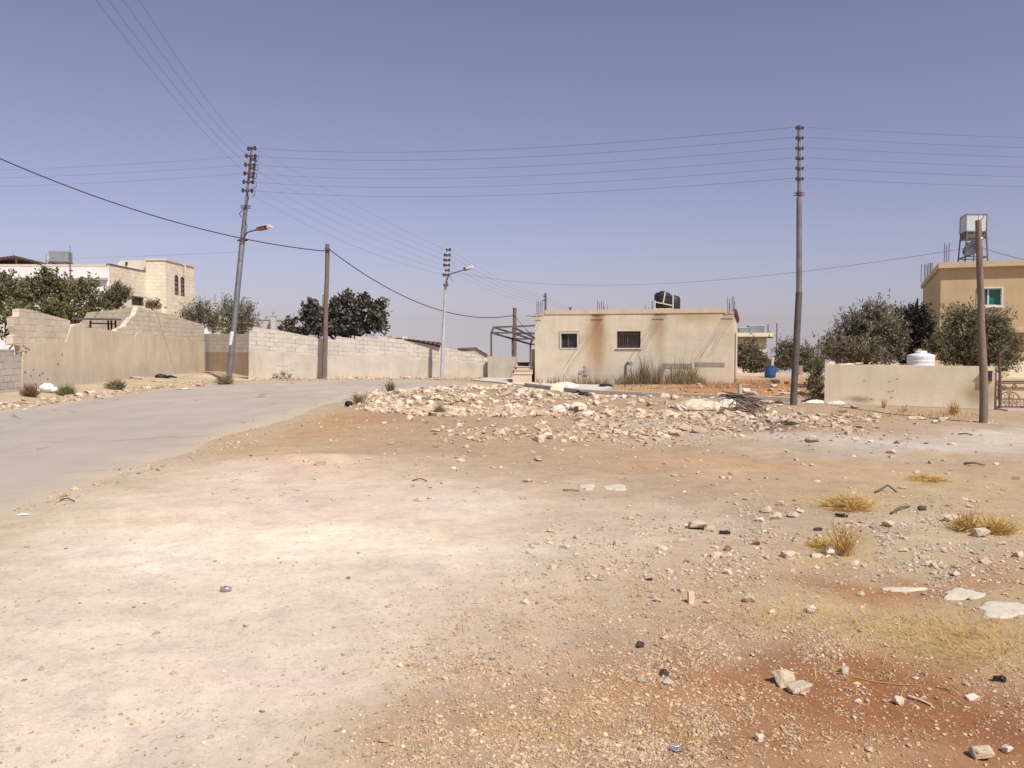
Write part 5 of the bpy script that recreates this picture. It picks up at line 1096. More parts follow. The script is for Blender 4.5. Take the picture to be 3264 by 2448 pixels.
def limbs(mb, b, clumps, r, seed):
    q = random.Random(seed); b = Vector(b); top = sum((Vector(c[:3]) for c in clumps), Vector()) / len(clumps); f = b.lerp(top, .35)
    mb.tube([b - Vector((0, 0, .1)), b.lerp(f, .5) + Vector((q.uniform(-.05, .05), 0, 0)), f], [r, r * .85, r * .7], 8)
    for c in clumps:
        e = Vector(c[:3]) + Vector((0, 0, c[5] * .5)); m_ = f.lerp(e, .5) + Vector((q.uniform(-.15, .15), q.uniform(-.15, .15), .1))
        mb.tube([f, m_, e], [r * .6, r * .35, r * .1], 6)
        for k in range(3):
            g = Vector(c[:3]) + Vector((q.uniform(-.7, .7) * c[3], q.uniform(-.7, .7) * c[4], q.uniform(.2, .9) * c[5])); mb.tube([m_, m_.lerp(g, .6) + Vector((0, 0, .08)), g], [r * .25, r * .15, r * .04], 5)
def tree(name, label, px_clumps, Y, base, leaf, nt, lp_=12, ll=.16, lw=.05, up=.5, tl=.5, r=.1, seed=1, dep=.8, cat='tree', group=None, droop=0.0):
    """px_clumps: (px, py, rx_px, ry_px, dy) survey of each leafy lobe; base: (px, z)"""
    cl = []
    for px, py, rx, ry, dy in px_clumps:
        rx *= .9; ry *= .9; p = at(px, py, Y + dy); k = (Y + dy) / 2700; cl.append((p.x, p.y, p.z, rx * k, max(rx, ry) * k * dep, ry * k))
    b = at(base[0], 1100, Y); zb = base[1] if base[1] is not None else gz(b.x, Y)
    t = thing(name, label, cat, (b.x, Y, zb), group=group)
    leafcloud('crown', leaf, t, cl, nt, lp_, ll, lw, up, seed, tl, droop)
    mb = MB(); limbs(mb, (b.x, Y, zb), cl, r, seed); mb.build('trunk', M['bark'], t); return t
tree('broadleaf_tree', 'large spreading green tree behind the tall plastered wall at left', [(40, 960, 90, 80, 0), (140, 940, 90, 85, 1), (250, 960, 80, 80, 1), (150, 900, 45, 40, 1), (285, 915, 30, 40, 2), (310, 985, 40, 45, 2), (60, 1040, 70, 80, -3), (-60, 960, 90, 90, 0), (200, 1010, 90, 50, 0), (20, 900, 50, 30, 1)],
     40, (130, .2), 'bushleaf', 900, 15, .20, .085, .5, .55, .16, 1)
tree('olive_shrub', 'small round olive shrub between the big left tree and the stone house window', [(372, 950, 38, 32, 0), (385, 935, 26, 24, 0), (350, 975, 30, 25, 0)], 43, (372, .2), 'olive', 220, 14, .17, .05, .9, .5, .06, 2, cat='shrub')
tree('olive_shrub', 'tiny reddish twiggy shrub top over the wall below the stone house', [(484, 975, 20, 14, 0), (500, 985, 14, 10, 0)], 45, (484, .2), 'weed_brown', 60, 12, .15, .045, 1.0, .4, .04, 3, cat='shrub')
tree('olive_shrub', 'wide olive shrub left of the leaning lamp pole over the recessed wall', [(620, 1010, 38, 38, 0), (660, 1020, 40, 42, 0), (690, 1045, 30, 30, 0), (600, 1030, 30, 24, 0), (640, 990, 20, 20, 0)], 49, (650, .1), 'olive', 360, 14, .17, .04, 1.4, .75, .07, 4, cat='shrub')
tree('olive_shrub', 'taller spiky olive shrub right of the leaning lamp pole', [(772, 1000, 36, 34, 0), (730, 1005, 28, 34, 0), (775, 1035, 40, 36, 0), (735, 1040, 32, 28, 0), (820, 1045, 22, 18, 0), (712, 985, 14, 20, 0), (750, 1070, 60, 24, 0)], 50, (765, .1), 'olive', 460, 14, .17, .04, 1.4, .75, .07, 5, cat='shrub')
tree('fig_tree', 'dark broad-leaved fig tree rising above the compound wall', [(1000, 1010, 34, 40, 0), (990, 980, 22, 22, 0), (1075, 1000, 36, 60, 0), (1108, 960, 22, 30, 0), (1130, 1010, 40, 60, 0), (1160, 970, 22, 34, 0), (1195, 1010, 30, 52, 0), (1215, 985, 18, 30, 0), (1212, 1040, 22, 30, 0), (1020, 1050, 50, 26, 0), (1100, 1055, 90, 24, 0), (965, 1010, 12, 14, 0), (1206, 962, 10, 9, 0)],
     43.5, (1100, .1), 'fig', 1000, 8, .22, .16, .9, .4, .10, 6, droop=.2)
tree('fig_sapling', 'small fig sprout peeking over the compound wall left of the fig tree', [(914, 1040, 10, 14, 0), (929, 1030, 10, 16, 0), (900, 1052, 12, 6, 0), (945, 1056, 40, 8, 0), (975, 1062, 20, 10, 0)], 43, (925, .1), 'fig', 90, 6, .2, .14, .8, .3, .03, 7, cat='shrub')
tree('olive_tree', 'broad olive tree left of the two-storey house behind the garden wall', [(2770, 1040, 52, 60, 0), (2700, 1090, 50, 46, 0), (2790, 1000, 40, 34, 0), (2720, 1040, 36, 40, 0), (2660, 1120, 46, 36, -1), (2840, 1080, 46, 60, 0), (2740, 1130, 80, 34, -1), (2640, 1095, 24, 22, 0), (2700, 1150, 60, 20, 0), (2800, 1150, 70, 20, 0), (2690, 1015, 16, 18, 0), (2850, 1020, 22, 30, 1)],
     30, (2750, 0), 'olive_grey', 950, 14, .15, .04, .8, .5, .12, 8)
tree('olive_tree', 'dark tree between the broad olive tree and the two-storey house', [(2890, 1030, 36, 40, 0), (2925, 1010, 32, 30, 0), (2880, 1090, 46, 50, 0), (2930, 1070, 46, 60, 0), (2910, 1140, 60, 40, 0), (2855, 1010, 12, 16, 0), (2870, 1000, 12, 14, 0)], 33.5, (2900, 0), 'olive_dark', 800, 14, .17, .055, .8, .45, .12, 9)
tree('olive_tree', 'dense round olive tree behind the short timber pole and garden wall', [(3060, 1060, 64, 62, 0), (3000, 1110, 44, 50, 0), (3090, 1010, 50, 30, 0), (3150, 1060, 70, 66, 0), (3200, 1110, 46, 70, 0), (3110, 1120, 110, 50, 0), (3185, 1030, 36, 30, 0), (3215, 1160, 34, 44, -.3), (3040, 1010, 30, 24, 0), (3030, 1150, 50, 26, .6), (3120, 1160, 60, 20, .5)],
     26, (3110, 0), 'olive', 1300, 14, .12, .034, .75, .4, .12, 10)
tree('olive_shrub', 'olive bush against the small far house, left of the blue barrel', [(2375, 1150, 40, 40, 0), (2410, 1160, 40, 40, 0), (2390, 1120, 26, 26, 0), (2440, 1170, 26, 26, 0), (2360, 1120, 16, 30, 0)], 46, (2395, 0), 'olive_grey', 420, 14, .19, .055, .8, .5, .07, 11, cat='shrub')
tree('olive_shrub', 'loose grey olive bush between the blue barrel and the tall steel pole', [(2505, 1130, 36, 34, 0), (2560, 1140, 40, 36, 0), (2590, 1160, 34, 30, 0), (2500, 1165, 40, 24, 0), (2560, 1170, 50, 24, 0), (2510, 1105, 18, 14, 0)], 44, (2540, 0), 'olive_grey', 480, 14, .19, .055, .9, .5, .07, 12, cat='shrub')
tree('dark_shrub', 'dark weedy bush in the shade at the left end of the garden wall', [(2600, 1210, 16, 40, 0), (2590, 1240, 18, 34, 0), (2612, 1180, 10, 26, 0), (2600, 1255, 22, 20, -.6)], 25.6, (2600, None), 'olive', 130, 12, .11, .035, .8, .3, .04, 13, cat='shrub')
mb = MB(); a = at(2630, 1152, 37); b = at(3300, 1150, 35.5)
mb.prism([(a.x, a.y, -1), (b.x, b.y, -1), (b.x, b.y, b.z), (a.x, a.y, a.z)], (.05, .2, 0)); tag(mb.build('back_wall', M['wall_r']), 'plain wall mostly hidden behind the olive trees of the garden', 'wall')
# ---- dry bushes and tufts on the ground
def bush(label, px, py, w, hgt, m='weed', seed=0, n=420, name='dry_bush', bl=.5, cat='bush', spread=1.0, thick=.006):
    """a rounded dry bush or tuft: hundreds of thin stems fanning from the root"""
    p = gp(px, py); k = p.y / 2700; W, H = w * k / 2, hgt * k; rg = np.random.default_rng(seed + 50)
    a = rg.uniform(0, 2 * np.pi, n); t = np.sqrt(rg.uniform(0, 1, n)) * 1.35 * spread
    d = np.stack([np.cos(a) * np.sin(t), np.sin(a) * np.sin(t) * .8, np.maximum(np.cos(t), .05)], 1)
    root = np.array([p.x, p.y, p.z]) + np.stack([rg.normal(size=n) * W * .22, rg.normal(size=n) * W * .2, np.zeros(n)], 1)
    e = root + d * np.array([W, W, H]) * rg.uniform(.6, 1.08, n)[:, None]
    mid = (root + e) / 2 + np.stack([rg.normal(size=n) * W * .06, rg.normal(size=n) * W * .06, np.abs(rg.normal(size=n)) * H * .08], 1)
    sd = np.cross(d, rg.normal(size=(n, 3))); sd /= np.linalg.norm(sd, axis=1)[:, None]
    th = max(thick * .5, k * .75)
    v = [np.stack([root - sd * th, root + sd * th, mid + sd * th, mid - sd * th], 1), np.stack([mid - sd * th, mid + sd * th, e + sd * th * .3, e - sd * th * .3], 1)]
    tw = e - d * np.array([W, W, H]) * rg.uniform(.05, .5, n)[:, None]; te = tw + rg.normal(size=(n, 3)) * np.array([W, W, H]) * .18
    v.append(np.stack([tw - sd * th * .8, tw + sd * th * .8, te + sd * th * .3, te - sd * th * .3], 1))
    v = np.concatenate(v).reshape(-1, 3)
    o = npmesh(name, v, np.arange(len(v)).reshape(-1, 4), M[m], loc=(p.x, p.y, p.z)); return tag(o, label, cat)
bush('small dark green bush against the tall wall beside the white sack', 210, 1262, 66, 42, 'weed_green', 1)
bush('green bush low on the tall wall, right of the scattered white litter', 370, 1244, 72, 36, 'weed_green', 2)
bush('brown dry bush at the foot of the tall wall left of the white sack', 95, 1272, 66, 46, 'weed_brown', 3)
bush('round dry bush at the foot of the leaning lamp pole', 716, 1226, 66, 36, 'weed', 4)
bush('tall orange-brown weed against the compound wall near the timber pole', 1072, 1204, 34, 46, 'straw', 5, 130, 'dry_weed', spread=.5)
bush('brown-green dry bush in front of the pale rubble stones', 1402, 1322, 44, 36, 'weed', 6, 300)
bush('thin green weeds at the road edge beside the rubble', 1245, 1250, 56, 42, 'weed_green', 7, 90, 'dry_weed', spread=.7)
bush('thin pale weeds beside the black bag at the road edge', 1140, 1288, 70, 44, 'weed', 8, 110, 'dry_weed', spread=.8)
bush('dry weeds on the kerb edge behind the pale rubble', 1695, 1262, 34, 30, 'weed', 9, 30, 'dry_weed', spread=.9)
bush('small green plant at the foot of the low grey concrete wall', 1580, 1203, 36, 18, 'weed_green', 10, 120)
bush('orange dry weed leaning against the middle of the garden wall', 2815, 1312, 30, 40, 'straw', 11, 26, 'dry_weed', spread=.7)
bush('bushy dry weed near the timber pole end of the garden wall', 3040, 1322, 56, 52, 'straw', 12, 110, 'dry_weed', spread=.8)
bush('small dry weed left of centre at the garden wall foot', 2885, 1314, 30, 30, 'straw', 13, 26, 'dry_weed', spread=.8)
bush('low tangle of yellow dry grass with pale stalks in the gravel', 2700, 1622, 180, 60, 'straw', 14, 420, 'dry_tuft', spread=1.15)
bush('upright branching dry weed in the middle of the gravel', 2688, 1770, 120, 135, 'straw', 15, 90, 'dry_weed', spread=.85)
bush('flat yellow tuft left of the upright branching weed', 2620, 1745, 120, 40, 'straw_y', 16, 200, 'dry_tuft', spread=1.2)
bush('golden dry bush near the right edge beside a pale stone', 3080, 1690, 120, 70, 'straw', 17, 300, 'dry_tuft', spread=1.1)
bush('golden dry tuft at the right edge of the gravel', 3180, 1700, 130, 66, 'straw', 18, 300, 'dry_tuft', spread=1.1)
bush('faint flat yellow grass tuft below the grey track', 2950, 1530, 150, 26, 'straw', 19, 200, 'dry_tuft', spread=1.3)
# ---- weeds in front of the house, straw and grass: nobody could count these
def blades(name, px, py, hg, m, seed, wd=.006, lean=.35, label=None, cat=None):
    rg = np.random.default_rng(seed); n = len(px); x, y, z = gpv(px, py); a = rg.uniform(0, 2 * np.pi, n)
    d = np.stack([np.cos(a) * lean, np.sin(a) * lean, np.ones(n)], 1) * (rg.uniform(.4, 1.1, n) * hg)[:, None]
    r0 = np.stack([x, y, z - .01], 1); sd = np.stack([np.sin(a), -np.cos(a), np.zeros(n)], 1); wds = np.maximum(wd, y / 2700 * .7)[:, None] * rg.uniform(.6, 1.4, n)[:, None]
    e = r0 + d; mid = r0 + d * .55 + np.stack([np.zeros(n), np.zeros(n), hg * .05], 1)
    v = np.stack([np.stack([r0 - sd * wds, r0 + sd * wds, mid + sd * wds * .8, mid - sd * wds * .8], 1), np.stack([mid - sd * wds * .8, mid + sd * wds * .8, e + sd * wds * .1, e - sd * wds * .1], 1)], 1).reshape(-1, 3)
    o = npmesh(name, v, np.arange(len(v)).reshape(-1, 4), M[m]); tag(o, label, cat, kind='stuff'); return o
rg = np.random.default_rng(5)
def hump(px): return np.clip(.16 + .62 * np.exp(-((px - 2060) / 70) ** 2) + .55 * np.exp(-((px - 2200) / 45) ** 2) + .38 * np.exp(-((px - 2130) / 90) ** 2) + .25 * np.exp(-((px - 1960) / 60) ** 2), 0, .95)
n = 9500; px = rg.uniform(1880, 2260, n); py = 1230 - rg.uniform(0, 1, n) * 16 - 4 + (px < 1930) * 4; cl_ = fbm(px / 14, py / 8, 55, 3); k_ = cl_ > .36; px, py, cl_ = px[k_], py[k_], cl_[k_]; n = len(px)
blades('weeds', px, py, hump(px) * .88 * rg.uniform(.2, 1.0, n) ** .8 * (.45 + 1.1 * (cl_ - .3) / .4), 'weed', 1, .003, .35, 'tall grey-green dry weeds growing along the house front', 'weeds')
n = 2600; px = rg.uniform(1890, 2480, n); py = rg.uniform(1212, 1240, n); px2 = px
blades('dry_grass', px, py, np.where(px > 2240, .16, .12) * rg.uniform(.3, 1, n), 'weed_brown', 2, .004, .9, 'orange dry grass on the red bank before the house', 'grass')
n = 500; px = rg.uniform(1705, 1900, n); py = 1226 + (px - 1705) * .02 - rg.uniform(0, 6, n)
blades('weeds', px, py, rg.uniform(.1, .75, n) ** 1.6, 'weed_brown', 3, .005, .2, 'sparse thin weeds at the left foot of the house', 'weeds')
n = 700; px = rg.uniform(2640, 3150, n); py = 1300 + (px - 2640) * .04 + rg.uniform(0, 22, n)
blades('dry_grass', px, py, rg.uniform(.03, .2, n), 'straw', 4, .004, .5, 'short dry grass along the foot of the garden wall', 'grass')
n = 500; px = rg.uniform(900, 1550, n); py = 1210 + rg.uniform(0, 3, n)
blades('dry_grass', px, py, rg.uniform(.03, .3, n), 'straw', 14, .004, .4, 'sparse dry grass at the foot of the compound wall', 'grass')
def gauss_pts(lst, n, seed):
    r_ = np.random.default_rng(seed); w = np.array([l[4] for l in lst], float); w /= w.sum(); i = r_.choice(len(lst), n, p=w); a = np.array(lst)[i]
    return a[:, 0] + r_.normal(size=n) * a[:, 2], a[:, 1] + r_.normal(size=n) * a[:, 3]
px, py = gauss_pts([(3080, 2050, 130, 45, 5), (2900, 2000, 150, 30, 3), (2520, 1965, 120, 22, 2), (3150, 1670, 80, 30, 2), (2980, 1560, 150, 25, 1), (2650, 1740, 70, 25, 1.5), (2700, 1610, 70, 20, 1.5), (760, 1420, 90, 22, 1.2), (1000, 1340, 90, 18, 1), (2500, 2380, 350, 40, .8), (2000, 2350, 400, 50, .6), (2900, 2200, 200, 60, .6)], 4200, 3)
k_ = (py > 1240) & (py < 2440); px, py = px[k_], py[k_]
blades('straw', px, py, rg.uniform(.015, .07, len(px)), 'straw_y', 6, .0016, 2.2, 'flattened yellow straw scattered in patches over the ground', 'straw')

# ================================================================== STONES
def hull(seed, n=12, flat=.6, ang=0.0):
    q = random.Random(seed); bm = bmesh.new()
    for _ in range(n):
        v = Vector((q.gauss(0, 1), q.gauss(0, 1), q.gauss(0, 1))).normalized() * q.uniform(.85, 1.1); v.z *= flat; v.x *= 1.15
        if ang: v = Vector((max(-.7, min(.7, v.x)), max(-.6, min(.6, v.y)), max(-.45, min(.45, v.z))))
        bm.verts.new(v)
    r_ = bmesh.ops.convex_hull(bm, input=bm.verts); bmesh.ops.delete(bm, geom=list({e for e in r_['geom_interior'] + r_['geom_unused'] if isinstance(e, bmesh.types.BMVert)}), context='VERTS')
    bmesh.ops.triangulate(bm, faces=bm.faces); bmesh.ops.recalc_face_normals(bm, faces=bm.faces)
    bm.verts.ensure_lookup_table(); bm.verts.index_update()
    V = np.array([v.co[:] for v in bm.verts]); Fc = np.array([[v.index for v in f.verts] for f in bm.faces]); bm.free(); return V, Fc
LOW = [hull(i, 12, .68) for i in range(12)]
from mathutils import noise as mnoise
def craggy(seed, n, flat, ang):
    V, Fc = hull(seed, n, flat, ang); bm = bmesh.new(); vv = [bm.verts.new(v) for v in V]
    for f in Fc: bm.faces.new([vv[i] for i in f])
    bmesh.ops.subdivide_edges(bm, edges=bm.edges[:], cuts=3, use_grid_fill=True)
    bmesh.ops.smooth_vert(bm, verts=bm.verts[:], factor=.35, use_axis_x=True, use_axis_y=True, use_axis_z=True)
    for v in bm.verts:
        d = mnoise.noise(v.co * 2.1 + Vector((seed, 0, 0))) * .10 + mnoise.noise(v.co * 5.3 + Vector((0, seed, 0))) * .06 + mnoise.noise(v.co * 11 + Vector((0, 0, seed))) * .03
        v.co += v.co.normalized() * d
    bmesh.ops.triangulate(bm, faces=bm.faces); bm.verts.index_update()
    V = np.array([v.co[:] for v in bm.verts]); Fc = np.array([[v.index for v in f.verts] for f in bm.faces]); bm.free(); return V, Fc
HI = [craggy(100 + i, 15, .62, i % 2) for i in range(14)]
def scatter(name, m, px, py, size, seed, label, cat, protos=LOW, sink=.25, flat=1.0):
    rg = np.random.default_rng(seed); x, y, z = gpv(px, py); n = len(px); pi = rg.integers(0, len(protos), n); Vs, Fs = [], []; off = 0
    for k, (V, Fc) in enumerate(protos):
        i = np.where(pi == k)[0]
        if not len(i): continue
        a = rg.uniform(0, 2 * np.pi, len(i)); t = rg.normal(size=len(i)) * .3; ca, sa, ct, st = np.cos(a), np.sin(a), np.cos(t), np.sin(t)
        s = size[i][:, None] * rg.uniform(.75, 1.3, (len(i), 3)) * np.array([1, 1, flat])
        P = V[None] * s[:, None, :]
        yy = P[:, :, 1] * ct[:, None] - P[:, :, 2] * st[:, None]; zz = P[:, :, 1] * st[:, None] + P[:, :, 2] * ct[:, None]; xx = P[:, :, 0]
        Q = np.stack([xx * ca[:, None] - yy * sa[:, None] + x[i][:, None], xx * sa[:, None] + yy * ca[:, None] + y[i][:, None], zz + (z[i] + size[i] * (.6 - sink) * flat * .6)[:, None]], -1)
        Vs.append(Q.reshape(-1, 3)); Fs.append((Fc[None] + (np.arange(len(i)) * len(V))[:, None, None] + off).reshape(-1, 3)); off += len(i) * len(V)
    o = npmesh(name, np.concatenate(Vs), np.concatenate(Fs), M[m]); return tag(o, label, cat, kind='stuff')
def keep(px, py, dens, seed): r_ = np.random.default_rng(seed); k = r_.uniform(size=len(px)) < dens(px, py); return px[k], py[k]
rg = np.random.default_rng(11)
def ell(px, py, cx, cy, rx, ry, h=1.0): return np.exp(-(((px - cx) / rx) ** 2 + ((py - cy) / ry) ** 2) ** h)
# near gravel of the lower right
n = 300000; px = rg.uniform(850, 3300, n); py = 2470 - (rg.uniform(0, 1, n) ** 1.0) * 760
x_, y_ = px / 300, py / 160; patch = fbm(x_, y_, 90); fine_ = fbm(px / 70, py / 45, 91)
def d1(px, py):
    base = .62 * ell(px, py, 2050, 2110, 700, 270, 2) + .45 * ell(px, py, 1750, 2350, 560, 160, 2) + .5 * ell(px, py, 2600, 2200, 600, 160, 1.5) + .22 * ell(px, py, 3000, 2300, 500, 160) + .3 * ell(px, py, 2700, 1850, 700, 110)
    base = np.where(px < 1250, base * np.clip((px - 850 + (py - 2100) * .5) / 500, 0, 1), base)
    base = base * 1.05 * (1 - .85 * np.clip(ell(px, py, 2520, 2200, 660, 130, 1.5) + ell(px, py, 3050, 2340, 520, 130, 1.5), 0, 1))
    return np.clip(base * (.25 + .75 * sst(.33, .6, fine_)) * (.4 + .9 * sst(.35, .62, patch)), 0, .8)
a, b = keep(px, py, d1, 1); sz = np.exp(rg.normal(size=len(a)) * .5) * .0034
scatter('gravel', 'pebble', a, b, np.clip(sz, .0022, .016), 1, 'cream gravel spread over the red soil at lower right', 'gravel', flat=1.15)
# mid gravel
n = 60000; px = rg.uniform(1650, 3300, n); py = rg.uniform(1560, 1960, n); fine_ = fbm(px / 60, py / 30, 92); patch = fbm(px / 250, py / 90, 93)
a, b = keep(px, py, lambda px, py: np.clip((.42 * ell(px, py, 2600, 1710, 560, 110, 1.3) + .35 * ell(px, py, 2100, 1740, 350, 120) + .3 * ell(px, py, 3100, 1740, 300, 120)) * sst(.3, .6, fine_) * (.4 + sst(.4, .6, patch)), 0, .8), 2)
scatter('gravel', 'pebble_grey', a, b, np.clip(np.exp(rg.normal(size=len(a)) * .62) * .006, .003, .04), 2, 'greyish gravel in the middle of the clearing at right', 'gravel')
# sparse stones on the beaten sand
n = 1900; px = rg.uniform(-50, 2400, n); py = rg.uniform(1480, 2460, n)
scatter('gravel', 'pebble_pale', px, py, np.clip(np.exp(rg.normal(size=n) * .55) * .005, .0025, .02), 3, 'sparse little stones on the pale beaten sand', 'gravel')
# far clearing
n = 3800; px = rg.uniform(650, 3300, n); py = 1340 + rg.uniform(0, 1, n) ** 1.5 * 260
a, b = keep(px, py, lambda px, py: .15 + .6 * ell(px, py, 2000, 1380, 900, 70), 3)
scatter('gravel', 'rubble', a, b, np.clip(np.exp(rg.normal(size=len(a)) * .6) * .018, .007, .09), 4, 'small stones scattered in front of the rubble heap', 'gravel', flat=.8)
# rubble heap
n = 27000; px = rg.uniform(1080, 2800, n); py = rg.uniform(1238, 1420, n)
def d2(px, py):
    return np.clip(1.1 * ell(px, py, 1480, 1276, 330, 40, 2) + .8 * ell(px, py, 1950, 1294, 330, 36, 1.5) + .5 * ell(px, py, 2330, 1328, 300, 32, 1.5) + .3 * ell(px, py, 2700, 1340, 260, 32) + .35 * ell(px, py, 1900, 1380, 400, 26) - (py < 1250 + (px - 1500) * .035) * 2 * (px > 1600), 0, 1) * .8
a, b = keep(px, py, d2, 4); sz = np.exp(rg.normal(size=len(a)) * .65) * .027
big = rg.uniform(size=len(a)) < .0
scatter('rubble', 'rubble', a, b, np.clip(sz, .015, .14), 5, 'broken limestone rubble heaped between the clearing and the road', 'rubble', flat=1.0)
n = 11000; px = rg.uniform(1130, 1760, n); py = rg.uniform(1238, 1330, n)
a, b = keep(px, py, lambda px, py: .8 * ell(px, py, 1450, 1282, 285, 40, 3) * sst(1120, 1330, px - (py - 1240) * .3 + 60), 9)
scatter('rubble', 'rubble', a, b, np.clip(np.exp(rg.normal(size=len(a)) * .55) * .042, .015, .13), 15, 'dense pale limestone heap at the road end of the rubble', 'rubble', flat=.9)
n = 5000; px = rg.uniform(1540, 2900, n); py = rg.uniform(1245, 1440, n)
a, b = keep(px, py, lambda px, py: np.clip(.8 * ell(px, py, 1690, 1270, 90, 28) + .8 * ell(px, py, 1980, 1340, 120, 22) + .7 * ell(px, py, 2250, 1355, 200, 18) + .6 * ell(px, py, 2850, 1395, 200, 16), 0, 1), 5)
scatter('gravel', 'pebble_grey', a, b, np.clip(np.exp(rg.normal(size=len(a)) * .5) * .024, .01, .07), 6, 'bluish grey chippings lying between the rubble stones', 'gravel')
# roadside verge and wall foot debris
n = 900; px = rg.uniform(-40, 660, n); py = 1212 + (660 - px) * .125 + rg.uniform(-14, 16, n)
scatter('gravel', 'rubble', px, py, np.clip(np.exp(rg.normal(size=n) * .6) * .034, .01, .12), 7, 'stone chips along the verge below the tall wall', 'gravel', flat=.7)
n = 700; px = rg.uniform(800, 1420, n); py = 1205 + rg.uniform(-2, 7, n)
scatter('gravel', 'rubble', px, py, np.clip(np.exp(rg.normal(size=n) * .5) * .045, .02, .14), 8, 'pale chips along the foot of the compound wall', 'gravel', flat=.7)
n = 420; px = rg.uniform(1710, 1880, n); py = 1228 + (px - 1710) * .05 + rg.uniform(-5, 6, n)
scatter('gravel', 'pebble_pale', px, py, np.clip(np.exp(rg.normal(size=n) * .5) * .05, .02, .14), 9, 'pale broken concrete at the left foot of the house', 'gravel', flat=.7)
n = 500; px = rg.uniform(2150, 2640, n); py = rg.uniform(1215, 1290, n)
scatter('gravel', 'rubble', px, py, np.clip(np.exp(rg.normal(size=n) * .6) * .035, .01, .14), 10, 'stones strewn over the red bank', 'gravel', flat=.7)
n = 260; t_ = rg.uniform(0, 1, n); px = 40 + t_ * 1100; py = 1625 - t_ * 330 + rg.normal(size=n) * 12
scatter('gravel', 'pebble', px, py, np.clip(np.exp(rg.normal(size=n) * .5) * .014, .006, .04), 11, 'chips along the ragged near edge of the road', 'gravel')
n = 5000; px = rg.uniform(3290, 5200, n); py = rg.uniform(1400, 2460, n)
scatter('gravel', 'pebble', px, py, np.clip(np.exp(rg.normal(size=n) * .6) * .008, .003, .04), 16, 'scattered gravel of the clearing beyond the right edge', 'gravel')
n = 1500; px = rg.uniform(-1800, -40, n); py = rg.uniform(1700, 2460, n)
scatter('gravel', 'pebble_pale', px, py, np.clip(np.exp(rg.normal(size=n) * .5) * .006, .003, .03), 17, 'scattered gravel of the clearing beyond the left edge', 'gravel')
# individual stones
PR = []
def proto(i, m):
    V, Fc = HI[i % len(HI)]; me = bpy.data.meshes.new('stone'); me.from_pydata([tuple(v) for v in V], [], [tuple(f) for f in Fc]); me.materials.append(M[m]); return me
PM = {m: [proto(i, m) for i in range(14)] for m in ('rock', 'rock_grey', 'rock_white', 'rock_pink', 'rock_dark')}
qs = random.Random(77)
def stone(px, py, w, hpx, label, m='rock', name='stone', cat='stone', group=None, i=None, rz=None, depth=1.0, sink=.3):
    """a stone whose foot is at photo position (px, py)"""
    p = gp(px, py); k = p.y / 2700; i = qs.randrange(14) if i is None else i
    o = bpy.data.objects.new(name, PM[m][i]); COL.objects.link(o)
    V = HI[i][0]; e = V.max(0) - V.min(0); rz = qs.uniform(-.5, .5) if rz is None else rz
    sx = w * k / e[0]; sz_ = hpx * k / e[2] * 1.05; o.scale = (sx, (sx * .7 + sz_ * .3) * depth, sz_)
    o.rotation_euler = (qs.uniform(-.12, .12), qs.uniform(-.1, .1), rz)
    o.location = (p.x, p.y + sx * .3, p.z - V[:, 2].min() * sz_ * (1 - sink)); return tag(o, label, cat, group)
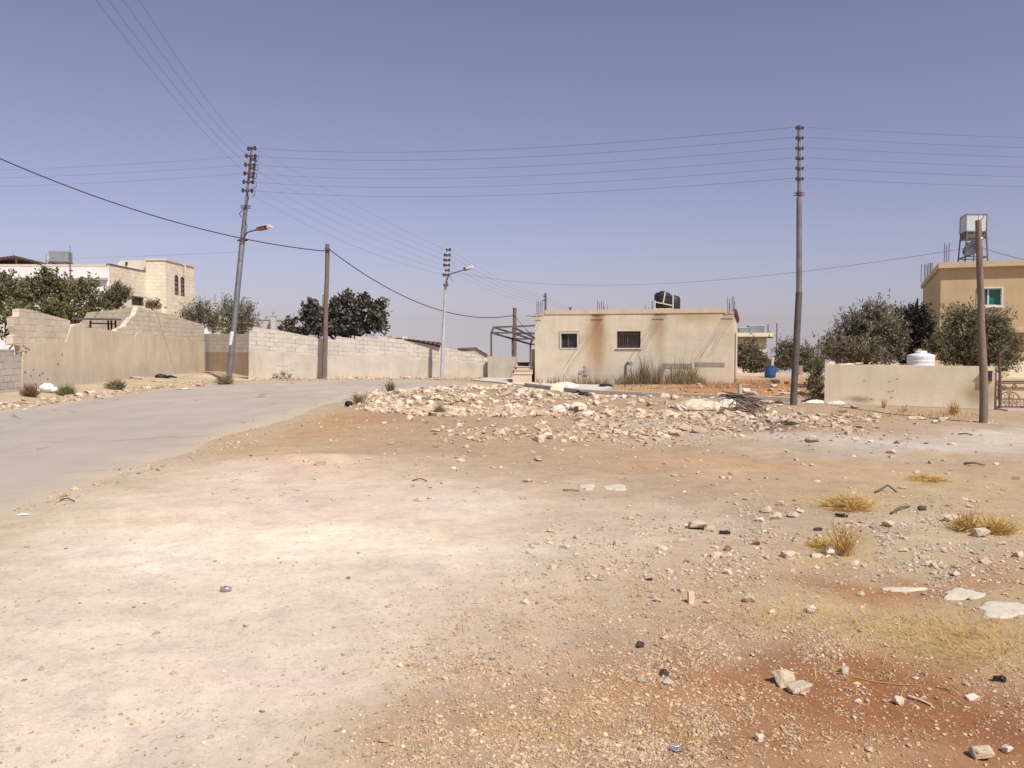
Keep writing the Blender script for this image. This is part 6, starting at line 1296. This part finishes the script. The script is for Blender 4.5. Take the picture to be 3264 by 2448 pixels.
SL = [(2500, 2188, 58, 56, 'upright angular cream rock on the red soil', 'rock', 5), (2556, 2208, 84, 34, 'flat pale grey rock just in front of the upright cream rock', 'rock_grey', 2), (2697, 2152, 30, 28, 'small grey-brown rock right of the upright cream rock', 'rock_grey', 7),
      (2868, 2246, 34, 32, 'white folded shard beside a brown stick on red soil', 'rock_white', 9), (2736, 2242, 26, 14, 'small pale chip between the upright cream rock and the white shard', 'rock_white', 4), (2425, 2362, 30, 24, 'white stone low on the red soil near the bottom', 'rock_white', 1),
      (3140, 2422, 72, 44, 'large cream rock in the bottom right corner', 'rock', 11), (3214, 2402, 30, 28, 'small white stone right of the large corner rock', 'rock_white', 3), (2044, 2174, 38, 20, 'flat grey stone at the left rim of the red soil', 'rock_grey', 6),
      (2132, 2184, 38, 16, 'flat grey stone below a brown one at the red soil rim', 'rock_grey', 8), (2117, 2154, 30, 20, 'brown stone above the flat grey stones', 'rock_dark', 10), (2050, 2394, 26, 18, 'grey stone left of the can lid', 'rock_grey', 12),
      (2256, 1922, 28, 12, 'fallen chip at the foot of the pink upright block', 'rock', 0), (2388, 1922, 44, 26, 'pale grey rock right of the pink upright block', 'rock_grey', 13), (2228, 1688, 62, 32, 'flat grey slab stone near the black slipper', 'rock_grey', 3), (2262, 1694, 36, 18, 'pinkish stone touching the flat grey slab stone', 'rock', 5),
      (2520, 1780, 50, 26, 'blocky cream stone left below the upright dry weed', 'rock', 1), (2652, 1770, 50, 30, 'rounded pale stone at the foot of the upright dry weed', 'rock_white', 4), (2608, 1778, 40, 12, 'flat pale slab stone left of the upright dry weed', 'rock', 7), (2950, 1783, 38, 18, 'cream block alone in the gravel to the right', 'rock', 9),
      (3132, 1712, 50, 32, 'pale stone among the golden tufts at right', 'rock_grey', 11), (3040, 1662, 60, 24, 'flat pale stone half hidden in yellow grass', 'rock', 2), (2445, 1634, 40, 24, 'cream stone topping the little stone cluster', 'rock', 6), (2482, 1650, 30, 18, 'grey stone in the little stone cluster', 'rock_grey', 8),
      (2530, 1648, 40, 20, 'squarish grey stone right of the little stone cluster', 'rock_grey', 10), (2490, 1612, 22, 18, 'rounded stone above the little stone cluster', 'rock', 12), (2420, 1662, 36, 14, 'flat pale stone below the little stone cluster', 'rock_white', 0), (2474, 1656, 34, 16, 'cream flat stone below the grey cluster stone', 'rock', 13),
      (2322, 1757, 22, 22, 'triangular reddish shard left in the gravel', 'rock_pink', 1), (2413, 1738, 24, 20, 'reddish shard near the middle gravel', 'rock_pink', 3), (2283, 1778, 36, 20, 'round cream stone below the reddish shards', 'rock', 5), (3254, 1776, 32, 20, 'cream stone cut by the right photo edge', 'rock', 7),
      (2006, 1656, 36, 16, 'pair-like pale stone at the left of the gravel', 'rock', 9), (2585, 1954, 30, 16, 'small grey stone on the straw patch', 'rock_grey', 11), (3105, 2232, 44, 18, 'flat pale stone on the right of the red soil', 'rock_white', 2), (2462, 1958, 26, 16, 'white stone above the straw patch', 'rock_white', 4),
      (2586, 1944, 36, 18, 'round white stone on the straw patch', 'rock_white', 6), (2950, 1898, 22, 10, 'reddish stone chip near the flush white rocks', 'rock_pink', 8), (2745, 1898, 26, 14, 'cream stone at the left of the red strip', 'rock', 10), (2840, 1680, 40, 22, 'pale rock in grey gravel at right', 'rock', 12), (2880, 1758, 36, 12, 'flat stone in grey gravel at right', 'rock', 0),
      (1727, 1408, 40, 26, 'broken pale paver with a dark brown end in the clearing', 'rock', 1), (1745, 1400, 34, 24, 'white stone leaning on the broken pale paver', 'rock_white', 3), (1462, 1364, 20, 18, 'lone pale stone below the rubble heap', 'rock_white', 5), (1308, 1340, 22, 18, 'block-like pale stone left below the rubble heap', 'rock', 7), (1175, 1308, 32, 14, 'flat pale stone at the left tip of the rubble', 'rock_grey', 9),
      (1963, 1384, 20, 20, 'lone squarish stone in the clearing below the rubble', 'rock', 11), (2000, 1382, 46, 8, 'long flat pale stone beside the lone squarish stone', 'rock', 2), (1778, 1318, 60, 30, 'large pale block right under the tilted cream block', 'rock_white', 6), (1845, 1312, 56, 30, 'rounded tan stone right of the dark metal stub', 'rock', 8),
      (1618, 1318, 30, 34, 'upright pale plasterboard-like slab on the rubble', 'rock_white', 13), (1275, 1284, 34, 20, 'large rounded cream stone at the left of the rubble', 'rock', 0), (1330, 1296, 40, 22, 'cream stone under the left rubble crest', 'rock_white', 12), (2140, 1328, 56, 16, 'long flat pale slab before the concrete lump', 'rock', 10), (2580, 1404, 54, 16, 'elongated pale stone lying in the clearing at right', 'rock_white', 4), (2564, 1408, 18, 14, 'small block next to the elongated pale stone', 'rock', 2),
      (2670, 1308, 60, 14, 'flat pale slab at the left foot of the garden wall', 'rock_white', 6), (2600, 1292, 60, 12, 'flat pale slab beside the tall steel pole', 'rock_white', 8), (2740, 1364, 36, 12, 'brownish flat stone below the garden wall', 'rock_pink', 0), (2930, 1338, 60, 14, 'flat cream stone before the garden wall', 'rock', 9), (2982, 1350, 20, 12, 'small pale stone before the garden wall', 'rock_white', 3), (3010, 1340, 24, 12, 'white chip left of the short timber pole', 'rock_white', 1)]
for px, py, w, hp, lab, m, i in SL: stone(px, py, w, hp, lab, m, i=i)
def block(px, py, w, hp, dp, tilt, label, m):
    p = gp(px, py); k = p.y / 2700; mb = MB(); Rm = Matrix.Rotation(tilt[2], 3, 'Z') @ Matrix.Rotation(tilt[0], 3, 'X') @ Matrix.Rotation(tilt[1], 3, 'Y')
    mb.ico((0, 0, 0), (1, 1, 1), 3, .012, px); q = lambda t: max(-.62, min(.62, t)) / .62
    mb.v = [p + Vector((0, dp * .5, hp * k * .46)) + Rm @ Vector((q(v.x) * w * k * .5, q(v.y) * dp * .5, q(v.z) * hp * k * .5)) for v in mb.v]; mb.sm = [False] * len(mb.f)
    return tag(mb.build('stone_block', M[m]), label, 'block')
block(1776, 1290, 40, 28, .3, (.35, .12, -.25), 'tilted cream building block on the rubble heap', 'rock')
block(2203, 1924, 20, 40, .02, (-.15, .05, .3), 'pinkish brick-like block standing upright in the gravel', 'steps')
block(1842, 1312, 34, 20, .3, (.1, -.1, .3), 'tan squared block lying behind the dark metal stub', 'rock')
# countable rubble stones, the largest ones of each stretch of the heap
ZN = [('left stretch of the rubble heap by the road', 1180, 1420, 1246, 1312, 92), ('middle stretch of the rubble heap', 1420, 1700, 1243, 1318, 104), ('stretch of rubble before the house', 1700, 2080, 1262, 1332, 56), ('right stretch of rubble near the steel pole', 2080, 2600, 1296, 1350, 34)]
for nm_, x0, x1, y0, y1, c in ZN:
    for _ in range(c):
        px, py = qs.uniform(x0, x1), y0 + (y1 - y0) * (qs.random() ** .9); w = qs.uniform(9, 25) * (.8 + .4 * (py - y0) / (y1 - y0))
        stone(px, py, w, w * qs.uniform(.38, .7), 'broken pale limestone loose on the ' + nm_, qs.choice(('rock', 'rock', 'rock_white', 'rock_grey', 'rock', 'rock_white')), 'rubble_stone', 'rubble stone', 'stones on the ' + nm_)
# flush rocks and pale patches of bedrock
def flat_rock(px, py, w, hp, label, seed=0, up=.018, m='gravel_slab', name='flat_rock', cat='rock'):
    c = gp(px, py); q = random.Random(seed); P = []
    for k in range(30):
        a = 2 * math.pi * k / 30; r_ = 1 + .16 * math.sin(3 * a + seed) + .09 * math.sin(7 * a + seed * 2) + q.uniform(-.05, .05)
        g = gp(px + math.cos(a) * w / 2 * r_, py + math.sin(a) * hp / 2 * r_); P.append(Vector((g.x, g.y)))
    n = len(P); cc = sum(P, Vector((0, 0))) / n; mb = MB(); vs = []
    for s, z in ((1.0, -.03), (.96, up * .6), (.8, up), (.4, up * 1.2)):
        vs += [Vector((*(cc + (p - cc) * s), gz(*(cc + (p - cc) * s)) + z + (q.uniform(-.003, .003) if s < .9 else 0))) for p in P]
    vs.append(Vector((cc.x, cc.y, gz(cc.x, cc.y) + up * 1.2)))
    fs = [(r_ * n + k, r_ * n + (k + 1) % n, (r_ + 1) * n + (k + 1) % n, (r_ + 1) * n + k) for r_ in range(3) for k in range(n)] + [(3 * n + k, 3 * n + (k + 1) % n, 4 * n) for k in range(n)]
    mb.add(vs, fs, True); return tag(mb.build(name, M[m]), label, cat)
flat_rock(3068, 1896, 128, 38, 'smaller oval white rock flush with the soil at right', 1, .008)
flat_rock(3206, 1943, 190, 54, 'larger white rock flush with the soil at the right edge', 2, .009)
flat_rock(2880, 1880, 150, 12, 'thin pale rock edge level with the red strip', 3, .008)
flat_rock(1872, 1552, 50, 20, 'left of two pale patches of rock in the clearing', 4, .010)
flat_rock(1962, 1554, 76, 20, 'right and wider of two pale patches of rock in the clearing', 5, .010)
flat_rock(1800, 1233, 90, 14, 'white spilled plaster mound at the left foot of the house', 6, .12, 'rock_white', 'plaster_spill', 'plaster')
# big concrete lump
c = gp(2225, 1312); mb = MB(); k = c.y / 2700
for (dx, w, hh, s) in ((0, 120, 30, 1), (50, 56, 24, 2), (-46, 60, 16, 3), (10, 70, 24, 4)):
    mb.ico(c + Vector((dx * k, .1 + .05 * s, .02)), (w * k * .5, .5, hh * k), 3, .085, s, True)
tag(mb.build('concrete_lump', M['rock_grey']), 'large rounded lump of set concrete on the rubble', 'concrete lump')
# ================================================================== LITTER AND SMALL THINGS
def crumple(name, label, cat, px, py, w, hp, m, seed, dep=.8):
    p = gp(px, py); k = p.y / 2700; mb = MB(); mb.ico(p + Vector((0, 0, hp * k * .42)), (w * k * .5, w * k * .5 * dep, hp * k * .5), 3, .10, seed)
    return tag(mb.build(name, M[m]), label, cat)
crumple('rubbish_bag', 'round knotted black rubbish bag at the road edge by the rubble', 'rubbish bag', 1111, 1296, 26, 20, 'blackbag', 1)
crumple('rubbish_bag', 'long black rubbish bag lying on the kerb before the house', 'rubbish bag', 1766, 1252, 34, 14, 'blackbag', 2)
o = thing('white_sack', 'crumpled white sack of rubbish below the tall wall at left', 'sack', tuple(gp(150, 1262)))
p = gp(150, 1262); k = p.y / 2700; mb = MB(); mb.ico(p + Vector((0, 0, .14)), (22 * k, .2, 16 * k), 3, .09, 4); mb.ico(p + Vector((-18 * k, 0, .06)), (14 * k, .15, 7 * k), 2, .12, 5); mb.ico(p + Vector((22 * k, .05, .07)), (12 * k, .15, 9 * k), 2, .12, 6); mb.build('bag', M['whitebag'], o)
crumple('plastic_waste', 'black plastic heap lying before the weeds at the house', 'rubbish', 1930, 1236, 44, 14, 'blackbag', 7)
crumple('plastic_waste', 'black plastic pipe end on the rubble under the kerb', 'rubbish', 1862, 1278, 42, 20, 'black', 8)
mb = MB(); p = gp(1842, 1272); mb.tube([p + Vector((-.15, .2, .1)), p + Vector((.05, .25, .18)), p + Vector((.12, .1, .1)), p + Vector((.3, -.1, .02)), p + Vector((.45, -.25, .0))], .03, 6)
tag(mb.build('bent_pipe', M['black']), 'bent black pipe arching over the rubble', 'pipe')
mb = MB(); p = gp(1838, 1322); k = p.y / 2700; mb.box(p.x - 7 * k, p.x + 6 * k, p.y, p.y + .1, p.z - .05, p.z + 26 * k); mb.box(p.x - 12 * k, p.x + 12 * k, p.y - .05, p.y + .15, p.z - .04, p.z + .025)
tag(mb.build('metal_stub', M['steel_rust']), 'short dark rusty metal stub standing in the rubble', 'metal stub')
for (px, py, w, hp, m, lab, s) in ((1842, 1340, 24, 8, 'teal', 'flattened teal can below the dark metal stub', 1), (720, 1884, 36, 18, 'tin', 'crushed tin on the pale sand', 2), (2394, 1335, 18, 12, 'whitebag', 'white-blue scrap of paper beside the burnt patch', 3)):
    p = gp(px, py); k = p.y / 2700; mb = MB(); mb.lathe((0, 0, 0), [(.2, 0), (.9, .05), (1, .3), (.95, .7), (1, .95), (.6, 1.05), (.2, .9)], 14); q = random.Random(s)
    mb.v = [p + Vector((v.x * w * k * .5 * (1 + q.uniform(-.1, .1)), v.y * w * k * .42, v.z * hp * k * .75 * (1 + q.uniform(-.2, .2)))) for v in mb.v]; tag(mb.build('crushed_can' if m != 'whitebag' else 'paper_scrap', M[m]), lab, 'can' if m != 'whitebag' else 'paper')
p = gp(2155, 2390); mb = MB(); mb.lathe(p + Vector((0, 0, .004)), [(.002, .003), (.014, .003), (.016, .006), (.018, .003), (.023, .003), (.0255, .008), (.028, .002), (.0255, 0), (.01, 0)], 24)
mb.tube([p + Vector((-.004, 0, .012)), p + Vector((.012, .004, .014))], .003, 5); tag(mb.build('can_lid', M['tin']), 'round silver can lid near the bottom of the photo', 'can lid')
def slipper(px, py, w, ang, label, m='black', cat='slipper', name='slipper'):
    p = gp(px, py); k = p.y / 2700; L_ = w * k; mb = MB(); P = []
    for t in range(20):
        a = 2 * math.pi * t / 20; P.append(Vector((math.cos(a) * L_ * .5, math.sin(a) * L_ * (.17 + .04 * math.cos(a)), .0)))
    Rm = Matrix.Translation(p + Vector((0, 0, .006))) @ Matrix.Rotation(ang, 4, 'Z') @ Matrix.Rotation(.12, 4, 'Y')
    mb.prism([Rm @ v for v in P], (0, 0, .022)); arc = [Rm @ Vector((L_ * .15 + .01 * math.cos(a), L_ * .17 * math.cos(a), .012 + L_ * .09 * math.sin(a))) for a in [math.pi * i / 8 for i in range(9)]]
    mb.tube(arc, .011, 6); return tag(mb.build(name, M[m]), label, cat)
slipper(2310, 1703, 42, .3, 'black slipper lying in the gravel beside the flat grey slab stone'); slipper(2682, 1648, 40, -.2, 'black slipper lying right of the little stone cluster')
slipper(3186, 2174, 44, .05, 'flat dark strip of rubber near the right edge of the red soil', cat='rubber strip', name='rubber_strip')
stone(2040, 2064, 32, 20, 'dark brown lump on the pink gravel', 'rock_dark', 'dark_lump', 'lump', i=4); stone(2072, 1850, 24, 10, 'small black fragment on the pale sand', 'rock_dark', 'dark_lump', 'lump', i=6); stone(2945, 1628, 34, 16, 'dark grey stone above the golden tufts', 'rock_dark', i=8)
stone(2610, 1692, 28, 12, 'dark wood-like chip left of the upright dry weed', 'rock_dark', 'dark_lump', 'lump', i=2); stone(1110, 1845, 14, 8, 'tiny dark red scrap on the pale sand', 'rock_pink', 'dark_lump', 'lump', i=3)
def twig(label, pts, r, m='wood', name='stick', cat='stick'):
    mb = MB(); P = [gp(x, y) + Vector((0, 0, r + h_)) for x, y, h_ in pts]; mb.tube(P, [r * (1 - .4 * i / len(P)) for i in range(len(P))], 6); return tag(mb.build(name, M[m]), label, cat)
twig('short brown stick right of the white folded shard', [(2895, 2226, .004), (2940, 2240, .002), (2968, 2252, .0)], .007, 'steps')
twig('long pale straw stalk on the red soil', [(2720, 2160, .0), (2790, 2178, .006), (2870, 2186, .004), (2935, 2186, .0)], .0025, 'straw', 'straw_stalk', 'stalk')
twig('thin stalk at the upper right of the red soil', [(2600, 2142, .0), (2680, 2152, .01), (2760, 2170, .0)], .002, 'straw', 'straw_stalk', 'stalk')
twig('dark twig right of the long pale stalk', [(2985, 2192, 0), (3010, 2200, .005), (3038, 2208, 0)], .0025, 'bark', 'stick', 'stick')
twig('dark branch piece near the golden tufts', [(2840, 1640, .0), (2870, 1630, .03), (2900, 1618, .0)], .012, 'bark'); twig('dark twig on the pale sand near the road', [(190, 1598, 0), (215, 1596, .02), (238, 1600, 0)], .008, 'bark')
twig('dark dry twig in the middle of the clearing', [(1314, 1534, 0), (1340, 1532, .02), (1362, 1536, 0)], .008, 'bark'); twig('brown dry twig beside the pale rock patches', [(1795, 1564, 0), (1820, 1570, .02), (1846, 1566, 0)], .008, 'bark')
twig('dry branch lying on the grey track at right', [(3075, 1480, .0), (3105, 1486, .03), (3140, 1486, .0)], .016, 'wood'); twig('flat dark stick on the grey track', [(3055, 1386, .0), (3080, 1387, .02), (3100, 1389, 0)], .014, 'bark')
twig('white bone-like pipe piece at the left road edge', [(56, 1646, .0), (74, 1644, .002), (92, 1644, 0)], .012, 'white', 'pipe_piece', 'pipe')
twig('tapered dark branch at the back edge of the gravel', [(2790, 1572, 0), (2830, 1564, .05), (2858, 1572, .0)], .012, 'bark')
# burned branch and litter on the left verge
mb = MB(); p = gp(520, 1217); k = p.y / 2700
mb.ico(p + Vector((-8 * k, 0, .07)), (16 * k, .2, 8 * k), 2, .25, 3); mb.tube([p, p + Vector((30 * k, -.2, .08)), p + Vector((52 * k, -.3, .03))], [.09, .06, .03], 6); tag(mb.build('charred_branch', M['blackbag']), 'charred black branch on the verge near the leaning lamp pole', 'branch')
for (px, py, w, hp, lab, m, s) in ((588, 1242, 44, 5, 'flat white sheet lying at the road edge near the lamp pole', 'white', 1), (245, 1260, 34, 10, 'curved white plastic scrap on the left verge', 'white', 2), (285, 1256, 34, 12, 'cream torn board scrap on the left verge', 'cream', 3), (78, 1308, 26, 4, 'small white sheet near the left photo edge', 'white', 4), (435, 1222, 40, 10, 'pinkish crushed carton against the tall wall', 'concrete', 5), (500, 1226, 34, 4, 'tan flat board on the verge by the charred branch', 'cream', 6), (640, 1232, 26, 9, 'flat brown stone slab near the dry bush', 'rock_pink', 7), (318, 1272, 28, 14, 'clear crumpled plastic at the road edge', 'concrete', 8)):
    p = gp(px, py); k = p.y / 2700; q = random.Random(s); mb = MB(); n = 9; vs = []
    for i in range(n):
        for j in range(4): vs.append(p + Vector(((i / (n - 1) - .5) * w * k, (j / 3 - .5) * w * k * .6, .01 + hp * k * (.5 + .5 * math.sin(i * .8 + s) * math.cos(j + s)) * q.uniform(.6, 1))))
    mb.add(vs, [(i * 4 + j, (i + 1) * 4 + j, (i + 1) * 4 + j + 1, i * 4 + j + 1) for i in range(n - 1) for j in range(3)], True); o = mb.build('scrap', M[m]); sm = o.modifiers.new('Solidify', 'SOLIDIFY'); sm.thickness = .008; tag(o, lab, 'scrap')
# brushwood pile
bp_ = thing('brushwood_pile', 'pile of dry brown branches beside the concrete lump', 'brushwood pile', tuple(gp(2380, 1310))); q = random.Random(4); mb = MB()
for i in range(34):
    a = gp(q.uniform(2290, 2330), q.uniform(1286, 1300)); b = gp(q.uniform(2380, 2460), q.uniform(1292, 1330)); a.z += q.uniform(.03, .2); b.z += q.uniform(.01, .12)
    m_ = a.lerp(b, .5) + Vector((q.uniform(-.1, .1), q.uniform(-.1, .1), q.uniform(0, .08))); mb.tube([a, m_, b], [.016, .014, .007], 5)
mb.build('branches', M['wood_brown'], bp_)
stone(2325, 1312, 60, 30, 'crumpled white cement bag stone at the brushwood pile', 'rock_white', 'cement_bag', 'cement bag', i=10)
# post stub and pipes on the red bank
mb = MB(); p = gp(2358, 1268); mb.tube([p - Vector((0, 0, .1)), Vector((p.x, p.y, at(0, 1228, p.y).z))], .065, 14); mb.tube([Vector((p.x, p.y, at(0, 1228, p.y).z)), Vector((p.x, p.y, at(0, 1224, p.y).z))], .05, 12)
tag(mb.build('pipe_post', M['concrete']), 'short grey upright pipe on the red bank', 'pipe')
mb = MB(); p = gp(2397, 1264); mb.tube([p + Vector((-.12, .2, .07)), p + Vector((.08, -.12, .06))], .06, 12); tag(mb.build('clay_pipe', M['concrete_pale']), 'short pale pipe lying beside the upright grey pipe', 'pipe')
for px, py, w, hp, lab, m in ((2380, 1252, 30, 16, 'white stone beside the upright grey pipe', 'rock_white'), (2410, 1254, 34, 14, 'brown stone by the lying pale pipe', 'rock_pink'), (2300, 1262, 30, 10, 'flat pale stone on the red bank', 'rock'), (2475, 1222, 30, 14, 'dark lump below the blue barrel', 'rock_dark'), (2510, 1224, 16, 10, 'small dark stone right of the blue barrel', 'rock_dark'), (2470, 1232, 24, 8, 'cream stone on the red bank below the barrel', 'rock')): stone(px, py, w, hp, lab, m)
# blue barrel
Y = 38.6; a = at(2437, 1213, Y); b = at(2473, 1165, Y); zb = gz((a.x + b.x) / 2, Y); cx = (a.x + b.x) / 2; r_ = (b.x - a.x) / 2; H_ = b.z - zb
br = thing('blue_barrel', 'blue plastic drum standing on the red bank beyond the house', 'barrel', (cx, Y, zb))
mb = MB(); mb.lathe((cx, Y, zb), [(r_ * .86, 0), (r_ * .95, .04), (r_, .25 * H_), (r_ * 1.02, .32 * H_), (r_, .36 * H_), (r_ * 1.0, .62 * H_), (r_ * 1.02, .66 * H_), (r_, .7 * H_), (r_ * .93, .93 * H_), (r_ * .95, .95 * H_)], 24); mb.build('body', M['blue'], br)
mb = MB(); mb.lathe((cx, Y, zb), [(r_ * .97, .951 * H_), (r_ * .97, H_), (r_ * .85, H_ + .005), (r_ * .8, .97 * H_)], 24); mb.build('lid', M['blue'], br)
mb = MB(); p = at(2462, 1165, 39.6); mb.tube([(p.x, 39.6, gz(p.x, 39.6) - .1), (p.x, 39.6, at(0, 1150, 39.6).z), (p.x + .05, 39.6, at(0, 1138, 39.6).z)], .06, 8); tag(mb.build('wooden_stub', M['cream']), 'pale post stub right behind the blue barrel', 'post')
# white tank behind the garden wall
Y = 25.5; a = at(2893, 1200, Y); b = at(2976, 1132, Y); cx = (a.x + b.x) / 2; r_ = (b.x - a.x) / 2; zs = b.z
wt_ = thing('water_tank', 'white plastic water tank standing behind the garden wall', 'water tank', (cx, Y, 0))
mb = MB(); mb.lathe((cx, Y, -.05), [(r_ * .96, 0), (r_, .05), (r_, .5), (r_ * .97, .53), (r_, .56), (r_, zs - .20), (r_ * .975, zs - .18), (r_, zs - .16), (r_, zs - .10), (r_ * .975, zs - .08), (r_, zs - .06), (r_, zs + .02), (r_ * .97, zs + .06), (r_ * .5, zs + .10), (r_ * .42, zs + .10)], 32); mb.build('body', M['white'], wt_)
mb = MB(); mb.lathe((cx, Y, -.05), [(r_ * .44, zs + .102), (r_ * .44, zs + .16), (r_ * .3, zs + .18), (r_ * .1, zs + .185)], 24); mb.build('lid', M['white'], wt_)
for px, lab in ((2655, 'left pale stone resting on the garden wall top'), (2745, 'pale broken slab resting on the garden wall top')):
    p = onw(px, 1160, RA, RB); o = bpy.data.objects.new('stone', PM['rock_white'][px % 14]); COL.objects.link(o); o.location = p + Vector((0, .12, .015)); o.scale = (.09 if px < 2700 else .16, .07, .04); tag(o, lab, 'stone')

# ================================================================== CAMERA, SUN, SKY
cd = bpy.data.cameras.new('camera'); cam = bpy.data.objects.new('camera', cd); COL.objects.link(cam); S.camera = cam
cd.sensor_width = 36; cd.lens = F / 3264 * 36; cd.clip_start = .05; cd.clip_end = 5000
cam.location = CAM; cam.rotation_euler = (R(90) - PT, 0, 0)
sv = Vector((.86, -1.2, 1.85)).normalized(); el = math.asin(sv.z); az = math.atan2(sv.x, sv.y)
sl_ = bpy.data.lights.new('sun', 'SUN'); sl_.energy = 4.2; sl_.angle = R(.55); sl_.color = (1, .945, .85)
so = bpy.data.objects.new('sun', sl_); COL.objects.link(so); so.rotation_euler = sv.to_track_quat('Z', 'Y').to_euler(); so.location = (0, 0, 30)
W = bpy.data.worlds.new('World'); S.world = W; W.use_nodes = True; N = W.node_tree.nodes; L = W.node_tree.links
bg = N['Background']; sky = N.new('ShaderNodeTexSky'); sky.sky_type = 'NISHITA'; sky.sun_disc = False; sky.sun_elevation = el; sky.sun_rotation = az
sky.air_density = 1.0; sky.dust_density = 1.5; sky.ozone_density = 1.0; sky.altitude = 700
tc = N.new('ShaderNodeTexCoord'); sx = N.new('ShaderNodeSeparateXYZ'); L.new(tc.outputs['Generated'], sx.inputs[0])
mx = N.new('ShaderNodeMath'); mx.operation = 'MAXIMUM'; mx.inputs[1].default_value = .03; L.new(sx.outputs['Z'], mx.inputs[0])
cx_ = N.new('ShaderNodeCombineXYZ'); L.new(sx.outputs['X'], cx_.inputs[0]); L.new(sx.outputs['Y'], cx_.inputs[1]); L.new(mx.outputs[0], cx_.inputs[2])
nv = N.new('ShaderNodeVectorMath'); nv.operation = 'NORMALIZE'; L.new(cx_.outputs[0], nv.inputs[0]); L.new(nv.outputs[0], sky.inputs['Vector'])
hs = N.new('ShaderNodeHueSaturation'); hs.inputs['Saturation'].default_value = .71; L.new(sky.outputs[0], hs.inputs['Color'])
tm = N.new('ShaderNodeMix'); tm.data_type = 'RGBA'; tm.blend_type = 'MULTIPLY'; tm.inputs[0].default_value = 1; tm.inputs[7].default_value = (.97, .845, 1.02, 1); L.new(hs.outputs[0], tm.inputs[6])
L.new(tm.outputs[2], bg.inputs[0]); bg.inputs[1].default_value = .08
S.view_settings.view_transform = 'Standard'; S.view_settings.look = 'None'; S.view_settings.exposure = .30; S.view_settings.gamma = 1
S.cycles.max_bounces = 6; S.cycles.diffuse_bounces = 3; S.cycles.transparent_max_bounces = 8
